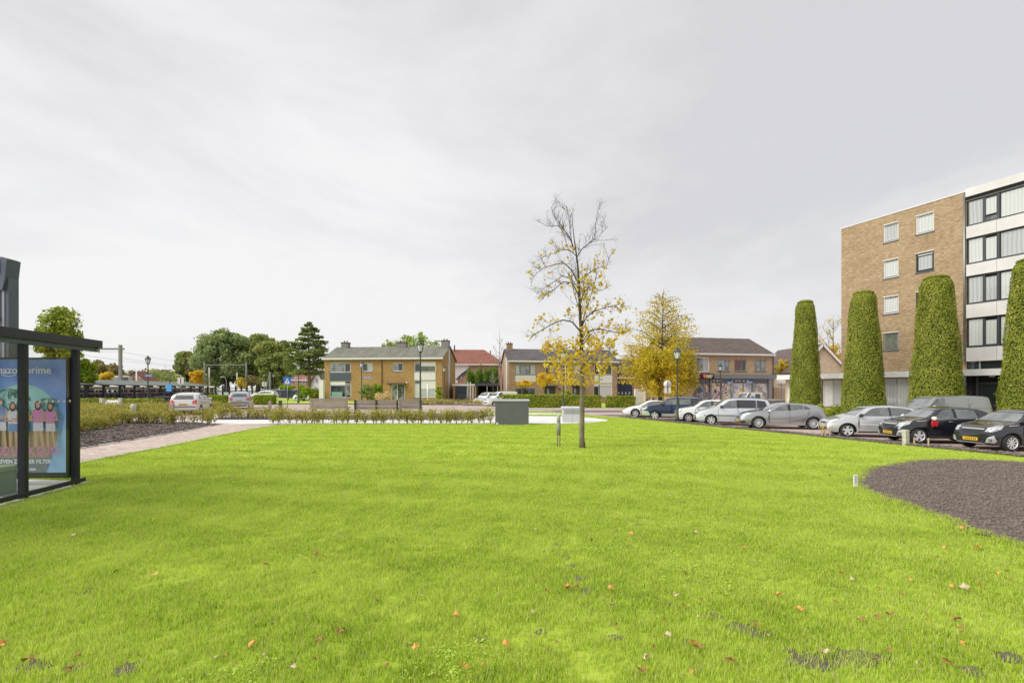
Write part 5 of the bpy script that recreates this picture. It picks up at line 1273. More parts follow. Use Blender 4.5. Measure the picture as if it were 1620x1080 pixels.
# bicycles
def bike_mesh(name, frame_m):
    m = MB().mi(M_tyre)
    for x in (-0.52, 0.52):
        T = Matrix.Translation((x, 0, 0.34)) @ Matrix.Rotation(R(90), 4, 'X')
        pr = [(0.34, -0.02), (0.355, 0), (0.34, 0.02), (0.315, 0.012), (0.315, -0.012), (0.34, -0.02)]
        m.lathe(pr, 14, T, True, False)
        m.mi(M_steel)
        for k in range(6):
            a = math.pi*k/6; m.bar((x-0.31*math.cos(a), 0, 0.34-0.31*math.sin(a)), (x+0.31*math.cos(a), 0, 0.34+0.31*math.sin(a)), 0.012)
        m.mi(M_tyre)
    m.mi(frame_m)
    for a, b in (((-0.52, 0, 0.34), (-0.08, 0, 0.30)), ((-0.08, 0, 0.30), (0.36, 0, 0.78)), ((-0.08, 0, 0.30), (-0.22, 0, 0.86)), ((-0.18, 0, 0.74), (0.36, 0, 0.82)), ((-0.52, 0, 0.34), (-0.2, 0, 0.74)), ((0.52, 0, 0.34), (0.34, 0, 0.92))):
        m.bar(a, b, 0.035)
    m.mi(M_steel).bar((0.34, -0.28, 1.02), (0.34, 0.28, 1.02), 0.03).bar((0.34, 0, 0.9), (0.34, 0, 1.02), 0.03)
    for x in (-0.52, 0.52): m.bar((x-0.2, 0, 0.68), (x+0.2, 0, 0.68), 0.05, 0.02)
    m.mi(M_trim).box(-0.34, -0.10, -0.08, 0.08, 0.88, 0.94).box(0.28, 0.32, -0.14, 0.14, 0.72, 0.92)
    return m.mesh(name)
bikes = [bike_mesh('bicycle', M_trim), bike_mesh('bicycle', M_steel), bike_mesh('bicycle', mat('bike_red', (0.25, 0.02, 0.03), 0.4)), bike_mesh('bicycle', mat('bike_blue', (0.03, 0.06, 0.2), 0.4))]
nb = 0
a, b = shedpt(105), shedpt(352)
for row, off in ((0, -0.9), (1, -3.2)):
    y = a[1]
    while y < b[1]:
        q = (y-a[1])/(b[1]-a[1]); x = a[0]+(b[0]-a[0])*q+off
        o = obj('bicycle', random.choice(bikes), None, (x+random.uniform(-.15, .15), y, 0.72 if row else 0.30), R(random.uniform(-6, 6)))
        o.rotation_euler[0] = R(random.uniform(-6, 6))
        tag(o, 'parked bicycle in a rack under the long shed', 'bicycle', 'bicycles under the long shed'); nb += 1
        y += 0.36 if y < 65 else 0.7
for k in range(16):    # bicycles standing loose at the near right end of the rack
    px = 243 + k*1.9; Y = 45 + (k % 3)*1.1
    o = obj('bicycle', random.choice(bikes), None, (XY(px, Y), Y, 0.0), R(random.uniform(-30, 30))); o.rotation_euler[0] = R(random.uniform(-8, 8))
    tag(o, 'bicycle parked in the open cluster beside the blue box sign pole', 'bicycle', 'bicycles in the open cluster')
# overhead line
def mast(px, pyt, Y, label, r=0.22, beam=None, m=M_greymetal):
    x = XY(px, Y); zt = P(0, pyt, Y)[2]
    t = thing('overhead_line_mast', label, 'railway mast', (x, Y, 0), 0, 'railway masts')
    MB().box(-r, r, -r, r, -0.3, zt).build('post', m, t)
    if beam:
        zb = P(0, beam[1], Y)[2]; xb = XY(beam[0], Y)-x; MB().bar((xb, 0, zb), (r*3.2, 0, zb), 0.22, 0.22).build('beam', m, t)
        for q in (0.35, 0.72): MB().bar((xb*q, 0, zb), (xb*q, 0, zb-0.55), 0.06).build('insulator', M_trim, t)
    return t
mast(190.5, 545.5, 62, 'nearest overhead line mast, tall grey green post with a long arm to the left', 0.15, (95, 551.8))
mast(323.5, 573, 118, 'left leg of the distant railway gantry in front of the round green trees', 0.16, (389.5, 577))
mast(389.5, 572, 118, 'right leg of the distant railway gantry', 0.16)
mast(427.0, 588, 125, 'grey mast in front of the conifer left of the yellow brick pair', 0.2)
for px, pyt, Y, lab in ((331, 581, 120, 'white topped railway pole near the left gantry leg'), (375, 589, 122, 'white topped railway pole between the gantry legs'), (216, 586, 90, 'thin white pole before the red brick house on the left')):
    o = MB().mi(M_offwhite).tube([(0, 0, -0.3), (0, 0, P(0, pyt, Y)[2])], 0.12, 6).build('railway_pole', None, None, (XY(px, Y), Y, 0)); tag(o, lab, 'pole')
o = MB().mi(M_greymetal).bar((0, 0, 0), (XY(427, 125)-XY(418, 125), 0, P(0, 590, 125)[2]), 0.25).build('mast_brace', None, None, (XY(418, 125), 125, 0)); tag(o, 'slanting grey strut leaning to the mast left of the conifer', 'strut')
for i, (pa, ya, Ya, pb, yb, Yb_) in enumerate(((-10, 545, 40, 196, 556, 62), (190, 556, 62, 389, 586, 118), (190, 566, 62, 389, 591, 118), (120, 560, 50, 325, 584, 118), (389, 586, 118, 450, 596, 170))):
    p, q = P(pa, ya, Ya), P(pb, yb, Yb_); md_ = (p+q)/2; md_.z -= 0.25
    o = MB().tube([p, (p*3+q)/4-Vector((0, 0, 0.2)), md_, (p+3*q)/4-Vector((0, 0, 0.2)), q], 0.018, 4).build('overhead_wire', M_steel); tag(o, ('contact wire running to the nearest mast', 'upper catenary wire between nearest mast and gantry', 'lower catenary wire between nearest mast and gantry', 'feeder wire left of the nearest mast', 'wire leaving the gantry to the right')[i], 'wire')
for px, py, Y, lab in ((283, 593, 95, 'curved arm street light left of the golden shrub'), (352, 596, 105, 'curved arm street light before the round green trees')):
    t = thing('road_light', lab, 'street light', (XY(px+6, Y), Y, 0), 0, 'tall curved arm road lights'); zt = P(0, py, Y)[2]
    MB().tube([(0, 0, -0.3), (0, 0, zt-0.8), (-0.2, 0, zt-0.2), (-0.6, 0, zt)], 0.07, 6).build('pole', M_steel, t); MB().box(-1.3, -0.6, -0.12, 0.12, zt-0.06, zt+0.06).build('lamp_head', M_offwhite, t)
# ================================================================== VEGETATION
def rvec():
    v = Vector((random.gauss(0, 1), random.gauss(0, 1), random.gauss(0, 1))); return v.normalized()
def blob_points(n, blobs, shell=0.55):
    """points spread through a set of ellipsoids (cx,cy,cz,rx,ry,rz), denser to their skins"""
    w = np.array([b[3]*b[4]*b[5] for b in blobs])**0.67; w /= w.sum()
    idx = rng.choice(len(blobs), n, p=w); B = np.array(blobs)[idx]
    d = rng.normal(size=(n, 3)); d /= np.linalg.norm(d, axis=1, keepdims=True)
    r = (shell + (1-shell)*rng.random((n, 1))**0.7) * (1 + 0.10*rng.normal(size=(n, 1)))
    return B[:, :3] + d*r*B[:, 3:], d
def crown_mesh(name, n, blobs, size, m, shell=0.55, aspect=0.7):
    c, d = blob_points(n, blobs, shell)
    v, q = leafverts(c, size, d*0.8, aspect=aspect)
    return rawmesh(name, v, q, m)
def limbs(m, base, h, tips, r0, n=6):
    """tapered trunk with limbs reaching to the tips"""
    top = Vector((base[0]+random.uniform(-.02, .02)*h, base[1], h))
    tr = [Vector(base), Vector(base)+Vector((0.01*h, 0, h*0.3)), Vector((base[0]+0.005*h, base[1], h*0.6)), top]
    m.tube(tr, [r0*1.15, r0*0.85, r0*0.6, r0*0.12], 8)
    for tp in tips:
        tp = Vector(tp); q = random.uniform(0.28, 0.75)
        st = tr[1]*(1-q)+tr[3]*q if q > 0.3 else tr[1]
        st = Vector((base[0]+0.008*h, base[1], h*q*0.85))
        md_ = st*0.5+tp*0.5 + Vector((0, 0, (tp-st).length*0.10))
        m.tube([st, md_, tp], [r0*0.42, r0*0.25, r0*0.06], 5)
def tree(name, label, x, y, z0, blobs, trunk_h, r0, leaves, size, leafm, barkm=None, cat='tree', group=None, shell=0.55):
    t = thing(name, label, cat, (x, y, z0), 0, group)
    m = MB().mi(barkm or M_bark_dark)
    limbs(m, (0, 0, -0.3), trunk_h, [(b[0]*0.9, b[1]*0.9, b[2]) for b in blobs[:10]], r0)
    m.build('trunk', None, t)
    obj('crown', crown_mesh('crown', leaves, blobs, size, leafm, shell), t)
    return t
def cluster(cx, cz, rx, rz, n, r, ry=None, seed=0, flatb=0.0):
    rs = random.Random(seed+17)
    out = [(cx, 0, cz, rx*0.72, (ry or rx)*0.72, rz*0.72)]
    for _ in range(n):
        a = rs.uniform(0, 2*math.pi); e = rs.uniform(-0.9+flatb, 1.0)
        c = math.sqrt(max(0, 1-e*e)); k = rs.uniform(0.66, 0.92)
        q = r*rs.uniform(0.6, 1.25)
        out.append((cx+rx*k*c*math.cos(a), (ry or rx)*k*c*math.sin(a), cz+rz*k*e, q, q, q*0.85))
    return out
def ptree(name, label, pxc, pyt, pyb, pw, Y, leafm, leaves, size, n=26, br=0.3, z0=0.0, bark=None, r0=None, group=None, shell=0.5, cat='tree', seed=0):
    """tree whose crown spans pixel rows pyt..pyb and pw pixels at distance Y"""
    x = XY(pxc, Y); zt, zb = P(0, pyt, Y)[2]-z0, P(0, pyb, Y)[2]-z0
    rx = pw*Y/F_PX/2; rz = (zt-zb)/2; r = br*min(rx, rz)
    bl = cluster(0, (zt+zb)/2, rx-r*0.6, rz-r*0.5, n, r, seed=seed)
    return tree(name, label, x, Y, z0, bl, zt-rz*0.5, r0 or 0.035*(zt), leaves, size, leafm, bark, cat, group, shell)
# far trees, left to right
ptree('green_tree', 'tall green tree rising behind the bus shelter roof', 94, 500, 600, 64, 45, M_hedgegreen, 4200, 0.30, 34, 0.28, seed=1)
t_ = bpy.context.scene.collection.objects.get('green_tree')
obj('crown_top', crown_mesh('crown_top', 1100, [(0.2, 0, P(0, 500, 45)[2], 1.5, 1.4, 0.8), (0.0, 0, P(0, 492, 45)[2], 0.8, 0.8, 0.5), (-0.7, 0, P(0, 510, 45)[2], 1.1, 1.1, 0.8), (0.8, 0, P(0, 512, 45)[2], 1.1, 1.1, 0.8)], 0.30, M_hedgegreen, 0.3), t_)
ptree('green_tree', 'bright green bushy tree just right of the bus shelter corner post', 136, 560, 622, 34, 46, M_brightgreen, 2600, 0.26, 16, 0.35, seed=2)
ptree('brown_green_tree', 'pale brown green round tree left of the nearest railway mast', 160, 568, 612, 46, 170, M_brownleaf, 4200, 0.9, 18, 0.35, seed=3)
ptree('yellow_tree', 'yellow shrubby tree below the nearest railway mast', 166, 586, 606, 26, 120, M_yellowleaf, 1500, 0.6, 10, 0.4, seed=4)
ptree('bare_topped_tree', 'sparse grey brown tree directly left of the railway mast', 184, 572, 606, 24, 165, M_brownleaf, 700, 0.8, 12, 0.35, seed=5)
ptree('dark_green_tree', 'round reddish green tree at the left foot of the big green trees', 296, 553, 606, 44, 150, M_green2, 5000, 0.85, 22, 0.32, seed=6)
ptree('brown_green_tree', 'rust tinted tree top left of the big grey green trees', 300, 557, 598, 26, 148, M_brownleaf, 900, 0.9, 10, 0.4, seed=61)
ptree('grey_green_tree', 'largest round grey green tree behind the railway', 358, 515, 622, 98, 140, M_green1, 24000, 0.75, 70, 0.24, seed=7)
ptree('grey_green_tree', 'big round green tree right of the largest one', 408, 518, 622, 74, 146, M_green2, 17000, 0.75, 55, 0.24, seed=8)
ptree('brown_green_tree', 'olive brown tree between the green trees and the conifer', 430, 532, 622, 56, 138, M_green2, 10000, 0.75, 40, 0.26, seed=9)
ptree('dark_green_tree', 'dark tree behind the conifer', 446, 530, 620, 40, 155, M_pine, 7000, 0.8, 30, 0.3, seed=91)
ptree('yellow_tree', 'golden shrub in front of the largest green tree', 312, 582, 610, 26, 118, M_yellowleaf, 1800, 0.55, 12, 0.38, seed=10)
ptree('yellow_tree', 'small yellow green tree between the gantry legs', 381, 596, 618, 20, 116, M_yardleaf, 1100, 0.5, 10, 0.38, seed=11)
ptree('yellow_tree', 'small yellow tree right of the right gantry leg', 399, 588, 618, 22, 119, M_brownleaf, 1100, 0.5, 10, 0.38, seed=12)
# far low woodland line: reads as one mass
def woodland(name, pxs, Y, mat_, seed, label, leaf=1.4, ht=(584, 592)):
    rs = random.Random(seed); bl = []
    for px in pxs:
        zt = P(0, rs.uniform(*ht), Y)[2]; r = rs.uniform(2.8, 5.2)
        bl.append((XY(px, Y), Y+rs.uniform(-8, 8), zt-r, r*1.2, r*1.2, r)); bl.append((XY(px, Y)+rs.uniform(-4, 4), Y+rs.uniform(-4, 4), (zt-r)*0.45, r*1.3, r*1.3, r))
    o = obj(name, crown_mesh(name, 160*len(bl), bl, leaf, mat_, 0.6)); tag(o, label, 'woodland'); o['kind'] = 'stuff'; return o
woodland('distant_woodland', np.arange(-60, 150, 9), 260, M_brownleaf, 1, 'far brown green tree line behind the bus shelter', 1.6, (582, 592))
woodland('distant_woodland', np.arange(160, 330, 7), 240, M_brownleaf, 2, 'far hazy tree line behind the bicycle shed', 1.5, (583, 590))
woodland('distant_woodland', np.arange(236, 330, 7), 215, M_green2, 5, 'olive tree belt right of the railway mast', 1.3, (577, 588))
woodland('distant_woodland', np.arange(440, 520, 8), 190, M_green2, 3, 'dark tree belt behind the gabled houses on the left', 1.3, (572, 590))
woodland('distant_woodland', np.arange(1215, 1345, 8), 120, M_yardleaf, 4, 'yellow autumn tree belt between the shop and the apartment block', 0.7, (560, 575))
# conifer
t = thing('conifer', 'tall dark green conifer with level branches left of the yellow brick pair', 'conifer', (XY(489, 80), 80, 0.2))
zt = P(0, 510, 80)[2]
m = MB().mi(M_bark_pale if False else M_bark); m.tube([(0, 0, -0.4), (0.05, 0, zt*0.5), (-0.35, 0, zt-0.4)], [0.36, 0.22, 0.04], 8)
cs = []; nn = []
rs = random.Random(5)
z = P(0, 592, 80)[2]-0.2
while z < zt-0.3:
    f = 1-(z-3.4)/(zt-3.4); Rm = 4.5*min(1, f*1.5+0.07)*rs.uniform(0.8, 1.1)
    if z < 5.0: Rm *= 0.85
    for k in range(7):
        a = rs.uniform(0, 2*math.pi); L_ = Rm*rs.uniform(0.7, 1.12); dz = 0.12*L_*rs.uniform(-0.5, 1.6)
        e = Vector((L_*math.cos(a), L_*math.sin(a), z+dz)); m.tube([(0, 0, z), e*0.5+Vector((0, 0, z*0.5-0.05)), e], [0.06, 0.04, 0.012], 4)
        for _ in range(int(120*L_/3)):
            q = rs.uniform(0.22, 1.0)**0.75; w = 0.35*L_*(0.3+0.6*math.sin(math.pi*min(1, q*0.9+0.1)))
            side = rs.uniform(-1, 1)*w
            cs.append((e.x*q-math.sin(a)*side, e.y*q+math.cos(a)*side, z+dz*q+rs.gauss(0.03, 0.10))); nn.append((0, 0, 1.0))
    z += rs.uniform(0.42, 0.62)
m.build('trunk', None, t)
v, q = leafverts(np.array(cs), 0.42, np.array(nn)*1.2, aspect=0.55); obj('crown', rawmesh('crown', v, q, M_pine), t)
# tree behind the yellow pair
ptree('pale_green_tree', 'yellow green tree with loose crown behind the roof of the yellow brick pair', 655, 523, 566, 98, 92, M_brightgreen, 2500, 0.34, 30, 0.24, shell=0.3, seed=20)
ptree('pale_green_tree', 'small loose green tree top behind the middle chimney of the yellow brick pair', 618, 533, 562, 40, 90, M_hedgegreen, 420, 0.34, 12, 0.26, shell=0.3, seed=21)
# bushes by the yellow pair
def bush(label, pxc, pyt, pw, Y, leafm, n, size, z0=0.0, name='bush', seed=0, pyb=None, cat='shrub'):
    x = XY(pxc, Y); zt = P(0, pyt, Y)[2]-z0; rx = pw*Y/F_PX/2
    zb = (P(0, pyb, Y)[2]-z0) if pyb else -0.1
    bl = cluster(0, (zt+zb)/2, rx*0.8, (zt-zb)/2*0.85, 14, 0.34*min(rx, zt), seed=seed)
    t = thing(name, label, cat, (x, Y, z0))
    m = MB().mi(M_bark_dark)
    for k in range(6):
        b = bl[k+1]; m.tube([(0, 0, -0.1), (b[0]*0.4, b[1]*0.4, b[2]*0.6), (b[0], b[1], b[2])], [0.05, 0.035, 0.01], 5)
    m.build('stems', None, t); obj('foliage', crown_mesh('foliage', n, bl, size, leafm, 0.4), t); return t
bush('dark green shrub in front of the middle of the yellow brick pair', 584, 604, 32, 62, M_green2, 1500, 0.22, 0.0, seed=30)
bush('tall bright green shrub behind the dark shrub at the yellow brick pair', 597, 602, 24, 63.5, M_brightgreen, 1200, 0.22, 0.0, seed=31)
bush('pink flowering hydrangea shrub before the front door of the yellow brick pair', 607, 617.5, 30, 61, M_pink, 1200, 0.2, 0.0, 'flowering_shrub', seed=32)
bush('green shrub at the right corner of the yellow brick pair', 695, 608, 16, 62, M_hedgegreen, 900, 0.2, 0.0, seed=33)
bush('bright green shrub left of the white pillar', 481, 606, 26, 66, M_brightgreen, 1400, 0.24, 0.0, seed=34)
bush('low round green shrub beside the white pillar', 498, 611, 28, 68, M_hedgegreen, 1300, 0.24, 0.0, seed=35)
ptree('palm_like_shrub', 'flat topped bright green small tree above the anthracite garages', 456, 607, 617, 34, 72, M_brightgreen, 800, 0.26, 10, 0.4, seed=36)
bush('russet maple behind the garage beside the yellow brick pair', 716, 596, 14, 78, M_redleaf, 800, 0.26, 0.0, 'russet_shrub', seed=37)
bush('yellow green rounded shrub behind the garage roof', 724, 603, 20, 76, M_brightgreen, 700, 0.24, 0.0, seed=38)
bush('dark green shrub beside the front door path of the brown brick pair', 897, 613, 26, 60, M_hedgegreen, 1500, 0.2, -0.4, seed=39)
bush('low green shrub in front of the shop forecourt', 1217, 633, 26, 46, M_brightgreen, 900, 0.2, -0.45, seed=40)
for i, px in enumerate((742, 746.5, 751, 755, 760, 764, 768, 772, 776, 780.5, 785)):
    Y = 80+(i % 3)*0.7; top = (577, 585, 586, 583, 574.5, 588, 580, 583, 577, 579, 577)[i]
    zt = P(0, top, Y)[2]
    bl = [(0, 0, zt*k, 0.55*math.sqrt(1.02-k)*1.4+0.06, 0.55*math.sqrt(1.02-k)*1.4+0.06, zt*0.10) for k in np.linspace(0.05, 0.95, 12)]
    t = thing('thuja', 'one of the slim green thuja trees behind the carport', 'thuja', (XY(px, Y), Y, -0.3), 0, 'row of thujas behind the carport')
    MB().tube([(0, 0, 0), (0, 0, zt*0.9)], [0.08, 0.02], 5).build('trunk', M_bark_dark, t)
    obj('crown', crown_mesh('crown', 2200, bl, 0.26, M_thuja, 0.5, 0.5), t)
def bare(name, label, px, pyt, Y, spread, m_, seed, z0=-0.3, n=16, leaves=0, leafm=None, r0=0.16, low=0.35):
    rs = random.Random(seed); x = XY(px, Y); zt = P(0, pyt, Y)[2]-z0
    t = thing(name, label, 'tree', (x, Y, z0)); m = MB().mi(m_); tips = []
    m.tube([(0, 0, 0), (0.05, 0, zt*0.4), (0, 0, zt)], [r0, r0*0.6, 0.02], 7)
    for k in range(n):
        z1 = zt*rs.uniform(low, 0.85); a = rs.uniform(0, 6.28); L_ = spread*rs.uniform(0.5, 1)*(1.2-z1/zt)
        e = Vector((L_*math.cos(a), L_*math.sin(a), z1+L_*rs.uniform(0.8, 1.6))); e.z = min(e.z, zt*1.0)
        m.tube([(0, 0, z1), e*0.5+Vector((0, 0, z1*0.5-0.1)), e], [r0*0.3, r0*0.18, 0.015], 4); tips.append(e)
        for j in range(5):
            q = rs.uniform(0.4, 1); s_ = Vector((e.x*q, e.y*q, z1+(e.z-z1)*q)); e2 = s_+Vector((rs.gauss(0, .5), rs.gauss(0, .5), rs.uniform(0.3, 1.0)))*L_*0.35
            m.tube([s_, e2], [0.03, 0.01], 3); tips.append(e2)
    m.build('trunk', None, t)
    if leaves:
        T_ = np.array([list(p) for p in tips]); c = T_[rng.integers(0, len(T_), leaves)]+rng.normal(size=(leaves, 3))*0.35
        v, q = leafverts(c, 0.26, None); obj('crown', rawmesh('crown', v, q, leafm), t)
    return t
bare('bare_tree', 'leafless pale tree behind the left chimney of the brown brick pair', 790, 521, 88, 3.0, M_bark_pale, 3, n=20)
bare('bare_tree', 'bare pale shrub beside the carport and the white pole', 780, 590, 71, 1.6, M_bark_pale, 8, n=12, r0=0.07)
bare('sparse_tree', 'thinly leaved pale tree left of the apartment block', 1318, 498, 75, 4.5, M_bark, 12, -0.45, 22, 500, M_yardleaf, 0.18)
ptree('yellow_tree', 'orange yellow tree behind the beige gabled house', 1312, 543, 590, 48, 82, M_yellowleaf, 3200, 0.34, 22, 0.3, shell=0.35, seed=41)
ptree('yellow_tree', 'thin yellow tree right of the shop building', 1237, 562, 612, 28, 66, M_yardleaf, 1100, 0.26, 16, 0.3, shell=0.3, seed=42)
# clipped yellow limes in front of the brown pair
for pxc, y0, y1, pw, lab, sd_ in ((862, 587, 614, 36, 'larger yellow clipped lime in front of the brown brick pair', 50), (830, 601, 613.5, 32, 'low yellow pleached lime at the left window of the brown brick pair', 51)):
    ptree('lime_tree', lab, pxc, y0, y1, pw, 64, M_yellowleaf, 1900, 0.2, 16, 0.38, -0.4, r0=0.08, seed=sd_)
# birch: hanging yellow foliage, thin top
t = thing('birch_tree', 'large birch with drooping yellow foliage left of the shop', 'tree', (XY(1046, 50), 50, -0.45))
rs = random.Random(77); ztop = P(0, 457, 50)[2]+0.45
m = MB().mi(M_bark_dark)
m.tube([(0, 0, 0), (-0.3, 0, 3), (0.1, 0, 6.5), (0.25, 0, ztop)], [0.24, 0.18, 0.11, 0.015], 8)
cs = []
for k in range(90):
    z1 = rs.uniform(1.9, ztop*0.93); a = rs.uniform(0, 6.28)
    f = z1/ztop
    L_ = (4.5 if f < 0.45 else 4.5*(1-(f-0.45)/0.62)+0.5)*rs.uniform(0.6, 1.05)
    if f < 0.22: L_ *= 0.85
    up = rs.uniform(0.35, 0.75)*L_
    x0 = 0.1*f
    e = Vector((L_*math.cos(a)+x0, L_*0.8*math.sin(a), min(z1+up*0.7, ztop-0.2)))
    md_ = Vector((e.x*0.5, e.y*0.5, z1+up*0.55))
    m.tube([(x0, 0, z1), md_, e], [0.06*(1.2-f), 0.035, 0.01], 4)
    dens = int((560 if f < 0.42 else 170*(1.1-f)+16)*L_/3)
    for _ in range(dens):
        q = rs.uniform(0.22, 1.05); b = md_*2*q*(1-q)+e*q*q+Vector((x0, 0, z1))*(1-q)**2 if q <= 1 else e
        drop = rs.random()**1.3*(1.9 if f < 0.6 else 1.2)
        cs.append((b.x+rs.gauss(0, 0.28), b.y+rs.gauss(0, 0.28), max(1.45, b.z-drop)))
for k in range(60):    # hanging twigs
    c = cs[rs.randrange(len(cs))]; m.tube([(c[0], c[1], c[2]+0.8), (c[0]+0.05, c[1], c[2]-0.5)], [0.012, 0.006], 3)
m.build('trunk', None, t)
cs = [c for c in cs if c[0] < 4.1-0.5*rs.random()]
v, q = leafverts(np.array(cs), 0.21, None, aspect=0.65); obj('crown', rawmesh('crown', v, q, M_birchleaf), t)

# clipped cone hedges
def cone_mesh(seed, h=9.35, rb=1.62, rt=0.84):
    rs_ = np.random.default_rng(seed)
    n = 50000
    z = rs_.random(n)**1.12*h
    def rad(z):
        f = z/h; r = rb+(rt-rb)*f**1.12
        rr = np.where(z > h-0.70, np.sqrt(np.clip(1-((z-(h-0.70))/0.70)**2*0.75, 0, 1)), 1.0)
        return r*rr*np.where(z < 0.5, 0.93+0.07*z/0.5, 1)
    a = rs_.random(n)*2*np.pi
    lump = 1+0.025*np.sin(3*a+z*1.3+seed)+0.024*np.sin(5*a-z*2.1+1)+0.018*np.sin(11*a+z*4.0)+0.014*np.sin(17*a-z*7.0)
    r = rad(z)*lump*(1+0.018*rs_.normal(size=n))
    inner = rs_.random(n) < 0.30; r = np.where(inner, r*rs_.uniform(0.86, 0.99, n), r); r = np.where(rs_.random(n) < 0.03, r*rs_.uniform(1.02, 1.07, n), r)
    c = np.stack([r*np.cos(a), r*np.sin(a), z], 1); nrm = np.stack([np.cos(a), np.sin(a), np.full(n, 0.25)], 1)
    k = 2600; rr = np.sqrt(rs_.random(k))*rt*0.9; aa = rs_.random(k)*2*np.pi
    c2_ = np.stack([rr*np.cos(aa), rr*np.sin(aa), h-0.20*(rr/rt)**2+rs_.normal(size=k)*0.025], 1)
    c = np.concatenate([c, c2_]); nrm = np.concatenate([nrm, np.tile([0, 0, 1.0], (k, 1))])
    v, q = leafverts(c, 0.078, nrm, aspect=0.7)
    core = MB(); core.lathe([(rb*0.86, 0)] + [(float(rad(np.array([zz]))[0])*0.90, zz) for zz in np.linspace(0.3, h-0.12, 14)], 20)
    return rawmesh('foliage', v, q, M_topiary), core.mesh('core')
core_mats = M_topcore
cones = [(1274, 37.7, 'leftmost and smallest clipped cone hedge, behind the grey hatchback', 0.88, 474), (1366, 33.7, 'second clipped cone hedge from the left, behind the silver hatchback', 1.0, 459), (1481, 29.9, 'third clipped cone hedge from the left, in front of the block corner', 1.07, 435), (1634, 26.3, 'rightmost clipped cone hedge, cut by the right edge of the picture', 1.07, 406)]
cm = [cone_mesh(1), cone_mesh(2)]
for i, (px, Y, lab, sc, pyt) in enumerate(cones):
    t = thing('cone_hedge', lab, 'clipped hedge', (XY(px, Y), Y, -0.45), i*1.7, 'clipped cone hedges before the apartment block')
    fo, co = cm[i % 2]
    if not co.materials: co.materials.append(M_topcore)
    h = P(0, pyt, Y)[2]+0.45
    a_ = obj('foliage', fo, t); b_ = obj('core', co, t); b_.name = 'twig_core'
    t.scale = (sc*0.83, sc*0.83, h/9.42)
# ground shrubs at cone feet
for i, (px, Y, w, pyt, lab) in enumerate(((1318, 34.8, 44, 641, 'low green shrubs between the first and second clipped cone hedges'), (1422, 30.6, 34, 640, 'low shrubs between the second and third clipped cone hedges'), (1556, 26.2, 40, 650, 'low leafy shrubs beside the rightmost clipped cone hedge'), (1296, 35.8, 30, 640, 'dark low shrubs at the foot of the leftmost clipped cone hedge'))):
    bush(lab, px, pyt, w, Y, M_hedgegreen, 1500, 0.11, -0.45, 'low_shrub', 60+i)

# clipped boxy hedges
def boxhedge(label, x0, x1, y0, y1, z0, z1, leafm, n, size, rotz=0, name='clipped_hedge'):
    Wd, D, H = x1-x0, y1-y0, z1-z0
    t = thing(name, label, 'hedge', (x0, y0, z0), rotz)
    f = rng.random(n); A = np.array([Wd*H, Wd*D, D*H*0.5, D*H*0.5]); A /= A.sum(); k = rng.choice(4, n, p=A)
    u, v_ = rng.random(n), rng.random(n)
    c = np.zeros((n, 3)); nr = np.zeros((n, 3))
    for i_, (cc, nn_) in enumerate(((lambda u, v: (u*Wd, 0*u, v*H), (0, -1, 0)), (lambda u, v: (u*Wd, v*D, 0*u+H), (0, 0, 1)), (lambda u, v: (0*u, v*D, u*H), (-1, 0, 0)), (lambda u, v: (0*u+Wd, v*D, u*H), (1, 0, 0)))):
        s_ = k == i_; c[s_] = np.stack(cc(u[s_], v_[s_]), 1); nr[s_] = nn_
    c += rng.normal(size=(n, 3))*0.05 + 0.06*np.sin(c[:, [0, 1, 2]]*3.1+1)*np.array([0, 1, 1])
    c[:, 2] = np.maximum(c[:, 2], 0.02)
    v, q = leafverts(c, size, nr, aspect=0.7)
    obj('foliage', rawmesh('foliage', v, q, leafm), t)
    MB().box(0.08, Wd-0.08, 0.08, D-0.08, 0, H-0.08).build('twig_core', M_topcore, t)
    return t
Yh = 54.0
boxhedge('long clipped green hedge in front of the brown brick pair, left of the bush', XY(795, Yh), XY(897, Yh), Yh, Yh+0.9, -0.42, P(0, 624.5, Yh)[2], M_hedgegreen, 9000, 0.13)
boxhedge('clipped hedge with yellow tints behind the young tree trunk', XY(899, Yh), XY(951, Yh), Yh, Yh+0.9, -0.42, P(0, 625.5, Yh)[2], M_hedgegreen, 5200, 0.13)
boxhedge('rightmost clipped hedge beside the white sports car', XY(961.5, Yh), XY(1005, Yh), Yh, Yh+1.2, -0.42, P(0, 626.5, Yh)[2], M_beech if False else M_hedgegreen, 4200, 0.14)
boxhedge('clipped green hedge behind the rear white hatchback', XY(326, 53), XY(357, 53), 53, 54.2, 0, P(0, 625.5, 53)[2], M_brightgreen, 3000, 0.12)
boxhedge('clipped green hedge right of the grey hatchback', XY(400, 53), XY(430, 53), 53, 54.2, 0, P(0, 625, 53)[2], M_brightgreen, 3000, 0.12)
boxhedge('low green hedge in front of the bicycle shed', XY(118, 40.5), XY(248, 40.5), 40.5, 41.3, 0, P(0, 631.5, 40.5)[2], M_hedgegreen, 6000, 0.12)

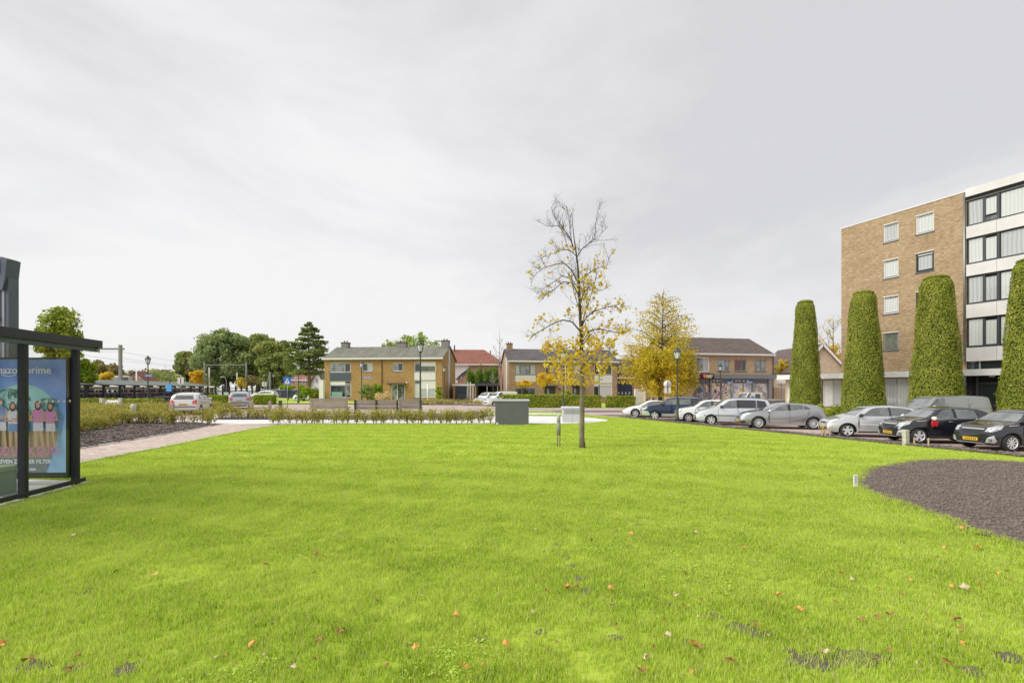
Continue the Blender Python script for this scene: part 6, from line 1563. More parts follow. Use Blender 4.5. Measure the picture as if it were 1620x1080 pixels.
# young hedge plants: bare stems below, autumn leaves above
def young(seed):
    rs_ = np.random.default_rng(seed); rr = random.Random(seed)
    m = MB().mi(M_bark_dark); T_ = []
    for k in range(7):
        a = rr.uniform(0, 6.28); e = Vector((0.16*math.cos(a), 0.16*math.sin(a), rr.uniform(0.45, 0.66)))
        m.tube([(0, 0, -0.03), e*0.5+Vector((0, 0, 0.03)), e], [0.008, 0.006, 0.003], 3, cap=False)
        T_ += [e*q for q in (0.3, 0.45, 0.6, 0.75, 0.9, 1.0)]
    T_ = np.array([list(p) for p in T_]); n = 230
    c = T_[rs_.integers(0, len(T_), n)]+rs_.normal(size=(n, 3))*np.array([0.09, 0.09, 0.06]); c[:, 2] = np.clip(c[:, 2], 0.05, 0.75)
    v, q = leafverts(c, 0.075, None, aspect=0.65)
    return m.mesh('stems'), rawmesh('foliage', v, q, M_beech)
yv = [young(s) for s in range(100, 107)]
yn = [0]
def plant(x, y, group, label, s=1.0):
    st, fo = random.choice(yv)
    t = thing('hedge_plant', label, 'hedge plant', (x, y, G(x, y)+0.03), random.uniform(0, 6.28), group)
    t.scale = (s*random.uniform(0.95, 1.3), s*random.uniform(0.95, 1.3), s*random.uniform(0.85, 1.15))
    obj('stems', st, t); obj('foliage', fo, t); yn[0] += 1
for x in np.arange(-11.9, -0.95, 0.27):
    plant(x+random.gauss(0, .09), 23.3+random.gauss(0, .11), 'row of young hedge plants at the lawn edge', 'young hedge plant with yellow brown leaves in the row behind the lawn', 0.98)
for x in np.arange(-17.4, -13.0, 0.30):
    plant(x+random.gauss(0, .05), 27.1+random.gauss(0, .12), 'second row of young hedge plants', 'young hedge plant in the short row beyond the concrete path', 1.0)
for k in range(18):
    plant(random.uniform(-14.6, -18.2), 22.75+random.uniform(-0.25, 0.5), 'young hedge plants at the footpath bed', 'young hedge plant at the tip of the bark mulch bed', 1.0)
bedA = [(-15.7, 16.6), (-17.2, 19.9), (-18.6, 22.2), (-17.8, 23.2), (-22, 25), (-34, 26.5), (-34, 17), (-24, 13.2)]
k = 0
while k < 125:
    x, y = random.uniform(-34, -15), random.uniform(13, 27)
    if inpoly(x, y, bedA) and x/y > -1.12:
        plant(x, y, 'young hedge plants in the left bed', 'young hedge plant in the large bed right of the bus shelter', 1.05); k += 1
def plant_mass(name, pts, s_, label):
    """a bed of low plants nobody could count, joined into one object"""
    V, Q, SV, SF = [], [], [], []; o_ = 0; sm = MB().mi(M_bark_dark)
    for x, y in pts:
        n_ = int(130*min(1.3, s_)); c = rng.normal(size=(n_, 3))*np.array([0.16, 0.16, 0.14])*s_+np.array([x, y, G(x, y)+0.33*s_]); c[:, 2] = np.maximum(c[:, 2], G(x, y)+0.05)
        v, q = leafverts(c, 0.085*min(1.5, s_), None, aspect=0.65); V.append(v); Q.append(q+o_); o_ += len(v)
        for _ in range(4): sm.tube([(x, y, G(x, y)), (x+random.gauss(0, .12)*s_, y+random.gauss(0, .12)*s_, G(x, y)+0.5*s_)], [0.008, 0.004], 3, cap=False)
    t = thing(name, label, 'plants'); t['kind'] = 'stuff'
    o = obj('foliage', rawmesh('foliage', np.concatenate(V), np.concatenate(Q), M_beech), t); o['kind'] = 'stuff'; sm.build('stems', None, t)['kind'] = 'stuff'
pts = []
while len(pts) < 130:
    x, y = random.uniform(-38, -22.6), random.uniform(29.2, 39.5)
    if x/y > -0.96: pts.append((x, y))
plant_mass('shrub_bed', pts, 1.15, 'far bed of autumn coloured low shrubs in front of the bicycle shed')
plant_mass('low_plants', [(random.uniform(-16, -2.5), random.uniform(28.2, 31.5)) for _ in range(80)], 0.62, 'low brown green ground plants in the bed before the benches')
plant_mass('low_plants', [(random.uniform(-12.5, -3.6), random.uniform(52.6, 55.2)) for _ in range(60)], 0.9, 'low brown plants in the bed beside the driveway')

# ================================================================== THE YOUNG TREE ON THE LAWN
t = thing('young_tree', 'slender young tree with sparse yellow leaves standing alone on the lawn', 'tree', (XY(921, 13.5), 13.5, 0))
S = 13.5/F_PX
def tp(px, py, dy=0.0):     # tree-local point for a pixel
    p = P(px, py, 13.5+dy); return Vector((p.x*1.0 - XY(921, 13.5), dy, p.z))
m = MB().mi(M_bark)
trunk = [(921, 712), (920.5, 690), (921, 640), (921, 600), (920, 560), (919, 520), (917, 480), (916, 450), (914, 420), (911.5, 400), (908, 375), (906, 355), (905, 335)]
trr = [0.088, 0.074, 0.070, 0.066, 0.056, 0.048, 0.040, 0.034, 0.027, 0.021, 0.014, 0.009, 0.004]
# trunk tapers: pale lower bark, darker moss above
m.tube([tp(*p) for p in trunk[:5]], trr[:5], 12)
m.mi(M_bark_dark).tube([tp(*p) for p in trunk[4:]], trr[4:], 8)
twigs = []
rs = random.Random(21)
def sub(pts, r, depth, rsd, m):
    """side twigs along a limb, curving upward"""
    n = len(pts)
    for i in range(1, n):
        for _ in range(3 if depth == 0 else 2):
            if rsd.random() < 0.15: continue
            q = rsd.random(); s_ = pts[i-1].lerp(pts[i], q)
            d = (pts[i]-pts[i-1]).normalized()
            o = rvec_(rsd); o = (o - d*o.dot(d)).normalized()
            L_ = (0.62 if depth == 0 else 0.30)*rsd.uniform(0.45, 1.1)*(1.15-0.5*i/n)
            dirn = (d*0.55+o*0.8+Vector((0, 0, 0.35))).normalized()
            c = [s_]
            for k in range(4):
                dirn = (dirn + rvec_(rsd)*0.22 + Vector((0, 0, 0.06))).normalized(); c.append(c[-1]+dirn*L_/4)
            rr = max(0.0060, r*0.55) if depth == 0 else 0.0036
            m.tube(c, [rr, rr*0.8, rr*0.6, rr*0.45, rr*0.25], 4, cap=False)
            twigs.append(c)
            if depth < 1: sub(c, rr, depth+1, rsd, m)
def rvec_(r_): 
    v = Vector((r_.gauss(0, 1), r_.gauss(0, 1), r_.gauss(0, 1))); return v.normalized()
limbpx = [  # outlines read off the photograph, with their reach towards or away from the camera
    ([(919, 525), (905, 509), (890, 506), (872, 513), (858, 522), (846, 528), (836, 540)], 0.5, 0.018),
    ([(917, 470), (905, 447), (890, 446), (878, 457), (864, 466), (852, 478)], -0.4, 0.015),
    ([(915, 450), (905, 428), (892, 416), (878, 418), (862, 423), (852, 430), (838, 443)], 0.4, 0.014),
    ([(914, 455), (903, 440), (890, 436), (876, 446), (862, 455), (848, 466)], 0.9, 0.012),
    ([(912, 405), (900, 395), (888, 396), (872, 402), (858, 406)], -0.5, 0.010),
    ([(909, 395), (901, 375), (893, 364), (882, 357), (866, 358), (852, 350)], 0.3, 0.013),
    ([(893, 364), (884, 352), (876, 342), (872, 328)], 0.2, 0.008),
    ([(906, 390), (902, 366), (900, 345), (896, 325)], -0.3, 0.008),
    ([(911, 410), (920, 395), (930, 386), (940, 376), (943, 352), (946, 332)], 0.4, 0.011),
    ([(930, 386), (942, 378), (954, 366), (962, 358)], -0.4, 0.007),
    ([(914, 455), (920, 440), (932, 432), (946, 424), (960, 420), (965, 405)], 0.5, 0.013),
    ([(917, 480), (924, 462), (936, 452), (948, 460), (962, 455)], -0.6, 0.012),
    ([(919, 520), (925, 506), (938, 493), (955, 487), (972, 483), (988, 480)], 0.3, 0.016),
    ([(919, 518), (927, 490), (934, 470), (940, 450), (945, 430)], 0.9, 0.012),
    ([(920, 545), (932, 523), (948, 520), (965, 524), (980, 527), (992, 520)], -0.5, 0.015),
    ([(920, 548), (935, 528), (950, 540), (965, 552), (985, 566)], 0.6, 0.010),
    ([(920, 560), (905, 548), (890, 552), (875, 550), (862, 545)], -0.8, 0.012),
    ([(920, 575), (906, 566), (893, 572), (880, 584)], 0.7, 0.010),
    ([(921, 580), (934, 566), (948, 570), (962, 580)], 0.9, 0.010),
    ([(921, 590), (910, 582), (898, 588), (886, 598)], -0.9, 0.009),
    ([(918, 500), (916, 480), (925, 460), (921, 440)], -1.1, 0.010), ([(917, 490), (910, 470), (905, 450), (900, 430)], 1.2, 0.010),
]
leafc = []
for pts_, dep, r in limbpx:
    n = len(pts_); c = [tp(px, py, dep*i/(n-1)*1.0 if i else 0) for i, (px, py) in enumerate(pts_)]
    c[0] = tp(*pts_[0], 0) if r > 0.0075 else c[0]
    m.tube(c, [max(0.006, 1.3*r*(1-0.72*i/(n-1))) for i in range(n)], 6)
    before = len(twigs); sub(c, r*0.6, 0, rs, m)
    py_ = sum(p[1] for p in pts_)/n
    # leaves: few and brown at the top, thick and golden at the bottom
    dens = 0.03 if py_ < 400 else 0.24 if py_ < 470 else 0.62 if py_ < 530 else 2.3
    right = sum(p[0] for p in pts_)/n > 921
    if right and 400 < py_ < 540: dens *= 2.2
    for tw in twigs[before:]:
        for _ in range(np.random.poisson(dens)):
            q = tw[rs.randrange(1, len(tw))]
            leafc.append(q+Vector((rs.gauss(0, .03), rs.gauss(0, .03), rs.uniform(-.07, 0))))
for k in range(520):         # golden skirt round the trunk
    a = rs.uniform(0, 6.28); h = rs.uniform(-0.35, 1.45); rr = rs.random()**0.6*(0.95-0.35*abs(h-0.5))
    leafc.append(tp(921, 580)+Vector((rr*math.cos(a)*1.15-0.12, rr*math.sin(a), -h*0.75+0.55)))
m.build('trunk', None, t)
v, q = leafverts(np.array([list(p) for p in leafc]), 0.095, None, aspect=0.9); obj('crown', rawmesh('crown', v, q, M_yellowleaf), t)
# dark sucker growth at the foot
o = MB().mi(M_bark_dark).lathe([(0.03, 0), (0.035, 0.1), (0.02, 0.2), (0.0, 0.26)], 7, Matrix.Translation((0.055, -0.06, 0.0))).build('root_flare', None, t)

# ================================================================== FALLEN LEAVES
def leaf_shape(seed, lob=5, m=None):
    rr = random.Random(seed); n = lob*2
    pts = []
    for i in range(n):
        a = 2*math.pi*i/n; r = (0.046 if i % 2 == 0 else 0.034)*rr.uniform(0.85, 1.15)*(1.2 if i == 0 else 1)
        pts.append((r*math.cos(a), r*math.sin(a), 0.010*math.sin(a*2)+rr.uniform(0, 0.012)))
    b = MB().mi(m); b.add(pts+[(0, 0, 0.004)], [(i, (i+1) % n, n) for i in range(n)]); b.tube([(-0.03, 0, 0.01), (-0.07, 0.005, 0.014)], 0.0015, 3)
    return b.mesh('fallen_leaf')
lm = {'orange': mat('orange_fallen_leaf', (0.70, 0.27, 0.05), 0.6, col2=(0.60, 0.36, 0.10), scale=20), 'brown': mat('brown_fallen_leaf', (0.24, 0.13, 0.03), 0.9, col2=(0.36, 0.22, 0.07), scale=20),
      'pale': mat('pale_fallen_leaf', (0.50, 0.38, 0.22), 0.7, col2=(0.58, 0.48, 0.34), scale=20)}
ls = {k: [leaf_shape(i, 5, v_) for i in range(3)] for k, v_ in lm.items()}
marks = [(733, 1067, 'orange'), (800, 1031, 'orange'), (658, 1036, 'orange'), (720, 983, 'orange'), (1097, 1028, 'orange'), (1263, 973, 'orange'), (1508, 935, 'orange'), (1525, 938, 'pale'), (244, 917, 'orange'), (1332, 915, 'orange'), (1350, 925, 'pale'),
         (1303, 1041, 'pale'), (1025, 1052, 'pale'), (1015, 1073, 'brown'), (1158, 1058, 'brown'), (1515, 990, 'brown'), (1233, 950, 'orange'), (1068, 950, 'pale'), (3, 1030, 'orange'), (45, 1055, 'brown'), (500, 882, 'brown'), (118, 852, 'pale'), (1176, 873, 'orange'),
         (1521, 842, 'orange'), (972, 824, 'orange'), (900, 938, 'brown'), (912, 938, 'brown'), (966, 940, 'orange'), (895, 935, 'orange'), (998, 850, 'orange'), (1408, 982, 'brown'), (1360, 990, 'brown'), (970, 968, 'pale'), (1500, 1060, 'brown'), (1105, 1035, 'brown'), (537, 1010, 'brown'), (400, 1030, 'orange'), (1496, 873, 'orange'), (1548, 873, 'orange')]
allm = [(a, 1.7*F_PX/(b-HOR), c, 1.0) for a, b, c in marks]
rs = random.Random(4)
while len(allm) < 165:
    px = rs.uniform(0, 1600); py = 700+380*rs.random()**1.25
    Y = 1.7*F_PX/(py-HOR); x = XY(px, Y)
    if not inpoly(x, Y, LAWN) or inpoly(x, Y, SOILS): continue
    if px < 600 and rs.random() < 0.55: continue
    allm.append((px, Y, rs.choice(['orange', 'brown', 'brown', 'pale', 'brown']), rs.uniform(0.45, 0.8)))
for px, Y, k, s in allm:
    x = XY(px, Y)
    o = obj('fallen_leaf', rs.choice(ls[k]), None, (x, Y, G(x, Y)+(0.05 if s == 1.0 else 0.035)), rs.uniform(0, 6.28))
    o.rotation_euler[0] = rs.uniform(0.1, 0.7); o.rotation_euler[1] = rs.uniform(-0.3, 0.3); o.scale = (s*rs.uniform(.5, .72), s*rs.uniform(.5, .72), s*1.3)
    tag(o, k+' fallen leaf lying in the lawn grass', 'fallen leaf', k+' fallen leaves on the lawn')

# ================================================================== GRASS
def grassmat():
    m = bpy.data.materials.new('grass_blades'); m.use_nodes = True
    n = m.node_tree; b = n.nodes['Principled BSDF']; out = n.nodes['Material Output']; L = n.links.new
    g = n.nodes.new('ShaderNodeNewGeometry')
    z = n.nodes.new('ShaderNodeTexNoise'); z.inputs['Scale'].default_value = 1.6; z.inputs['Detail'].default_value = 6; z.inputs['Roughness'].default_value = 0.72
    L(g.outputs['Position'], z.inputs[0])
    mr = n.nodes.new('ShaderNodeMapRange'); mr.inputs[1].default_value = 0.36; mr.inputs[2].default_value = 0.64; L(z.outputs['Fac'], mr.inputs[0])
    oi = n.nodes.new('ShaderNodeObjectInfo')
    mm = n.nodes.new('ShaderNodeMix'); mm.data_type = 'FLOAT'; mm.inputs[0].default_value = 0.74
    L(mr.outputs[0], mm.inputs[2]); L(g.outputs['Random Per Island'], mm.inputs[3])
    r = n.nodes.new('ShaderNodeValToRGB'); e = r.color_ramp.elements
    e[0].position = 0.08; e[0].color = (0.22, 0.35, 0.025, 1); e[1].position = 0.95; e[1].color = (0.73, 0.82, 0.21, 1)
    x = e.new(0.42); x.color = (0.53, 0.69, 0.06, 1)
    wv = n.nodes.new('ShaderNodeTexWave'); wv.wave_type = 'RINGS'; wv.rings_direction = 'Z'; wv.inputs['Scale'].default_value = 0.16; wv.inputs['Distortion'].default_value = 3.0; wv.inputs['Detail Scale'].default_value = 0.4
    mpw = n.nodes.new('ShaderNodeMapping'); mpw.inputs['Location'].default_value = (9, 4, 0); mpw.inputs['Scale'].default_value = (0.75, 1.5, 0); L(g.outputs['Position'], mpw.inputs[0]); L(mpw.outputs[0], wv.inputs[0])
    aw = n.nodes.new('ShaderNodeMath'); aw.operation = 'MULTIPLY_ADD'; aw.inputs[1].default_value = 0.12; L(wv.outputs['Fac'], aw.inputs[0]); 
    sw = n.nodes.new('ShaderNodeMath'); sw.operation = 'SUBTRACT'; sw.inputs[1].default_value = 0.06; L(mm.outputs[0], sw.inputs[0]); L(sw.outputs[0], aw.inputs[2])
    L(aw.outputs[0], r.inputs[0])
    # here and there a straw-coloured blade
    lt = n.nodes.new('ShaderNodeMath'); lt.operation = 'GREATER_THAN'; lt.inputs[1].default_value = 0.92; L(g.outputs['Random Per Island'], lt.inputs[0])
    mx_ = n.nodes.new('ShaderNodeMix'); mx_.data_type = 'RGBA'; mx_.inputs[7].default_value = (0.62, 0.56, 0.28, 1); L(lt.outputs[0], mx_.inputs[0]); L(r.outputs[0], mx_.inputs[6])
    L(mx_.outputs[2], b.inputs['Base Color']); b.inputs['Roughness'].default_value = 0.5; b.inputs['Specular IOR Level'].default_value = 0.35
    tr = n.nodes.new('ShaderNodeBsdfTranslucent'); L(mx_.outputs[2], tr.inputs['Color']); ms = n.nodes.new('ShaderNodeMixShader'); ms.inputs[0].default_value = 0.45
    L(b.outputs[0], ms.inputs[1]); L(tr.outputs[0], ms.inputs[2]); L(ms.outputs[0], out.inputs[0])
    return m
M_grass = grassmat()
def tuft(seed, n, spread, hmin, hmax, w, lean=0.5):
    r_ = np.random.default_rng(seed); V = []; F = []
    for i in range(n):
        a, d = r_.random()*6.28, np.sqrt(r_.random())*spread; bx, by = d*np.cos(a), d*np.sin(a)
        h = r_.uniform(hmin, hmax); la = r_.random()*6.28; ln = h*r_.uniform(0.1, lean); wa = r_.random()*3.14
        ww = w*r_.uniform(0.7, 1.2); wx, wy = ww*np.cos(wa), ww*np.sin(wa)
        lx, ly = ln*np.cos(la), ln*np.sin(la); k = len(V)
        V += [(bx-wx, by-wy, -0.01), (bx+wx, by+wy, -0.01), (bx+lx*0.35+wx*0.8, by+ly*0.35+wy*0.8, h*0.6), (bx+lx*0.35-wx*0.8, by+ly*0.35-wy*0.8, h*0.6), (bx+lx, by+ly, h*0.97)]
        F += [(k, k+1, k+2), (k, k+2, k+3), (k+3, k+2, k+4)]
    return rawmesh('grass_tuft', np.array(V, float), np.array(F), M_grass)
gcol = bpy.data.collections.new('grass_tufts')
for s in range(6): 
    o = bpy.data.objects.new('grass_tuft', tuft(s, 28, 0.06, 0.018, 0.047, 0.0019)); gcol.objects.link(o)
gcol2 = bpy.data.collections.new('grass_tufts_far')
for s in range(5):
    o = bpy.data.objects.new('grass_tuft', tuft(50+s, 44, 0.15, 0.022, 0.045, 0.004)); gcol2.objects.link(o)
ccol = bpy.data.collections.new('clover')
M_clover = leafmat('clover_leaves', [(0.30, 0.42, 0.04), (0.40, 0.50, 0.08)], 0.3, 2)
for s in range(3):
    c = np.random.default_rng(s+9).normal(size=(22, 3))*np.array([0.05, 0.05, 0.008])+np.array([0, 0, 0.045])
    v, q = leafverts(c, 0.020, np.tile([0, 0, 2.0], (22, 1)), aspect=0.9); o = bpy.data.objects.new('clover_tuft', rawmesh('clover_tuft', v, q, M_clover)); ccol.objects.link(o)
def scatter(name, pts, col, smin, smax, label, cat, gm=None):
    me = bpy.data.meshes.new(name); me.vertices.add(len(pts)); me.vertices.foreach_set('co', pts.astype(np.float32).ravel()); me.update()
    o = obj(name, me); o['kind'] = 'stuff'; tag(o, label, cat)
    ng = bpy.data.node_groups.new(name, 'GeometryNodeTree'); ng.interface.new_socket('Geometry', in_out='INPUT', socket_type='NodeSocketGeometry'); ng.interface.new_socket('Geometry', in_out='OUTPUT', socket_type='NodeSocketGeometry')
    N = ng.nodes.new; gi, go = N('NodeGroupInput'), N('NodeGroupOutput'); ip = N('GeometryNodeInstanceOnPoints'); ci = N('GeometryNodeCollectionInfo')
    ci.inputs['Collection'].default_value = col; ci.inputs['Separate Children'].default_value = True; ci.inputs['Reset Children'].default_value = True; ip.inputs['Pick Instance'].default_value = True
    rv = N('FunctionNodeRandomValue'); rv.data_type = 'FLOAT_VECTOR'; rv.inputs[0].default_value = (-0.15, -0.15, 0); rv.inputs[1].default_value = (0.15, 0.15, 6.283)
    rs_ = N('FunctionNodeRandomValue'); rs_.data_type = 'FLOAT'; rs_.inputs[2].default_value = smin; rs_.inputs[3].default_value = smax
    l = ng.links.new; l(gi.outputs[0], ip.inputs['Points']); l(ci.outputs[0], ip.inputs['Instance']); l(rv.outputs[0], ip.inputs['Rotation']); l(rs_.outputs[1], ip.inputs['Scale']); l(ip.outputs[0], go.inputs[0])
    md_ = o.modifiers.new('scatter', 'NODES'); md_.node_group = ng
    return o
from mathutils import noise as mnoise
def inpoly_v(X, Y, poly):
    c = np.zeros(len(X), bool); j = len(poly)-1
    for i in range(len(poly)):
        xi, yi = poly[i]; xj, yj = poly[j]; j = i
        if yi == yj: continue
        c ^= ((yi > Y) != (yj > Y)) & (X < (xj-xi)*(Y-yi)/(yj-yi)+xi)
    return c
SPOTS = []
for px, py, w in ((880, 862, .10), (892, 880, .12), (905, 896, .10), (918, 915, .14), (930, 935, .13), (1128, 975, .12), (1178, 995, .20), (1200, 1003, .16), (1292, 1044, .22), (1350, 1042, .24), (1265, 1048, .14), (1395, 1040, .12),
                  (135, 938, .12), (150, 930, .10), (52, 1054, .16), (122, 1056, .13), (200, 1058, .15), (330, 855, .10), (545, 848, .12), (296, 925, .08), (1250, 1030, .10), (1596, 1040, .16), (1060, 955, .06), (975, 1008, .08), (1085, 1015, .07), (440, 860, .08), (1540, 1062, .12), (1100, 745, .2), (1010, 830, .1), (640, 900, .06), (760, 1012, .07), (855, 1000, .07)):
    Y_ = 1.7*F_PX/(py-HOR); SPOTS.append((XY(px, Y_), Y_, w*0.52))
sb_ = MB().mi(M_soil); rs = random.Random(31)
for x, y, w in SPOTS:
    n_ = 14; ring = [(x+w*rs.uniform(.6, 1.25)*math.cos(6.283*i/n_)*1.25, y+w*rs.uniform(.6, 1.2)*math.sin(6.283*i/n_), G(x, y)+0.006) for i in range(n_)]
    sb_.add(ring+[(x, y, G(x, y)+0.014)], [(i, (i+1) % n_, n_) for i in range(n_)])
o = sb_.build('bare_soil'); o['kind'] = 'stuff'; tag(o, 'small bare earth spots worn into the lawn', 'bare soil')
def lawn_points(n, ymin, ymax, keep=1.0):
    out = []
    while len(out) < n:
        k = 8000
        Y = np.sqrt(rng.random(k)*(ymax**2-ymin**2)+ymin**2); X = (rng.random(k)*2-1)*1.16*Y
        ok = inpoly_v(X, Y, LAWN) & ~inpoly_v(X, Y, SOILS)
        for x, y in zip(X[ok].tolist(), Y[ok].tolist()):
            if len(out) >= n: break
            if keep == 1.0 and y > 7 and random.random() > (12.5-y)/5.5: continue
            if keep != 1.0 and y < 11 and random.random() > (y-6.0)/5.0: continue
            v = mnoise.noise(Vector((x*1.1, y*1.1, 3))) + 0.5*mnoise.noise(Vector((x*3.3, y*3.3, 7)))
            if v < -0.62 and random.random() < 0.6*keep: continue
            if any((x-a)**2/1.5+(y-b)**2 < (w*0.9)**2 for a, b, w in SPOTS) and random.random() < 0.5: continue       # thin, bare spots
            out.append((x, y, G(x, y)))
    return np.array(out)
scatter('lawn_grass_near', lawn_points(52000, 2.2, 12.5), gcol, 0.75, 1.35, 'short bright green lawn grass in the foreground', 'grass')
scatter('lawn_grass_far', lawn_points(32000, 6.0, 36.0, 0.5), gcol2, 0.8, 1.3, 'short bright green lawn grass in the distance', 'grass')
ed = []
for (a, b) in list(zip(SOILS, SOILS[1:]+SOILS[:1])):
    for _ in range(9):
        q = random.random(); x, y = a[0]+(b[0]-a[0])*q+random.gauss(0, .05), a[1]+(b[1]-a[1])*q+random.gauss(0, .05); ed.append((x, y, G(x, y)+0.01))
for (a, b) in zip(LAWN[1:30], LAWN[2:31]):
    n_ = int(math.hypot(a[0]-b[0], a[1]-b[1])*28)
    for _ in range(n_):
        q = random.random(); x, y = a[0]+(b[0]-a[0])*q+random.gauss(0, .04), a[1]+(b[1]-a[1])*q+random.gauss(0, .04); ed.append((x, y, G(x, y)+0.01))
scatter('edge_grass', np.array(ed), gcol, 0.9, 1.7, 'ragged longer grass along the edges of the lawn', 'grass')
cl = []
for (cx, cy, r, n) in ((1.9, 4.3, 0.55, 240), (-0.35, 2.9, 0.3, 90), (2.6, 5.6, 0.5, 120), (1.2, 5.0, 0.4, 90), (-1.6, 2.75, 0.25, 50), (4.4, 6.6, 0.5, 80), (3.6, 12, 0.7, 90), (-1.0, 7.4, 0.4, 70)):
    for _ in range(n//3): cl.append((cx+random.gauss(0, r*0.6), cy+random.gauss(0, r*0.4), 0.0))
scatter('clover', np.array([(x, y, G(x, y)-0.012) for x, y, _ in cl]), ccol, 0.6, 1.0, 'patches of small round leaved clover in the lawn', 'clover')
# crumbs of soil on the bed
scol = bpy.data.collections.new('clods')
M_clod = leafmat('soil_clods', [(0.07, 0.055, 0.045), (0.13, 0.105, 0.09), (0.20, 0.165, 0.14), (0.34, 0.29, 0.24)], 0.0, 3, 0.8, 0.95, gain=1.0)
for s in range(4):
    rr = random.Random(s); m = MB().mi(M_clod); m.lathe([(0.006, -0.006), (0.016*rr.uniform(.7, 1.2), 0.0), (0.012*rr.uniform(.7, 1.3), 0.012), (0.002, 0.018)], 5, None, False)
    o = bpy.data.objects.new('soil_clod', m.mesh('soil_clod')); scol.objects.link(o)
sp = []
while len(sp) < 20000:
    x, y = random.uniform(5.3, 13.7), random.uniform(3.6, 11.3)
    if inpoly(x, y, SOILS): sp.append((x, y, G(x, y)+0.037))
scatter('soil_clods', np.array(sp), scol, 0.35, 1.4, 'loose crumbs of dark earth on the soil bed', 'soil')
mcol = bpy.data.collections.new('bark_chips')
M_chip = leafmat('bark_chip', [(0.035, 0.028, 0.024), (0.10, 0.08, 0.07), (0.20, 0.17, 0.15)], 0.0, 2, 0.9, 0.9)
for s in range(4):
    rr = random.Random(s); m = MB().mi(M_chip)
    for _ in range(6):
        Mx = Matrix.Translation((rr.gauss(0, .05), rr.gauss(0, .05), rr.uniform(0, 0.02))) @ Matrix.Rotation(rr.uniform(0, 6), 4, 'Z') @ Matrix.Rotation(rr.uniform(-.5, .5), 4, 'X'); m.box(-0.03, 0.03, -0.01, 0.01, -0.004, 0.004, Mx)
    o = bpy.data.objects.new('bark_chip', m.mesh('bark_chip')); mcol.objects.link(o)
sp = []
MUL = [(-12.33, 12), (-12.36, 13.4), (-12.8, 16.25), (-13.45, 19.6), (-13.95, 21.6), (-14.1, 22.65), (-19, 23.4), (-21, 20), (-18, 12)]
while len(sp) < 5000:
    x, y = random.uniform(-21, -12.3), random.uniform(12, 23.4)
    if inpoly(x, y, MUL): sp.append((x, y, 0.033))
while len(sp) < 8500:
    y = random.uniform(12, 37); f = random.uniform(-1.85, -1.05)+random.gauss(0, 0.05); x = ROW0[0]+f+(16.4-y)*0.3712
    sp.append((x, y, G(x, y)+0.048))
scatter('bark_chips', np.array(sp), mcol, 0.6, 1.7, 'dark bark chips and clods along the beds', 'bark mulch')
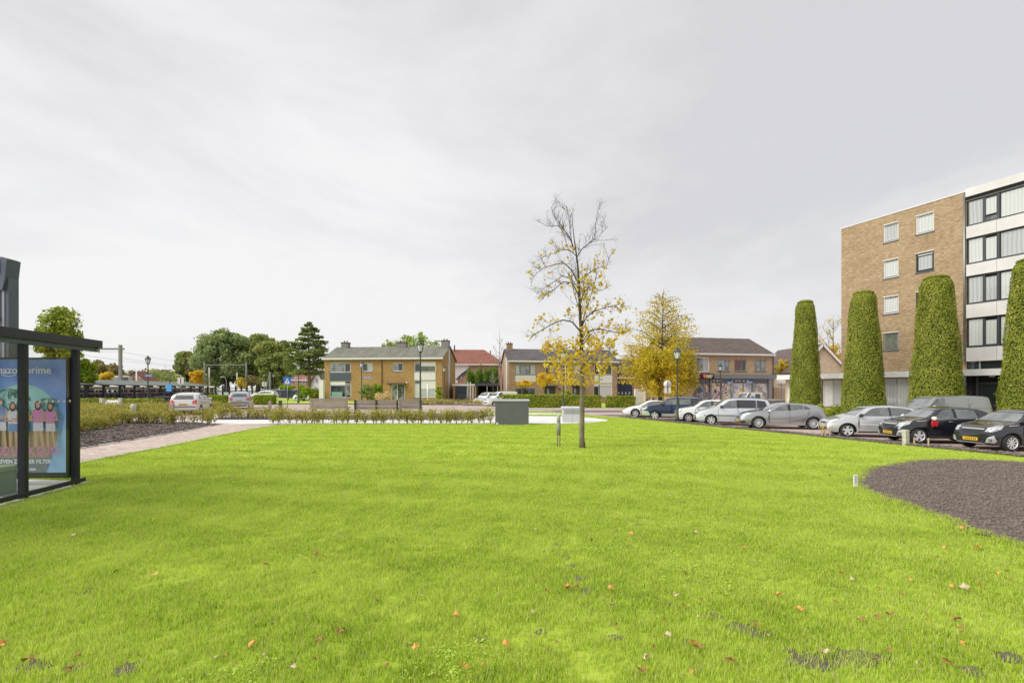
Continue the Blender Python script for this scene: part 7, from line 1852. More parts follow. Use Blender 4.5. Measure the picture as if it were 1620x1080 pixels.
# ================================================================== CARS
def smooth1(xs, zs, s=0.05):
    g = np.linspace(min(xs), max(xs), 400); z = np.interp(g, xs, zs)
    k = int(max(1, s/((g[-1]-g[0])/399))); ker = np.hanning(2*k+3); ker /= ker.sum()
    zp = np.pad(z, k+1, mode='edge'); return g, np.convolve(zp, ker, mode='valid')
PAINT = {}
def paint(name, c, metal=0.0, rough=0.28):
    if name not in PAINT: PAINT[name] = mat(name, c, rough, metal, coat=1.0)
    return PAINT[name]
def make_car(label, sp, loc, heading, cat='car'):
    """nose at local x=0, tail at x=L, y across; heading = direction (radians, world) the nose points"""
    L_, Wd, H = sp['L'], sp['W'], sp['H']; hw = Wd/2; r = sp.get('r', 0.31); z0 = sp.get('z0', 0.19)
    fx = sp.get('fo', 0.80); rx = fx+sp['wb']
    t = thing(sp.get('name', 'parked_car'), label, cat, loc, heading+math.pi)
    gx, top = smooth1([p[0]*L_ for p in sp['top']], [p[1]*H for p in sp['top']], sp.get('sm', 0.07))
    belt_x = [p[0]*L_ for p in sp['belt']]; belt_z = [p[1]*H for p in sp['belt']]
    topf = lambda x: float(np.interp(x, gx, top)); beltf = lambda x: float(np.interp(x, belt_x, belt_z))
    nf, nr = sp.get('nf', 0.22), sp.get('nr', 0.10)
    def wf(x):
        f = 1.0
        if x < 0.9: f -= nf*((0.9-x)/0.9)**2.6
        if x > L_-0.7: f -= nr*((x-(L_-0.7))/0.7)**2.6
        return hw*f
    def zb(x):
        z = z0
        if x < 0.25: z += 0.06*(0.25-x)/0.25
        if x > L_-0.45: z += 0.12*(x-(L_-0.45))/0.45
        return z
    st = [0, 0.015, 0.05, 0.1, 0.17, 0.25] + list(np.linspace(0.36, L_-0.3, 34)) + [L_-0.2, L_-0.12, L_-0.06, L_-0.02, L_]
    tum = sp.get('tum', 0.34); vs = []; NS = 0
    for x in st:
        w = wf(x); zt = topf(x); b = min(beltf(x), zt-0.015); bz = zb(x); gh = max(0, zt-b); k = min(1, gh/0.28)
        wt = max(0.955*w-tum*gh, 0.3*w)
        body = b-bz
        half = [(0, bz), (0.62*w, bz), (0.93*w, bz+0.015), (0.975*w, bz+0.07), (0.99*w, bz+0.22*body), (1.0*w, bz+0.50*body), (0.997*w, bz+0.68*body), (0.975*w, bz+0.80*body), (0.968*w, bz+0.93*body), (0.955*w, b)]
        for q in (0.3, 0.6): half.append((0.955*w+(wt-0.955*w)*q, b+gh*q*0.97))
        half += [(wt+0.01*k, zt-0.10*k*gh/0.5-0.006), (wt*0.95, zt-0.045*k), (wt*0.80, zt-0.016*k), (wt*0.45, zt-0.003*k), (0, zt)]
        ring = [(x, y, z) for y, z in half]+[(x, -y, z) for y, z in half[-2:0:-1]]
        NS = len(ring); vs += ring
    n = len(st); fs = [(i*NS+j, (i+1)*NS+j, (i+1)*NS+(j+1) % NS, i*NS+(j+1) % NS) for i in range(n-1) for j in range(NS)]
    fs += [tuple(range(NS)), tuple((n-1)*NS+j for j in range(NS))[::-1]]
    bm = bmesh.new(); bv = [bm.verts.new(v) for v in vs]
    for f in fs: bm.faces.new([bv[i] for i in f])
    bmesh.ops.recalc_face_normals(bm, faces=bm.faces[:])
    for f in bm.faces: f.smooth = True
    bvh = BVHTree.FromBMesh(bm)
    me = bpy.data.meshes.new('body'); bm.to_mesh(me); bm.free()
    pm_ = sp['paint']; me.materials.append(pm_); me.materials.append(M_recess_shade)
    body = obj('body', me, t)
    # wheel arches cut out
    cut = MB().mi(pm_)
    for x in (fx, rx):
        for s in (-1, 1):
            cut.lathe([(r+0.055, -0.17), (r+0.055, 0.17)], 28, Matrix.Translation((x, s*(hw-0.10), r)) @ Matrix.Rotation(R(90), 4, 'X'))
    cme = cut.mesh('cut'); cme.materials.clear(); cme.materials.append(pm_); cme.materials.append(M_recess_shade)
    cme.polygons.foreach_set('material_index', [1]*len(cme.polygons))
    co = obj('cut', cme, t); md_ = body.modifiers.new('arches', 'BOOLEAN'); md_.operation = 'DIFFERENCE'; md_.object = co; md_.solver = 'EXACT'
    dg = bpy.context.evaluated_depsgraph_get(); dg.update(); me2 = bpy.data.meshes.new_from_object(body.evaluated_get(dg))
    body.modifiers.clear(); body.data = me2; me2.name = 'body'; bpy.data.objects.remove(co)
    for p in me2.polygons: p.use_smooth = p.material_index == 0
    try: me2.set_sharp_from_angle(angle=R(38))
    except Exception: pass
    # patches laid onto the body by casting rays
    def patch(name, poly, org, ea, d, m, par, off=0.006, nc=12, nrw=5, mirror=False, th=True):
        """poly in (a,z) coordinates; ea = horizontal unit vector of a; d = casting direction"""
        A = sorted(set([p[0] for p in poly]) | set(np.linspace(min(p[0] for p in poly), max(p[0] for p in poly), nc)))
        e = 1e-5; A[0] += e; A[-1] -= e
        grid = []
        for a in A:
            zs = []
            for (a0_, z0_), (a1_, z1_) in zip(poly, poly[1:]+poly[:1]):
                if (a0_-a)*(a1_-a) <= 0 and abs(a1_-a0_) > 1e-9: zs.append(z0_+(z1_-z0_)*(a-a0_)/(a1_-a0_))
            if len(zs) < 2: continue
            lo, hi = min(zs), max(zs); col = []
            for k in range(nrw+1):
                z = lo+(hi-lo)*k/nrw; o_ = Vector(org)+Vector(ea)*a+Vector((0, 0, z))
                h = bvh.ray_cast(o_, Vector(d))
                col.append(None if h[0] is None else h[0]+(h[1] if h[1].dot(Vector(d)) < 0 else -h[1])*off)
            grid.append(col)
        b = MB().mi(m); n_ = len(grid)
        idx = {}; V = []; F = []
        for i in range(n_):
            for k in range(nrw+1):
                if grid[i][k] is not None: idx[i, k] = len(V); V.append(grid[i][k])
        for i in range(n_-1):
            for k in range(nrw):
                c = [(i, k), (i+1, k), (i+1, k+1), (i, k+1)]
                if all(q in idx for q in c): F.append(tuple(idx[q] for q in c))
        if not F: return None
        if mirror:
            o2 = len(V); V += [Vector((v.x, -v.y, v.z)) for v in V]; F += [tuple(i+o2 for i in f)[::-1] for f in F]
        b.add(V, F, True); return b.build(name, None, par)
    def side(name, poly, m, off=0.006, par=None, nc=12, nrw=5):     # both flanks, one object each
        out = []
        for s in (1, -1):
            out.append(patch(name, [(p[0]*L_, p[1]*H) for p in poly], (0, s*3, 0), (1, 0, 0), (0, -s, 0), m, par or t, off, nc, nrw))
        return out
    def front(name, poly, m, off=0.006, rear=False, par=None, nc=12, nrw=4, mir=False):
        o_ = []
        for s in ((1, -1) if mir else (1,)):
            o_.append(patch(name, [(s*p[0]*hw, p[1]*H) for p in poly], (L_+3 if rear else -3, 0, 0), (0, 1, 0), (-1 if rear else 1, 0, 0), m, par or t, off, nc, nrw))
        return o_
    def corner(name, poly, m, rear=False, ang=45, off=0.006, nc=10, nrw=4):
        # a = distance along the corner-facing plane
        for s in (1, -1):
            dx = math.cos(R(ang))*(-1 if rear else 1); dy = -s*math.sin(R(ang))
            ea = Vector((-dy*(1 if not rear else 1), dx, 0))
            ea = Vector((math.sin(R(ang))*(-1 if rear else 1), s*math.cos(R(ang)), 0))      # pointing outwards and along the body
            ea = Vector((math.sin(R(ang))*(1 if not rear else -1), s*math.cos(R(ang)), 0))
            org = Vector(((0 if not rear else L_), 0, 0))-Vector((dx, dy, 0))*4
            patch(name, [(p[0], p[1]*H) for p in poly], org, ea, (dx, dy, 0), m, t, off, nc, nrw)
    for nm, poly, m in sp['side']: side(nm, poly, m, 0.008 if nm in ('side_window',) else 0.004)
    for nm, poly, m in sp.get('front', []): front(nm, poly, m)
    for nm, poly, m in sp.get('frontm', []): front(nm, poly, m, mir=True)
    for nm, poly, m in sp.get('rear', []): front(nm, poly, m, rear=True)
    for nm, poly, m, ang in sp.get('fcorner', []): corner(nm, poly, m, False, ang, 0.008)
    for nm, poly, m, ang in sp.get('rcorner', []): corner(nm, poly, m, True, ang, 0.008)
    # wheels
    style = sp.get('rim', 5)
    for x in (fx, rx):
        for s in (-1, 1):
            T = Matrix.Translation((x, s*(hw-0.115), r)) @ Matrix.Rotation(R(-90*s), 4, 'X')
            w = MB().mi(M_tyre).lathe([(r*0.66, -0.095), (r*0.93, -0.10), (r, -0.07), (r, 0.06), (r*0.95, 0.095), (r*0.70, 0.105), (r*0.66, 0.07)], 28, T, True, False).mi(M_rimdark).lathe([(0.01, -0.02), (r*0.67, -0.02), (r*0.67, 0.0), (0.01, 0.0)], 20, T, False, False).build('wheel', None, t)
            rm = MB().mi(sp.get('rimm', M_rim)); q = r*0.70
            rm.lathe([(q*0.90, 0.06), (q*0.93, 0.098), (q, 0.104), (q, 0.09)], 24, T, True, False); rm.lathe([(0.001, 0.088), (0.055, 0.084), (0.06, 0.06)], 12, T, False, False)
            ns = style
            for k in range(ns):
                a = 2*math.pi*k/ns+0.3; ww = (0.42 if ns <= 6 else 0.30)*q*math.sin(math.pi/ns)*1.05
                ca, sa = math.cos(a), math.sin(a)
                pts_ = []
                for rr, wd in ((0.04, ww*0.75), (q*0.93, ww)):
                    for sg_ in (-1, 1): pts_.append(T @ Vector((ca*rr-sa*wd*sg_, sa*rr+ca*wd*sg_, 0.088)))
                pts2 = [p - (T.to_3x3() @ Vector((0, 0, 0.03))) for p in pts_]
                rm.add(pts_+pts2, [(0, 1, 3, 2), (4, 6, 7, 5), (0, 2, 6, 4), (1, 5, 7, 3)])
            rm.build('rim', None, w)
    # mirrors, plates, handles
    mx_ = sp['mirror'][0]*L_; mz = sp['mirror'][1]*H
    for s in (-1, 1):
        y = s*(wf(mx_)+0.06)
        b = MB().mi(sp.get('mirrorm', pm_)); b.lathe([(0.0, -0.10), (0.055, -0.085), (0.075, 0.0), (0.06, 0.085), (0.0, 0.10)], 10, Matrix.Translation((mx_, y, mz)) @ Matrix.Rotation(R(90), 4, 'X') @ Matrix.Scale(1.15, 4, (0, 1, 0)))
        b.mi(M_trim).bar((mx_, s*(wf(mx_)-0.06), mz-0.05), (mx_, y, mz-0.04), 0.05, 0.04); b.build('wing_mirror', None, t)
    for x, z in sp.get('handles', []):
        for s in (-1, 1):
            h = bvh.ray_cast(Vector((x*L_, s*3, z*H)), Vector((0, -s, 0)))
            if h[0] is not None: MB().tube([h[0]+Vector((-0.09, s*0.012, 0)), h[0]+Vector((0, s*0.035, 0.004)), h[0]+Vector((0.09, s*0.012, 0))], 0.014, 6).build('door_handle', sp.get('handlem', pm_), t)
    pz = sp.get('plate', (0.28, 0.36))
    for rear, d in ((False, 1), (True, -1)):
        z = pz[1]*H if rear else pz[0]*H
        h = bvh.ray_cast(Vector((-3 if not rear else L_+3, 0, z)), Vector((d, 0, 0)))
        if h[0] is not None:
            x = h[0].x; p = MB().mi(M_yellow).box(min(x-d*0.03, x-d*0.012), max(x-d*0.03, x-d*0.012), -0.26, 0.26, z-0.055, z+0.055).build('number_plate', None, t)
            for k in range(6):
                if k == 2 or k == 4: pass
                MB().box(min(x-d*0.032, x-d*0.0305), max(x-d*0.032, x-d*0.0305), -0.21+k*0.072, -0.17+k*0.072, z-0.03, z+0.03).build('plate_character', M_trim, p)
    if sp.get('rails'):
        for s in (-1, 1):
            y = s*(0.955*hw-tum*(H-beltf(L_*0.6)))*0.90
            MB().tube([(sp['rails'][0]*L_, y, topf(sp['rails'][0]*L_)-0.01), (sp['rails'][0]*L_+0.15, y, topf(sp['rails'][0]*L_+0.15)+0.05), (sp['rails'][1]*L_-0.15, y, topf(sp['rails'][1]*L_-0.15)+0.05), (sp['rails'][1]*L_, y, topf(sp['rails'][1]*L_)-0.01)], 0.018, 6).build('roof_rail', M_dark if sp.get('railm') is None else sp['railm'], t)
    if sp.get('aerial'): MB().tube([(sp['aerial']*L_, 0, topf(sp['aerial']*L_)), (sp['aerial']*L_+0.18, 0, topf(sp['aerial']*L_)+0.22)], 0.006, 5).build('aerial', M_trim, t)
    return t

def strip(x0, x1, z0, z1): return [(x0, z0), (x1, z0), (x1, z1), (x0, z1)]
def seam(pts, w=0.0018):     # near-vertical panel gap as thin polygon (x fractions)
    return [(x-w, z) for x, z in pts]+[(x+w, z) for x, z in pts[::-1]]
def hatch(five=True, **k):
    """a compact hatchback; numbers are fractions of length and height"""
    H_ = dict(L=3.85, W=1.66, H=1.44, wb=2.44, fo=0.78, r=0.30, z0=0.19, tum=0.36,
        top=[(0, 0.40), (0.005, 0.46), (0.02, 0.52), (0.06, 0.585), (0.14, 0.63), (0.24, 0.675), (0.285, 0.70), (0.40, 0.92), (0.45, 0.965), (0.55, 0.995), (0.68, 1.0), (0.80, 0.975), (0.90, 0.93), (0.935, 0.86), (0.972, 0.68), (0.985, 0.60), (0.997, 0.50), (1, 0.36)],
        belt=[(0, 0.36), (0.05, 0.50), (0.25, 0.625), (0.35, 0.645), (0.60, 0.66), (0.85, 0.70), (0.95, 0.68), (1, 0.4)],
        mirror=(0.325, 0.69), handles=[(0.52, 0.60), (0.76, 0.62)] if five else [(0.60, 0.60)],
        plate=(0.27, 0.46), aerial=0.86)
    H_['side'] = ([('side_window', [(0.335, 0.665), (0.40, 0.80), (0.45, 0.89), (0.50, 0.93), (0.555, 0.94), (0.555, 0.675)], M_carglass), ('side_window', [(0.585, 0.675), (0.585, 0.94), (0.70, 0.93), (0.775, 0.90), (0.80, 0.71)], M_carglass), ('pillar_trim', [(0.555, 0.67), (0.555, 0.945), (0.585, 0.945), (0.585, 0.67)], M_trim),
                   ('side_window', [(0.81, 0.715), (0.79, 0.885), (0.83, 0.865), (0.875, 0.75)], M_carglass_dark),
                   ('panel_gap', seam([(0.31, 0.24), (0.30, 0.45), (0.315, 0.64)]), M_seam), ('panel_gap', seam([(0.575, 0.22), (0.575, 0.66)]), M_seam), ('panel_gap', seam([(0.70, 0.24), (0.745, 0.40), (0.79, 0.55), (0.805, 0.69)]), M_seam)] if five else
                  [('side_window', [(0.335, 0.665), (0.40, 0.80), (0.45, 0.89), (0.50, 0.93), (0.61, 0.935), (0.61, 0.675)], M_carglass), ('side_window', [(0.635, 0.68), (0.635, 0.935), (0.74, 0.925), (0.82, 0.885), (0.855, 0.80), (0.835, 0.72), (0.80, 0.70)], M_carglass), ('pillar_trim', [(0.61, 0.67), (0.61, 0.94), (0.635, 0.94), (0.635, 0.67)], M_carglass_dark),
                   ('panel_gap', seam([(0.31, 0.24), (0.30, 0.45), (0.315, 0.64)]), M_seam), ('panel_gap', seam([(0.645, 0.22), (0.655, 0.45), (0.63, 0.66)]), M_seam)]) + \
                 [('sill_trim', [(0.30, 0.145), (0.30, 0.19), (0.72, 0.19), (0.72, 0.145)], M_trim)]
    H_['front'] = [('windscreen', [(-0.80, 0.70), (-0.66, 0.94), (0.66, 0.94), (0.80, 0.70)], M_windscreen), ('grille', strip(-0.42, 0.42, 0.40, 0.45), M_trim), ('lower_grille', [(-0.55, 0.19), (-0.62, 0.24), (-0.50, 0.30), (0.50, 0.30), (0.62, 0.24), (0.55, 0.19)], M_trim), ('bonnet_gap', [(-0.62, 0.528), (-0.62, 0.532), (0.62, 0.532), (0.62, 0.528)], M_seam)]
    H_['rear'] = [('rear_window', [(-0.72, 0.69), (-0.60, 0.90), (0.60, 0.90), (0.72, 0.69)], M_carglass), ('bumper_trim', strip(-0.85, 0.85, 0.33, 0.36), M_trim), ('tailgate_gap', strip(-0.70, 0.70, 0.395, 0.402), M_seam)]
    H_['fcorner'] = [('headlight', [(0.34, 0.43), (0.42, 0.52), (0.66, 0.565), (0.84, 0.58), (0.70, 0.47), (0.48, 0.42)], M_headlight, 50), ('fog_light', strip(0.40, 0.50, 0.24, 0.29), M_headlight, 50)]
    H_['rcorner'] = [('tail_light', [(0.40, 0.46), (0.40, 0.60), (0.60, 0.68), (0.66, 0.66), (0.62, 0.48)], M_taillight, 45)]
    H_.update(k); return H_
white = paint('white_car_paint', (0.78, 0.79, 0.78)); silver = paint('silver_car_paint', (0.60, 0.61, 0.63), 0.5, 0.28); grey = paint('grey_car_paint', (0.42, 0.425, 0.435), 0.8, 0.28)
black = paint('black_car_paint', (0.012, 0.013, 0.018), 0.0, 0.2); blue = paint('dark_blue_car_paint', (0.006, 0.02, 0.07), 0.25, 0.28); darkgrey = paint('dark_grey_van_paint', (0.27, 0.285, 0.275), 0.4, 0.32); bluegrey = paint('blue_silver_car_paint', (0.44, 0.47, 0.53), 0.5, 0.34)
palesil = paint('pale_silver_car_paint', (0.62, 0.66, 0.70), 0.3, 0.26)

def place(px, py, phi, sp, label, front_x=True, cat='car', z=None):
    """put the front wheel's contact point at photo pixel (px,py); phi = degrees the nose is turned away from straight left"""
    zz = -0.45 if z is None else z
    Y = (EYE-zz)*F_PX/(py-HOR); X = XY(px, Y)
    h = math.pi-R(phi)         # nose direction: left (-X), turned to +Y by phi
    nx, ny = math.cos(h), math.sin(h)
    fo = sp.get('fo', 0.8); hw = sp['W']/2
    # near-side front wheel: local (fo, side)
    # local +x = -nose ; local y = rotated 90deg from local x
    lx, ly = -nx, -ny; yx, yy = -ly, lx          # local y axis in world
    s = -1 if yy > 0 else 1                       # the flank that faces the camera
    ox = X - lx*fo - yx*(hw-0.11)*s; oy = Y - ly*fo - yy*(hw-0.11)*s
    return make_car(label, sp, (ox, oy, zz), h, cat)
# --- the row along the lawn
peu_side = None
s206 = hatch(False, paint=silver, L=3.84, W=1.66, H=1.43, wb=2.44, fo=0.75, r=0.295, rim=5, mirrorm=M_trim)
s206['top'] = [(0, 0.36), (0.005, 0.42), (0.03, 0.50), (0.10, 0.57), (0.20, 0.645), (0.27, 0.69), (0.38, 0.89), (0.44, 0.96), (0.53, 0.995), (0.66, 1.0), (0.80, 0.965), (0.89, 0.90), (0.935, 0.80), (0.97, 0.64), (0.99, 0.52), (1, 0.38)]
s206['side'] = s206['side'] + [('rub_strip', strip(0.315, 0.64, 0.395, 0.42), white)]
place(1340, 690.5, 17, s206, 'silver three door hatchback parked behind the small trestle')
aclass = hatch(True, paint=grey, L=4.29, W=1.78, H=1.43, wb=2.70, fo=0.86, r=0.325, rim=14, nf=0.24, tum=0.38, mirrorm=silver)
aclass['top'] = [(0, 0.38), (0.004, 0.47), (0.02, 0.54), (0.08, 0.61), (0.18, 0.665), (0.28, 0.70), (0.39, 0.87), (0.46, 0.965), (0.55, 1.0), (0.68, 0.99), (0.80, 0.955), (0.90, 0.90), (0.93, 0.84), (0.965, 0.70), (0.985, 0.60), (1, 0.40)]
aclass['belt'] = [(0, 0.38), (0.05, 0.52), (0.25, 0.645), (0.35, 0.665), (0.60, 0.70), (0.80, 0.745), (0.92, 0.74), (1, 0.4)]
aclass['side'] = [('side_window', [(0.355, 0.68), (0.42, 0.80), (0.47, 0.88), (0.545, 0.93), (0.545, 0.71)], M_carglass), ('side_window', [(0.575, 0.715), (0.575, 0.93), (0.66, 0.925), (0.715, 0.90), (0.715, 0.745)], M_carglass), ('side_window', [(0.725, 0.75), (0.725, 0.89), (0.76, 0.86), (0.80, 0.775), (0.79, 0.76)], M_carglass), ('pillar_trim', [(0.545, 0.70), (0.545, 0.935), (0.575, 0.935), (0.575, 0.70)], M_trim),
    ('panel_gap', seam([(0.325, 0.22), (0.315, 0.45), (0.33, 0.66)]), M_seam), ('panel_gap', seam([(0.56, 0.20), (0.565, 0.69)]), M_seam), ('panel_gap', seam([(0.70, 0.24), (0.74, 0.42), (0.775, 0.56), (0.785, 0.73)]), M_seam),
    ('painted_crease_highlight', [(0.33, 0.30), (0.50, 0.315), (0.70, 0.43), (0.80, 0.52), (0.80, 0.535), (0.70, 0.45), (0.50, 0.335), (0.33, 0.32)], silver), ('painted_crease_highlight', [(0.16, 0.56), (0.34, 0.545), (0.60, 0.555), (0.60, 0.562), (0.34, 0.553), (0.16, 0.567)], silver), ('sill_trim', strip(0.30, 0.72, 0.155, 0.19), silver)]  # silver bands paint the light caught along the flank creases
aclass['fcorner'] = [('headlight', [(0.36, 0.44), (0.42, 0.53), (0.66, 0.575), (0.95, 0.60), (0.82, 0.52), (0.52, 0.44)], M_headlight, 50), ('air_intake', [(0.38, 0.21), (0.42, 0.30), (0.66, 0.30), (0.66, 0.23)], M_trim, 50)]
aclass['front'] = [aclass['front'][0], ('grille', [(-0.40, 0.36), (-0.48, 0.47), (0.48, 0.47), (0.40, 0.36)], M_trim), ('grille_bar', strip(-0.42, 0.42, 0.405, 0.425), silver), ('lower_grille', strip(-0.40, 0.40, 0.18, 0.29), M_trim)]
place(1199.5, 677.5, 13, aclass, 'grey metallic hatchback with many spoked wheels parked behind the lawn edge')
mpv = hatch(True, paint=palesil, L=4.30, W=1.76, H=1.62, wb=2.66, fo=0.82, r=0.305, rim=6, rails=(0.45, 0.90), railm=M_steel, mirrorm=M_trim, nf=0.18, tum=0.24)
mpv['top'] = [(0, 0.34), (0.005, 0.40), (0.03, 0.48), (0.12, 0.575), (0.22, 0.64), (0.38, 0.92), (0.44, 0.975), (0.55, 1.0), (0.75, 0.995), (0.90, 0.97), (0.94, 0.93), (0.975, 0.72), (0.985, 0.60), (0.995, 0.5), (1, 0.36)]
mpv['belt'] = [(0, 0.33), (0.05, 0.46), (0.2, 0.57), (0.35, 0.61), (0.6, 0.62), (0.95, 0.63), (1, 0.4)]
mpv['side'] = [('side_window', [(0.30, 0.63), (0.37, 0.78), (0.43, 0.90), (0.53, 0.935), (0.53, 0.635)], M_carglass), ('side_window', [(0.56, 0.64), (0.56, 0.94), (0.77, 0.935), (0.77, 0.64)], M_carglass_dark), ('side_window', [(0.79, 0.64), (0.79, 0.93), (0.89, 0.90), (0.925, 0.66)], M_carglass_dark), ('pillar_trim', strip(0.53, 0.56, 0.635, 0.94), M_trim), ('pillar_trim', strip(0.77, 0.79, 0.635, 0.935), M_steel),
    ('rub_strip', strip(0.02, 0.975, 0.345, 0.375), M_trim), ('panel_gap', seam([(0.29, 0.2), (0.285, 0.60)]), M_seam), ('panel_gap', seam([(0.545, 0.2), (0.545, 0.63)]), M_seam), ('panel_gap', seam([(0.74, 0.3), (0.78, 0.45), (0.785, 0.63)]), M_seam)]
place(1124.5, 671.8, 14, mpv, 'pale silver people carrier with roof rails and dark rubbing strip')
whatch = hatch(True, paint=white, L=3.95, W=1.68, H=1.48, wb=2.46, fo=0.78, r=0.295, rim=8, mirrorm=white)
place(1089, 667.3, 14, whatch, 'white hatchback between the lamp post and the silver people carrier')
suv = hatch(True, paint=blue, L=4.40, W=1.78, H=1.60, wb=2.62, fo=0.85, r=0.33, rim=5, rails=(0.46, 0.90), railm=M_steel, mirrorm=M_trim, z0=0.24, tum=0.27)
suv['top'] = [(0, 0.42), (0.004, 0.50), (0.02, 0.58), (0.08, 0.635), (0.24, 0.685), (0.29, 0.71), (0.39, 0.93), (0.45, 0.985), (0.6, 1.0), (0.80, 0.985), (0.92, 0.95), (0.96, 0.80), (0.985, 0.66), (0.995, 0.5), (1, 0.36)]
suv['belt'] = [(0, 0.40), (0.05, 0.55), (0.25, 0.645), (0.6, 0.66), (0.95, 0.67), (1, 0.4)]
suv['side'] = [('side_window', [(0.33, 0.68), (0.39, 0.82), (0.43, 0.91), (0.54, 0.935), (0.54, 0.685)], M_carglass), ('side_window', [(0.57, 0.69), (0.57, 0.935), (0.74, 0.925), (0.75, 0.69)], M_carglass), ('side_window', [(0.775, 0.69), (0.765, 0.92), (0.86, 0.90), (0.91, 0.71)], M_carglass_dark), ('pillar_trim', strip(0.54, 0.57, 0.68, 0.94), M_trim), ('pillar_trim', [(0.75, 0.69), (0.74, 0.925), (0.765, 0.92), (0.775, 0.69)], M_trim),
    ('lower_cladding', strip(0.30, 0.72, 0.16, 0.29), silver), ('lower_cladding', [(0.003, 0.2), (0.003, 0.40), (0.085, 0.40), (0.12, 0.28), (0.12, 0.2)], silver), ('rub_strip', strip(0.02, 0.98, 0.40, 0.42), M_trim), ('panel_gap', seam([(0.315, 0.25), (0.315, 0.65)]), M_seam), ('panel_gap', seam([(0.555, 0.25), (0.555, 0.68)]), M_seam)]
suv['front'] = suv['front'] + [('bumper', strip(-0.95, 0.95, 0.22, 0.40), silver)]
place(1035.5, 664.2, 14, suv, 'dark blue estate car with silver lower cladding behind the lamp post')
sport = hatch(False, paint=white, L=4.45, W=1.80, H=1.34, wb=2.55, fo=0.95, r=0.32, rim=10, nf=0.28, tum=0.42, mirrorm=white)
sport['top'] = [(0, 0.36), (0.01, 0.44), (0.06, 0.53), (0.15, 0.62), (0.27, 0.70), (0.40, 0.92), (0.47, 0.99), (0.55, 1.0), (0.68, 0.96), (0.80, 0.84), (0.90, 0.72), (0.97, 0.66), (0.99, 0.55), (1, 0.4)]
place(1005, 659.8, 12, sport, 'low white sports car, furthest left in the row along the lawn')
s108 = hatch(True, paint=black, L=3.48, W=1.62, H=1.46, wb=2.34, fo=0.66, r=0.30, rim=5, mirrorm=white, handlem=M_steel, nf=0.20)
s108['front'] = s108['front'][:1] + [('grille', [(-0.36, 0.42), (-0.45, 0.50), (0.45, 0.50), (0.36, 0.42)], M_trim), ('grille_surround', [(-0.48, 0.505), (-0.5, 0.53), (0.5, 0.53), (0.48, 0.505)], silver), ('lower_grille', [(-0.52, 0.19), (-0.60, 0.26), (0.60, 0.26), (0.52, 0.19)], M_trim), ('bumper_lip', strip(-0.62, 0.62, 0.165, 0.185), silver)]
s108['fcorner'] = [('headlight', [(0.32, 0.46), (0.40, 0.545), (0.62, 0.60), (0.80, 0.61), (0.72, 0.52), (0.50, 0.46)], M_headlight, 50), ('fog_surround', [(0.34, 0.20), (0.38, 0.32), (0.54, 0.38), (0.62, 0.24), (0.56, 0.20)], silver, 48), ('fog_light', [(0.41, 0.24), (0.41, 0.30), (0.49, 0.30), (0.49, 0.24)], M_glass2, 48)]
s108['side'] = s108['side'] + [('window_line', [(0.33, 0.652), (0.33, 0.664), (0.82, 0.708), (0.82, 0.698)], silver), ('painted_shoulder_glint', [(0.17, 0.60), (0.17, 0.615), (0.27, 0.635), (0.27, 0.625)], silver)]  # small silver shoulder patch is a painted highlight
c107 = place(1452, 701.0, 7, s108, 'black five door hatchback with a red cloth on its mirror, second car from the right')
s108b = dict(s108); s108b['rim'] = 9; s108b['mirrorm'] = black
place(1597, 714.0, -2, s108b, 'black hatchback with silver wheel trims cut by the right picture edge')
# red cloth hung on the mirror: an object of its own
hw_ = c107.matrix_basis if False else None
cx_, cy_, cz_ = c107.location; ang = c107.rotation_euler[2]; ca, sa = math.cos(ang), math.sin(ang)
lx_, ly_ = 0.325*3.48+0.0, None
yy = (1 if ca*1 > 0 else -1)
sgn = -1 if ca > 0 else 1
lw = sgn*(0.81+0.10)
mb = MB().mi(M_red)
mb.prism([(-0.09, 0.0), (0.09, 0.0), (0.11, -0.12), (0.07, -0.24), (0.0, -0.20), (-0.08, -0.26), (-0.12, -0.13)], (-0.03, 0.03))
o = mb.build('red_cloth', None, None, (cx_+ca*lx_-sa*lw, cy_+sa*lx_+ca*lw, cz_+0.93), ang); tag(o, 'bright red cloth tied to the wing mirror of the black hatchback', 'cloth')
# --- dark van behind the silver and black cars
van = hatch(True, paint=darkgrey, name='parked_van', L=4.45, W=1.80, H=1.83, wb=2.70, fo=0.87, r=0.315, rim=5, tum=0.16, nf=0.2, rails=None)
van['top'] = [(0, 0.30), (0.005, 0.38), (0.03, 0.46), (0.15, 0.545), (0.22, 0.58), (0.345, 0.90), (0.40, 0.975), (0.55, 1.0), (0.80, 1.0), (0.93, 0.985), (0.965, 0.95), (0.985, 0.60), (0.99, 0.5), (1, 0.25)]
van['belt'] = [(0, 0.3), (0.1, 0.45), (0.3, 0.57), (0.95, 0.60), (1, 0.3)]
van['side'] = [('side_window', [(0.27, 0.60), (0.34, 0.80), (0.39, 0.92), (0.47, 0.925), (0.47, 0.61)], M_carglass), ('side_panel', strip(0.51, 0.71, 0.66, 0.905), darkgrey), ('side_panel', strip(0.735, 0.90, 0.66, 0.905), darkgrey), ('panel_gap', seam([(0.49, 0.2), (0.49, 0.92)]), M_seam), ('panel_gap', strip(0.51, 0.94, 0.637, 0.644), M_seam), ('panel_gap', seam([(0.72, 0.2), (0.72, 0.92)]), M_seam)]
van['rear'] = [('rear_window', strip(-0.78, 0.78, 0.60, 0.90), M_carglass_dark)]
Yv = 25.4
make_car('dark grey delivery van parked beyond the silver and black hatchbacks', van, (XY(1413, Yv)-0.1, Yv, -0.45), math.pi-R(6), 'van')
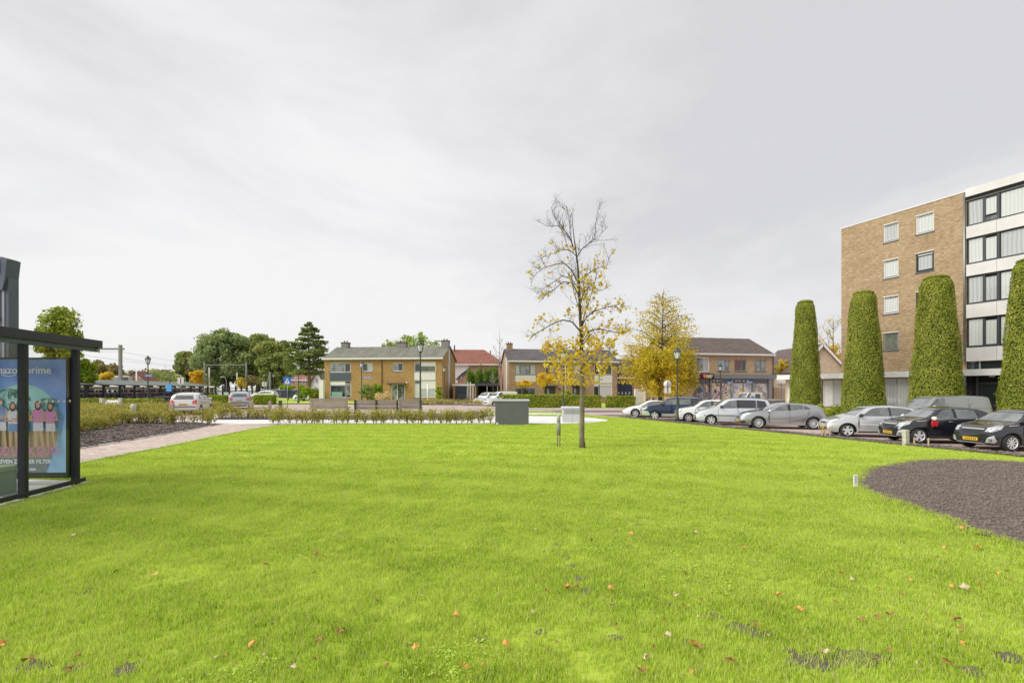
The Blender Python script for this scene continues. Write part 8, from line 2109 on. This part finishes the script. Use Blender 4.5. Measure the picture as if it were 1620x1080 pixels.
# --- cars on the left
rs307 = hatch(True, paint=palesil, L=4.05, W=1.73, H=1.50, wb=2.5, fo=0.8, r=0.31, rim=5)
rs307['paint'] = paint('pearl_car_paint', (0.66, 0.66, 0.64), 0.25, 0.3)
psi = R(-19)
def rearplace(px, Y, psi, sp, label, z=0.0):
    X = XY(px, Y); h = math.pi/2-psi; nx, ny = math.cos(h), math.sin(h)
    return make_car(label, sp, (X+nx*sp['L'], Y+ny*sp['L'], z), h)
rearplace(289.5, 31.6, psi, rs307, 'pearl white hatchback driving away on the left road, seen from behind')
rs2 = hatch(True, paint=bluegrey, L=4.2, W=1.76, H=1.52, wb=2.55, fo=0.8, r=0.31, rim=5)
rearplace(378.5, 41.5, R(-27), rs2, 'blue grey hatchback further up the left road, seen from behind')
far = hatch(True, paint=white, L=4.1, W=1.7, H=1.5, wb=2.5, fo=0.8, r=0.3, rim=5)
make_car('white car parked side on behind the clipped hedge right of the grey hatchback', far, (XY(398, 78), 78, 0.05), math.pi-R(-4))
make_car('white car half hidden by the bright green shrub near the crossing sign', far, (XY(468, 70), 70, 0.0), math.pi-R(15))
# --- vans at the carport
wv = dict(van); wv['paint'] = white; wv['side'] = [s_ for s_ in van['side'] if s_[0] != 'side_panel']; wv['H'] = 1.9
M_greenfilm = mat('green_vehicle_film', (0.10, 0.36, 0.20), 0.35, coat=0.6)
wv['side'] = wv['side'] + [('green_stripe', [(0.25, 0.25), (0.30, 0.55), (0.36, 0.55), (0.42, 0.25)], M_greenfilm)]
wv['front'] = van['front'] + [('green_bonnet', [(0.15, 0.30), (0.15, 0.6), (0.9, 0.55), (0.9, 0.30)], M_greenfilm)]
make_car('white van with green markings parked before the carport', wv, (XY(767.5, 59), 59, -0.42), math.pi+R(28), 'van')
wv2 = dict(van); wv2['paint'] = white; wv2['H'] = 1.75
make_car('second white van half hidden behind the van with green markings', wv2, (XY(755, 64.5), 64.5, -0.42), math.pi+R(50), 'van')
# --- pickup in front of the shop
t = thing('pickup_truck', 'small white pickup truck with blue stripe in front of the shop windows', 'pickup truck', (XY(1166, 46), 46, -0.45), R(3))
m = MB().mi(white)
m.prism([(0.0, 0.45), (1.9, 0.45), (1.9, 1.0), (1.55, 1.05), (0.2, 0.95), (0.0, 0.75)], (0, 1.7)); m.build('bonnet', None, t)
m = MB().mi(white); m.prism([(0.75, 1.05), (1.25, 1.86), (2.45, 1.90), (2.6, 1.75), (2.62, 0.45), (0.8, 0.45)], (0.05, 1.65)); c = m.build('cab', None, t)
MB().mi(M_windscreen).prism([(0.82, 1.12), (1.24, 1.80), (1.45, 1.80), (1.15, 1.12)], (0.03, 0.047)).mi(M_carglass).prism([(1.75, 1.15), (1.9, 1.72), (2.35, 1.72), (2.40, 1.15)], (0.03, 0.047)).build('side_window', None, c)
MB().mi(M_windscreen).add([(0.72, 0.15, 1.10), (0.72, 1.55, 1.10), (1.20, 1.50, 1.82), (1.20, 0.20, 1.82)], [(0, 1, 2, 3)]).build('windscreen', None, c)
MB().box(1.45, 1.70, 0.025, 0.045, 0.5, 1.5).build('blue_stripe', M_blue, c)
MB().mi(mat('pickup_bed', (0.5, 0.5, 0.5), 0.5)).box(2.7, 4.9, 0.0, 1.75, 0.75, 1.15).build('load_bed', None, t)
MB().box(1.2, 1.5, 0.02, 0.048, 0.95, 1.10).build('red_marking', M_red, c)
for x in (0.65, 4.1):
    for y in (0.02, 1.65): MB().lathe([(0.12, -0.1), (0.33, -0.1), (0.33, 0.1), (0.12, 0.1)], 16, Matrix.Translation((x, y+0.05, 0.33)) @ Matrix.Rotation(R(90), 4, 'X')).build('wheel', M_tyre, t)
t = thing('trailer', 'small grey trailer with a red cover on its drawbar right of the pickup truck', 'trailer', (XY(1205, 44.5), 44.5, -0.45), 0)
MB().box(0.9, 2.6, 0, 1.3, 0.75, 1.10).build('body', M_steel, t); m = MB().mi(M_red); m.lathe([(0.0, 0.7), (0.30, 0.78), (0.34, 1.0), (0.22, 1.2), (0.0, 1.24)], 10, Matrix.Translation((0.45, 0.4, 0))).build('red_cover', None, t)
for y in (0, 1.3): MB().lathe([(0.1, -0.08), (0.28, -0.08), (0.28, 0.08), (0.1, 0.08)], 14, Matrix.Translation((1.8, y, 0.28)) @ Matrix.Rotation(R(90), 4, 'X')).build('wheel', M_tyre, t)
MB().bar((0.9, 0.6, 0.45), (-0.1, 0.6, 0.45), 0.07).build('drawbar', M_dark, t)
# --- stacked firewood beside the birch
t = thing('wood_stack', 'stack of split firewood between two posts left of the birch trunk', 'firewood stack', (XY(1021, 55.5), 55.5, -0.42))
Wd = XY(1036, 55.5)-XY(1017, 55.5)
for x in (0, Wd/2, Wd): MB().box(x-0.05, x+0.05, 0, 0.1, 0, 2.2).build('post', M_offwhite, t)
M_log = mat('log_end', (0.52, 0.36, 0.30), 0.9, col2=(0.62, 0.48, 0.42), scale=9); rs = random.Random(9)
lme = [MB().mi(M_log).lathe([(0.0, -0.25), (0.085*s, -0.25), (0.085*s, 0.2), (0, 0.2)], 6, Matrix.Rotation(R(90), 4, 'X'), False, False).mesh('log') for s in (0.7, 1.0, 1.15)]
z = 0.1; k = 0
while z < 2.05:
    x = 0.12+0.06*(k % 2)
    while x < Wd-0.1:
        if rs.random() < 0.86: o = obj('log', rs.choice(lme), t, (x, 0.25+rs.uniform(-.04, .04), z))
        x += rs.uniform(0.16, 0.22)
    z += 0.17; k += 1
MB().box(0.06, Wd-0.06, 0.42, 0.46, 0, 2.1).build('back_board', M_recess_shade, t)
o = MB().mi(M_wood_new if False else M_woodpost).box(0, 1.05, 0, 0.1, 0, 1.9).build('wooden_screen', None, None, (XY(1037.5, 55.5), 55.6, -0.42)); tag(o, 'brown wooden screen panel right of the firewood stack', 'screen')
o = MB().mi(M_offwhite).box(0, 0.9, 0, 0.5, 0, 2.2).build('white_container', None, None, (XY(1005, 56), 56, -0.42)); tag(o, 'white upright cupboard left of the firewood stack', 'cupboard')
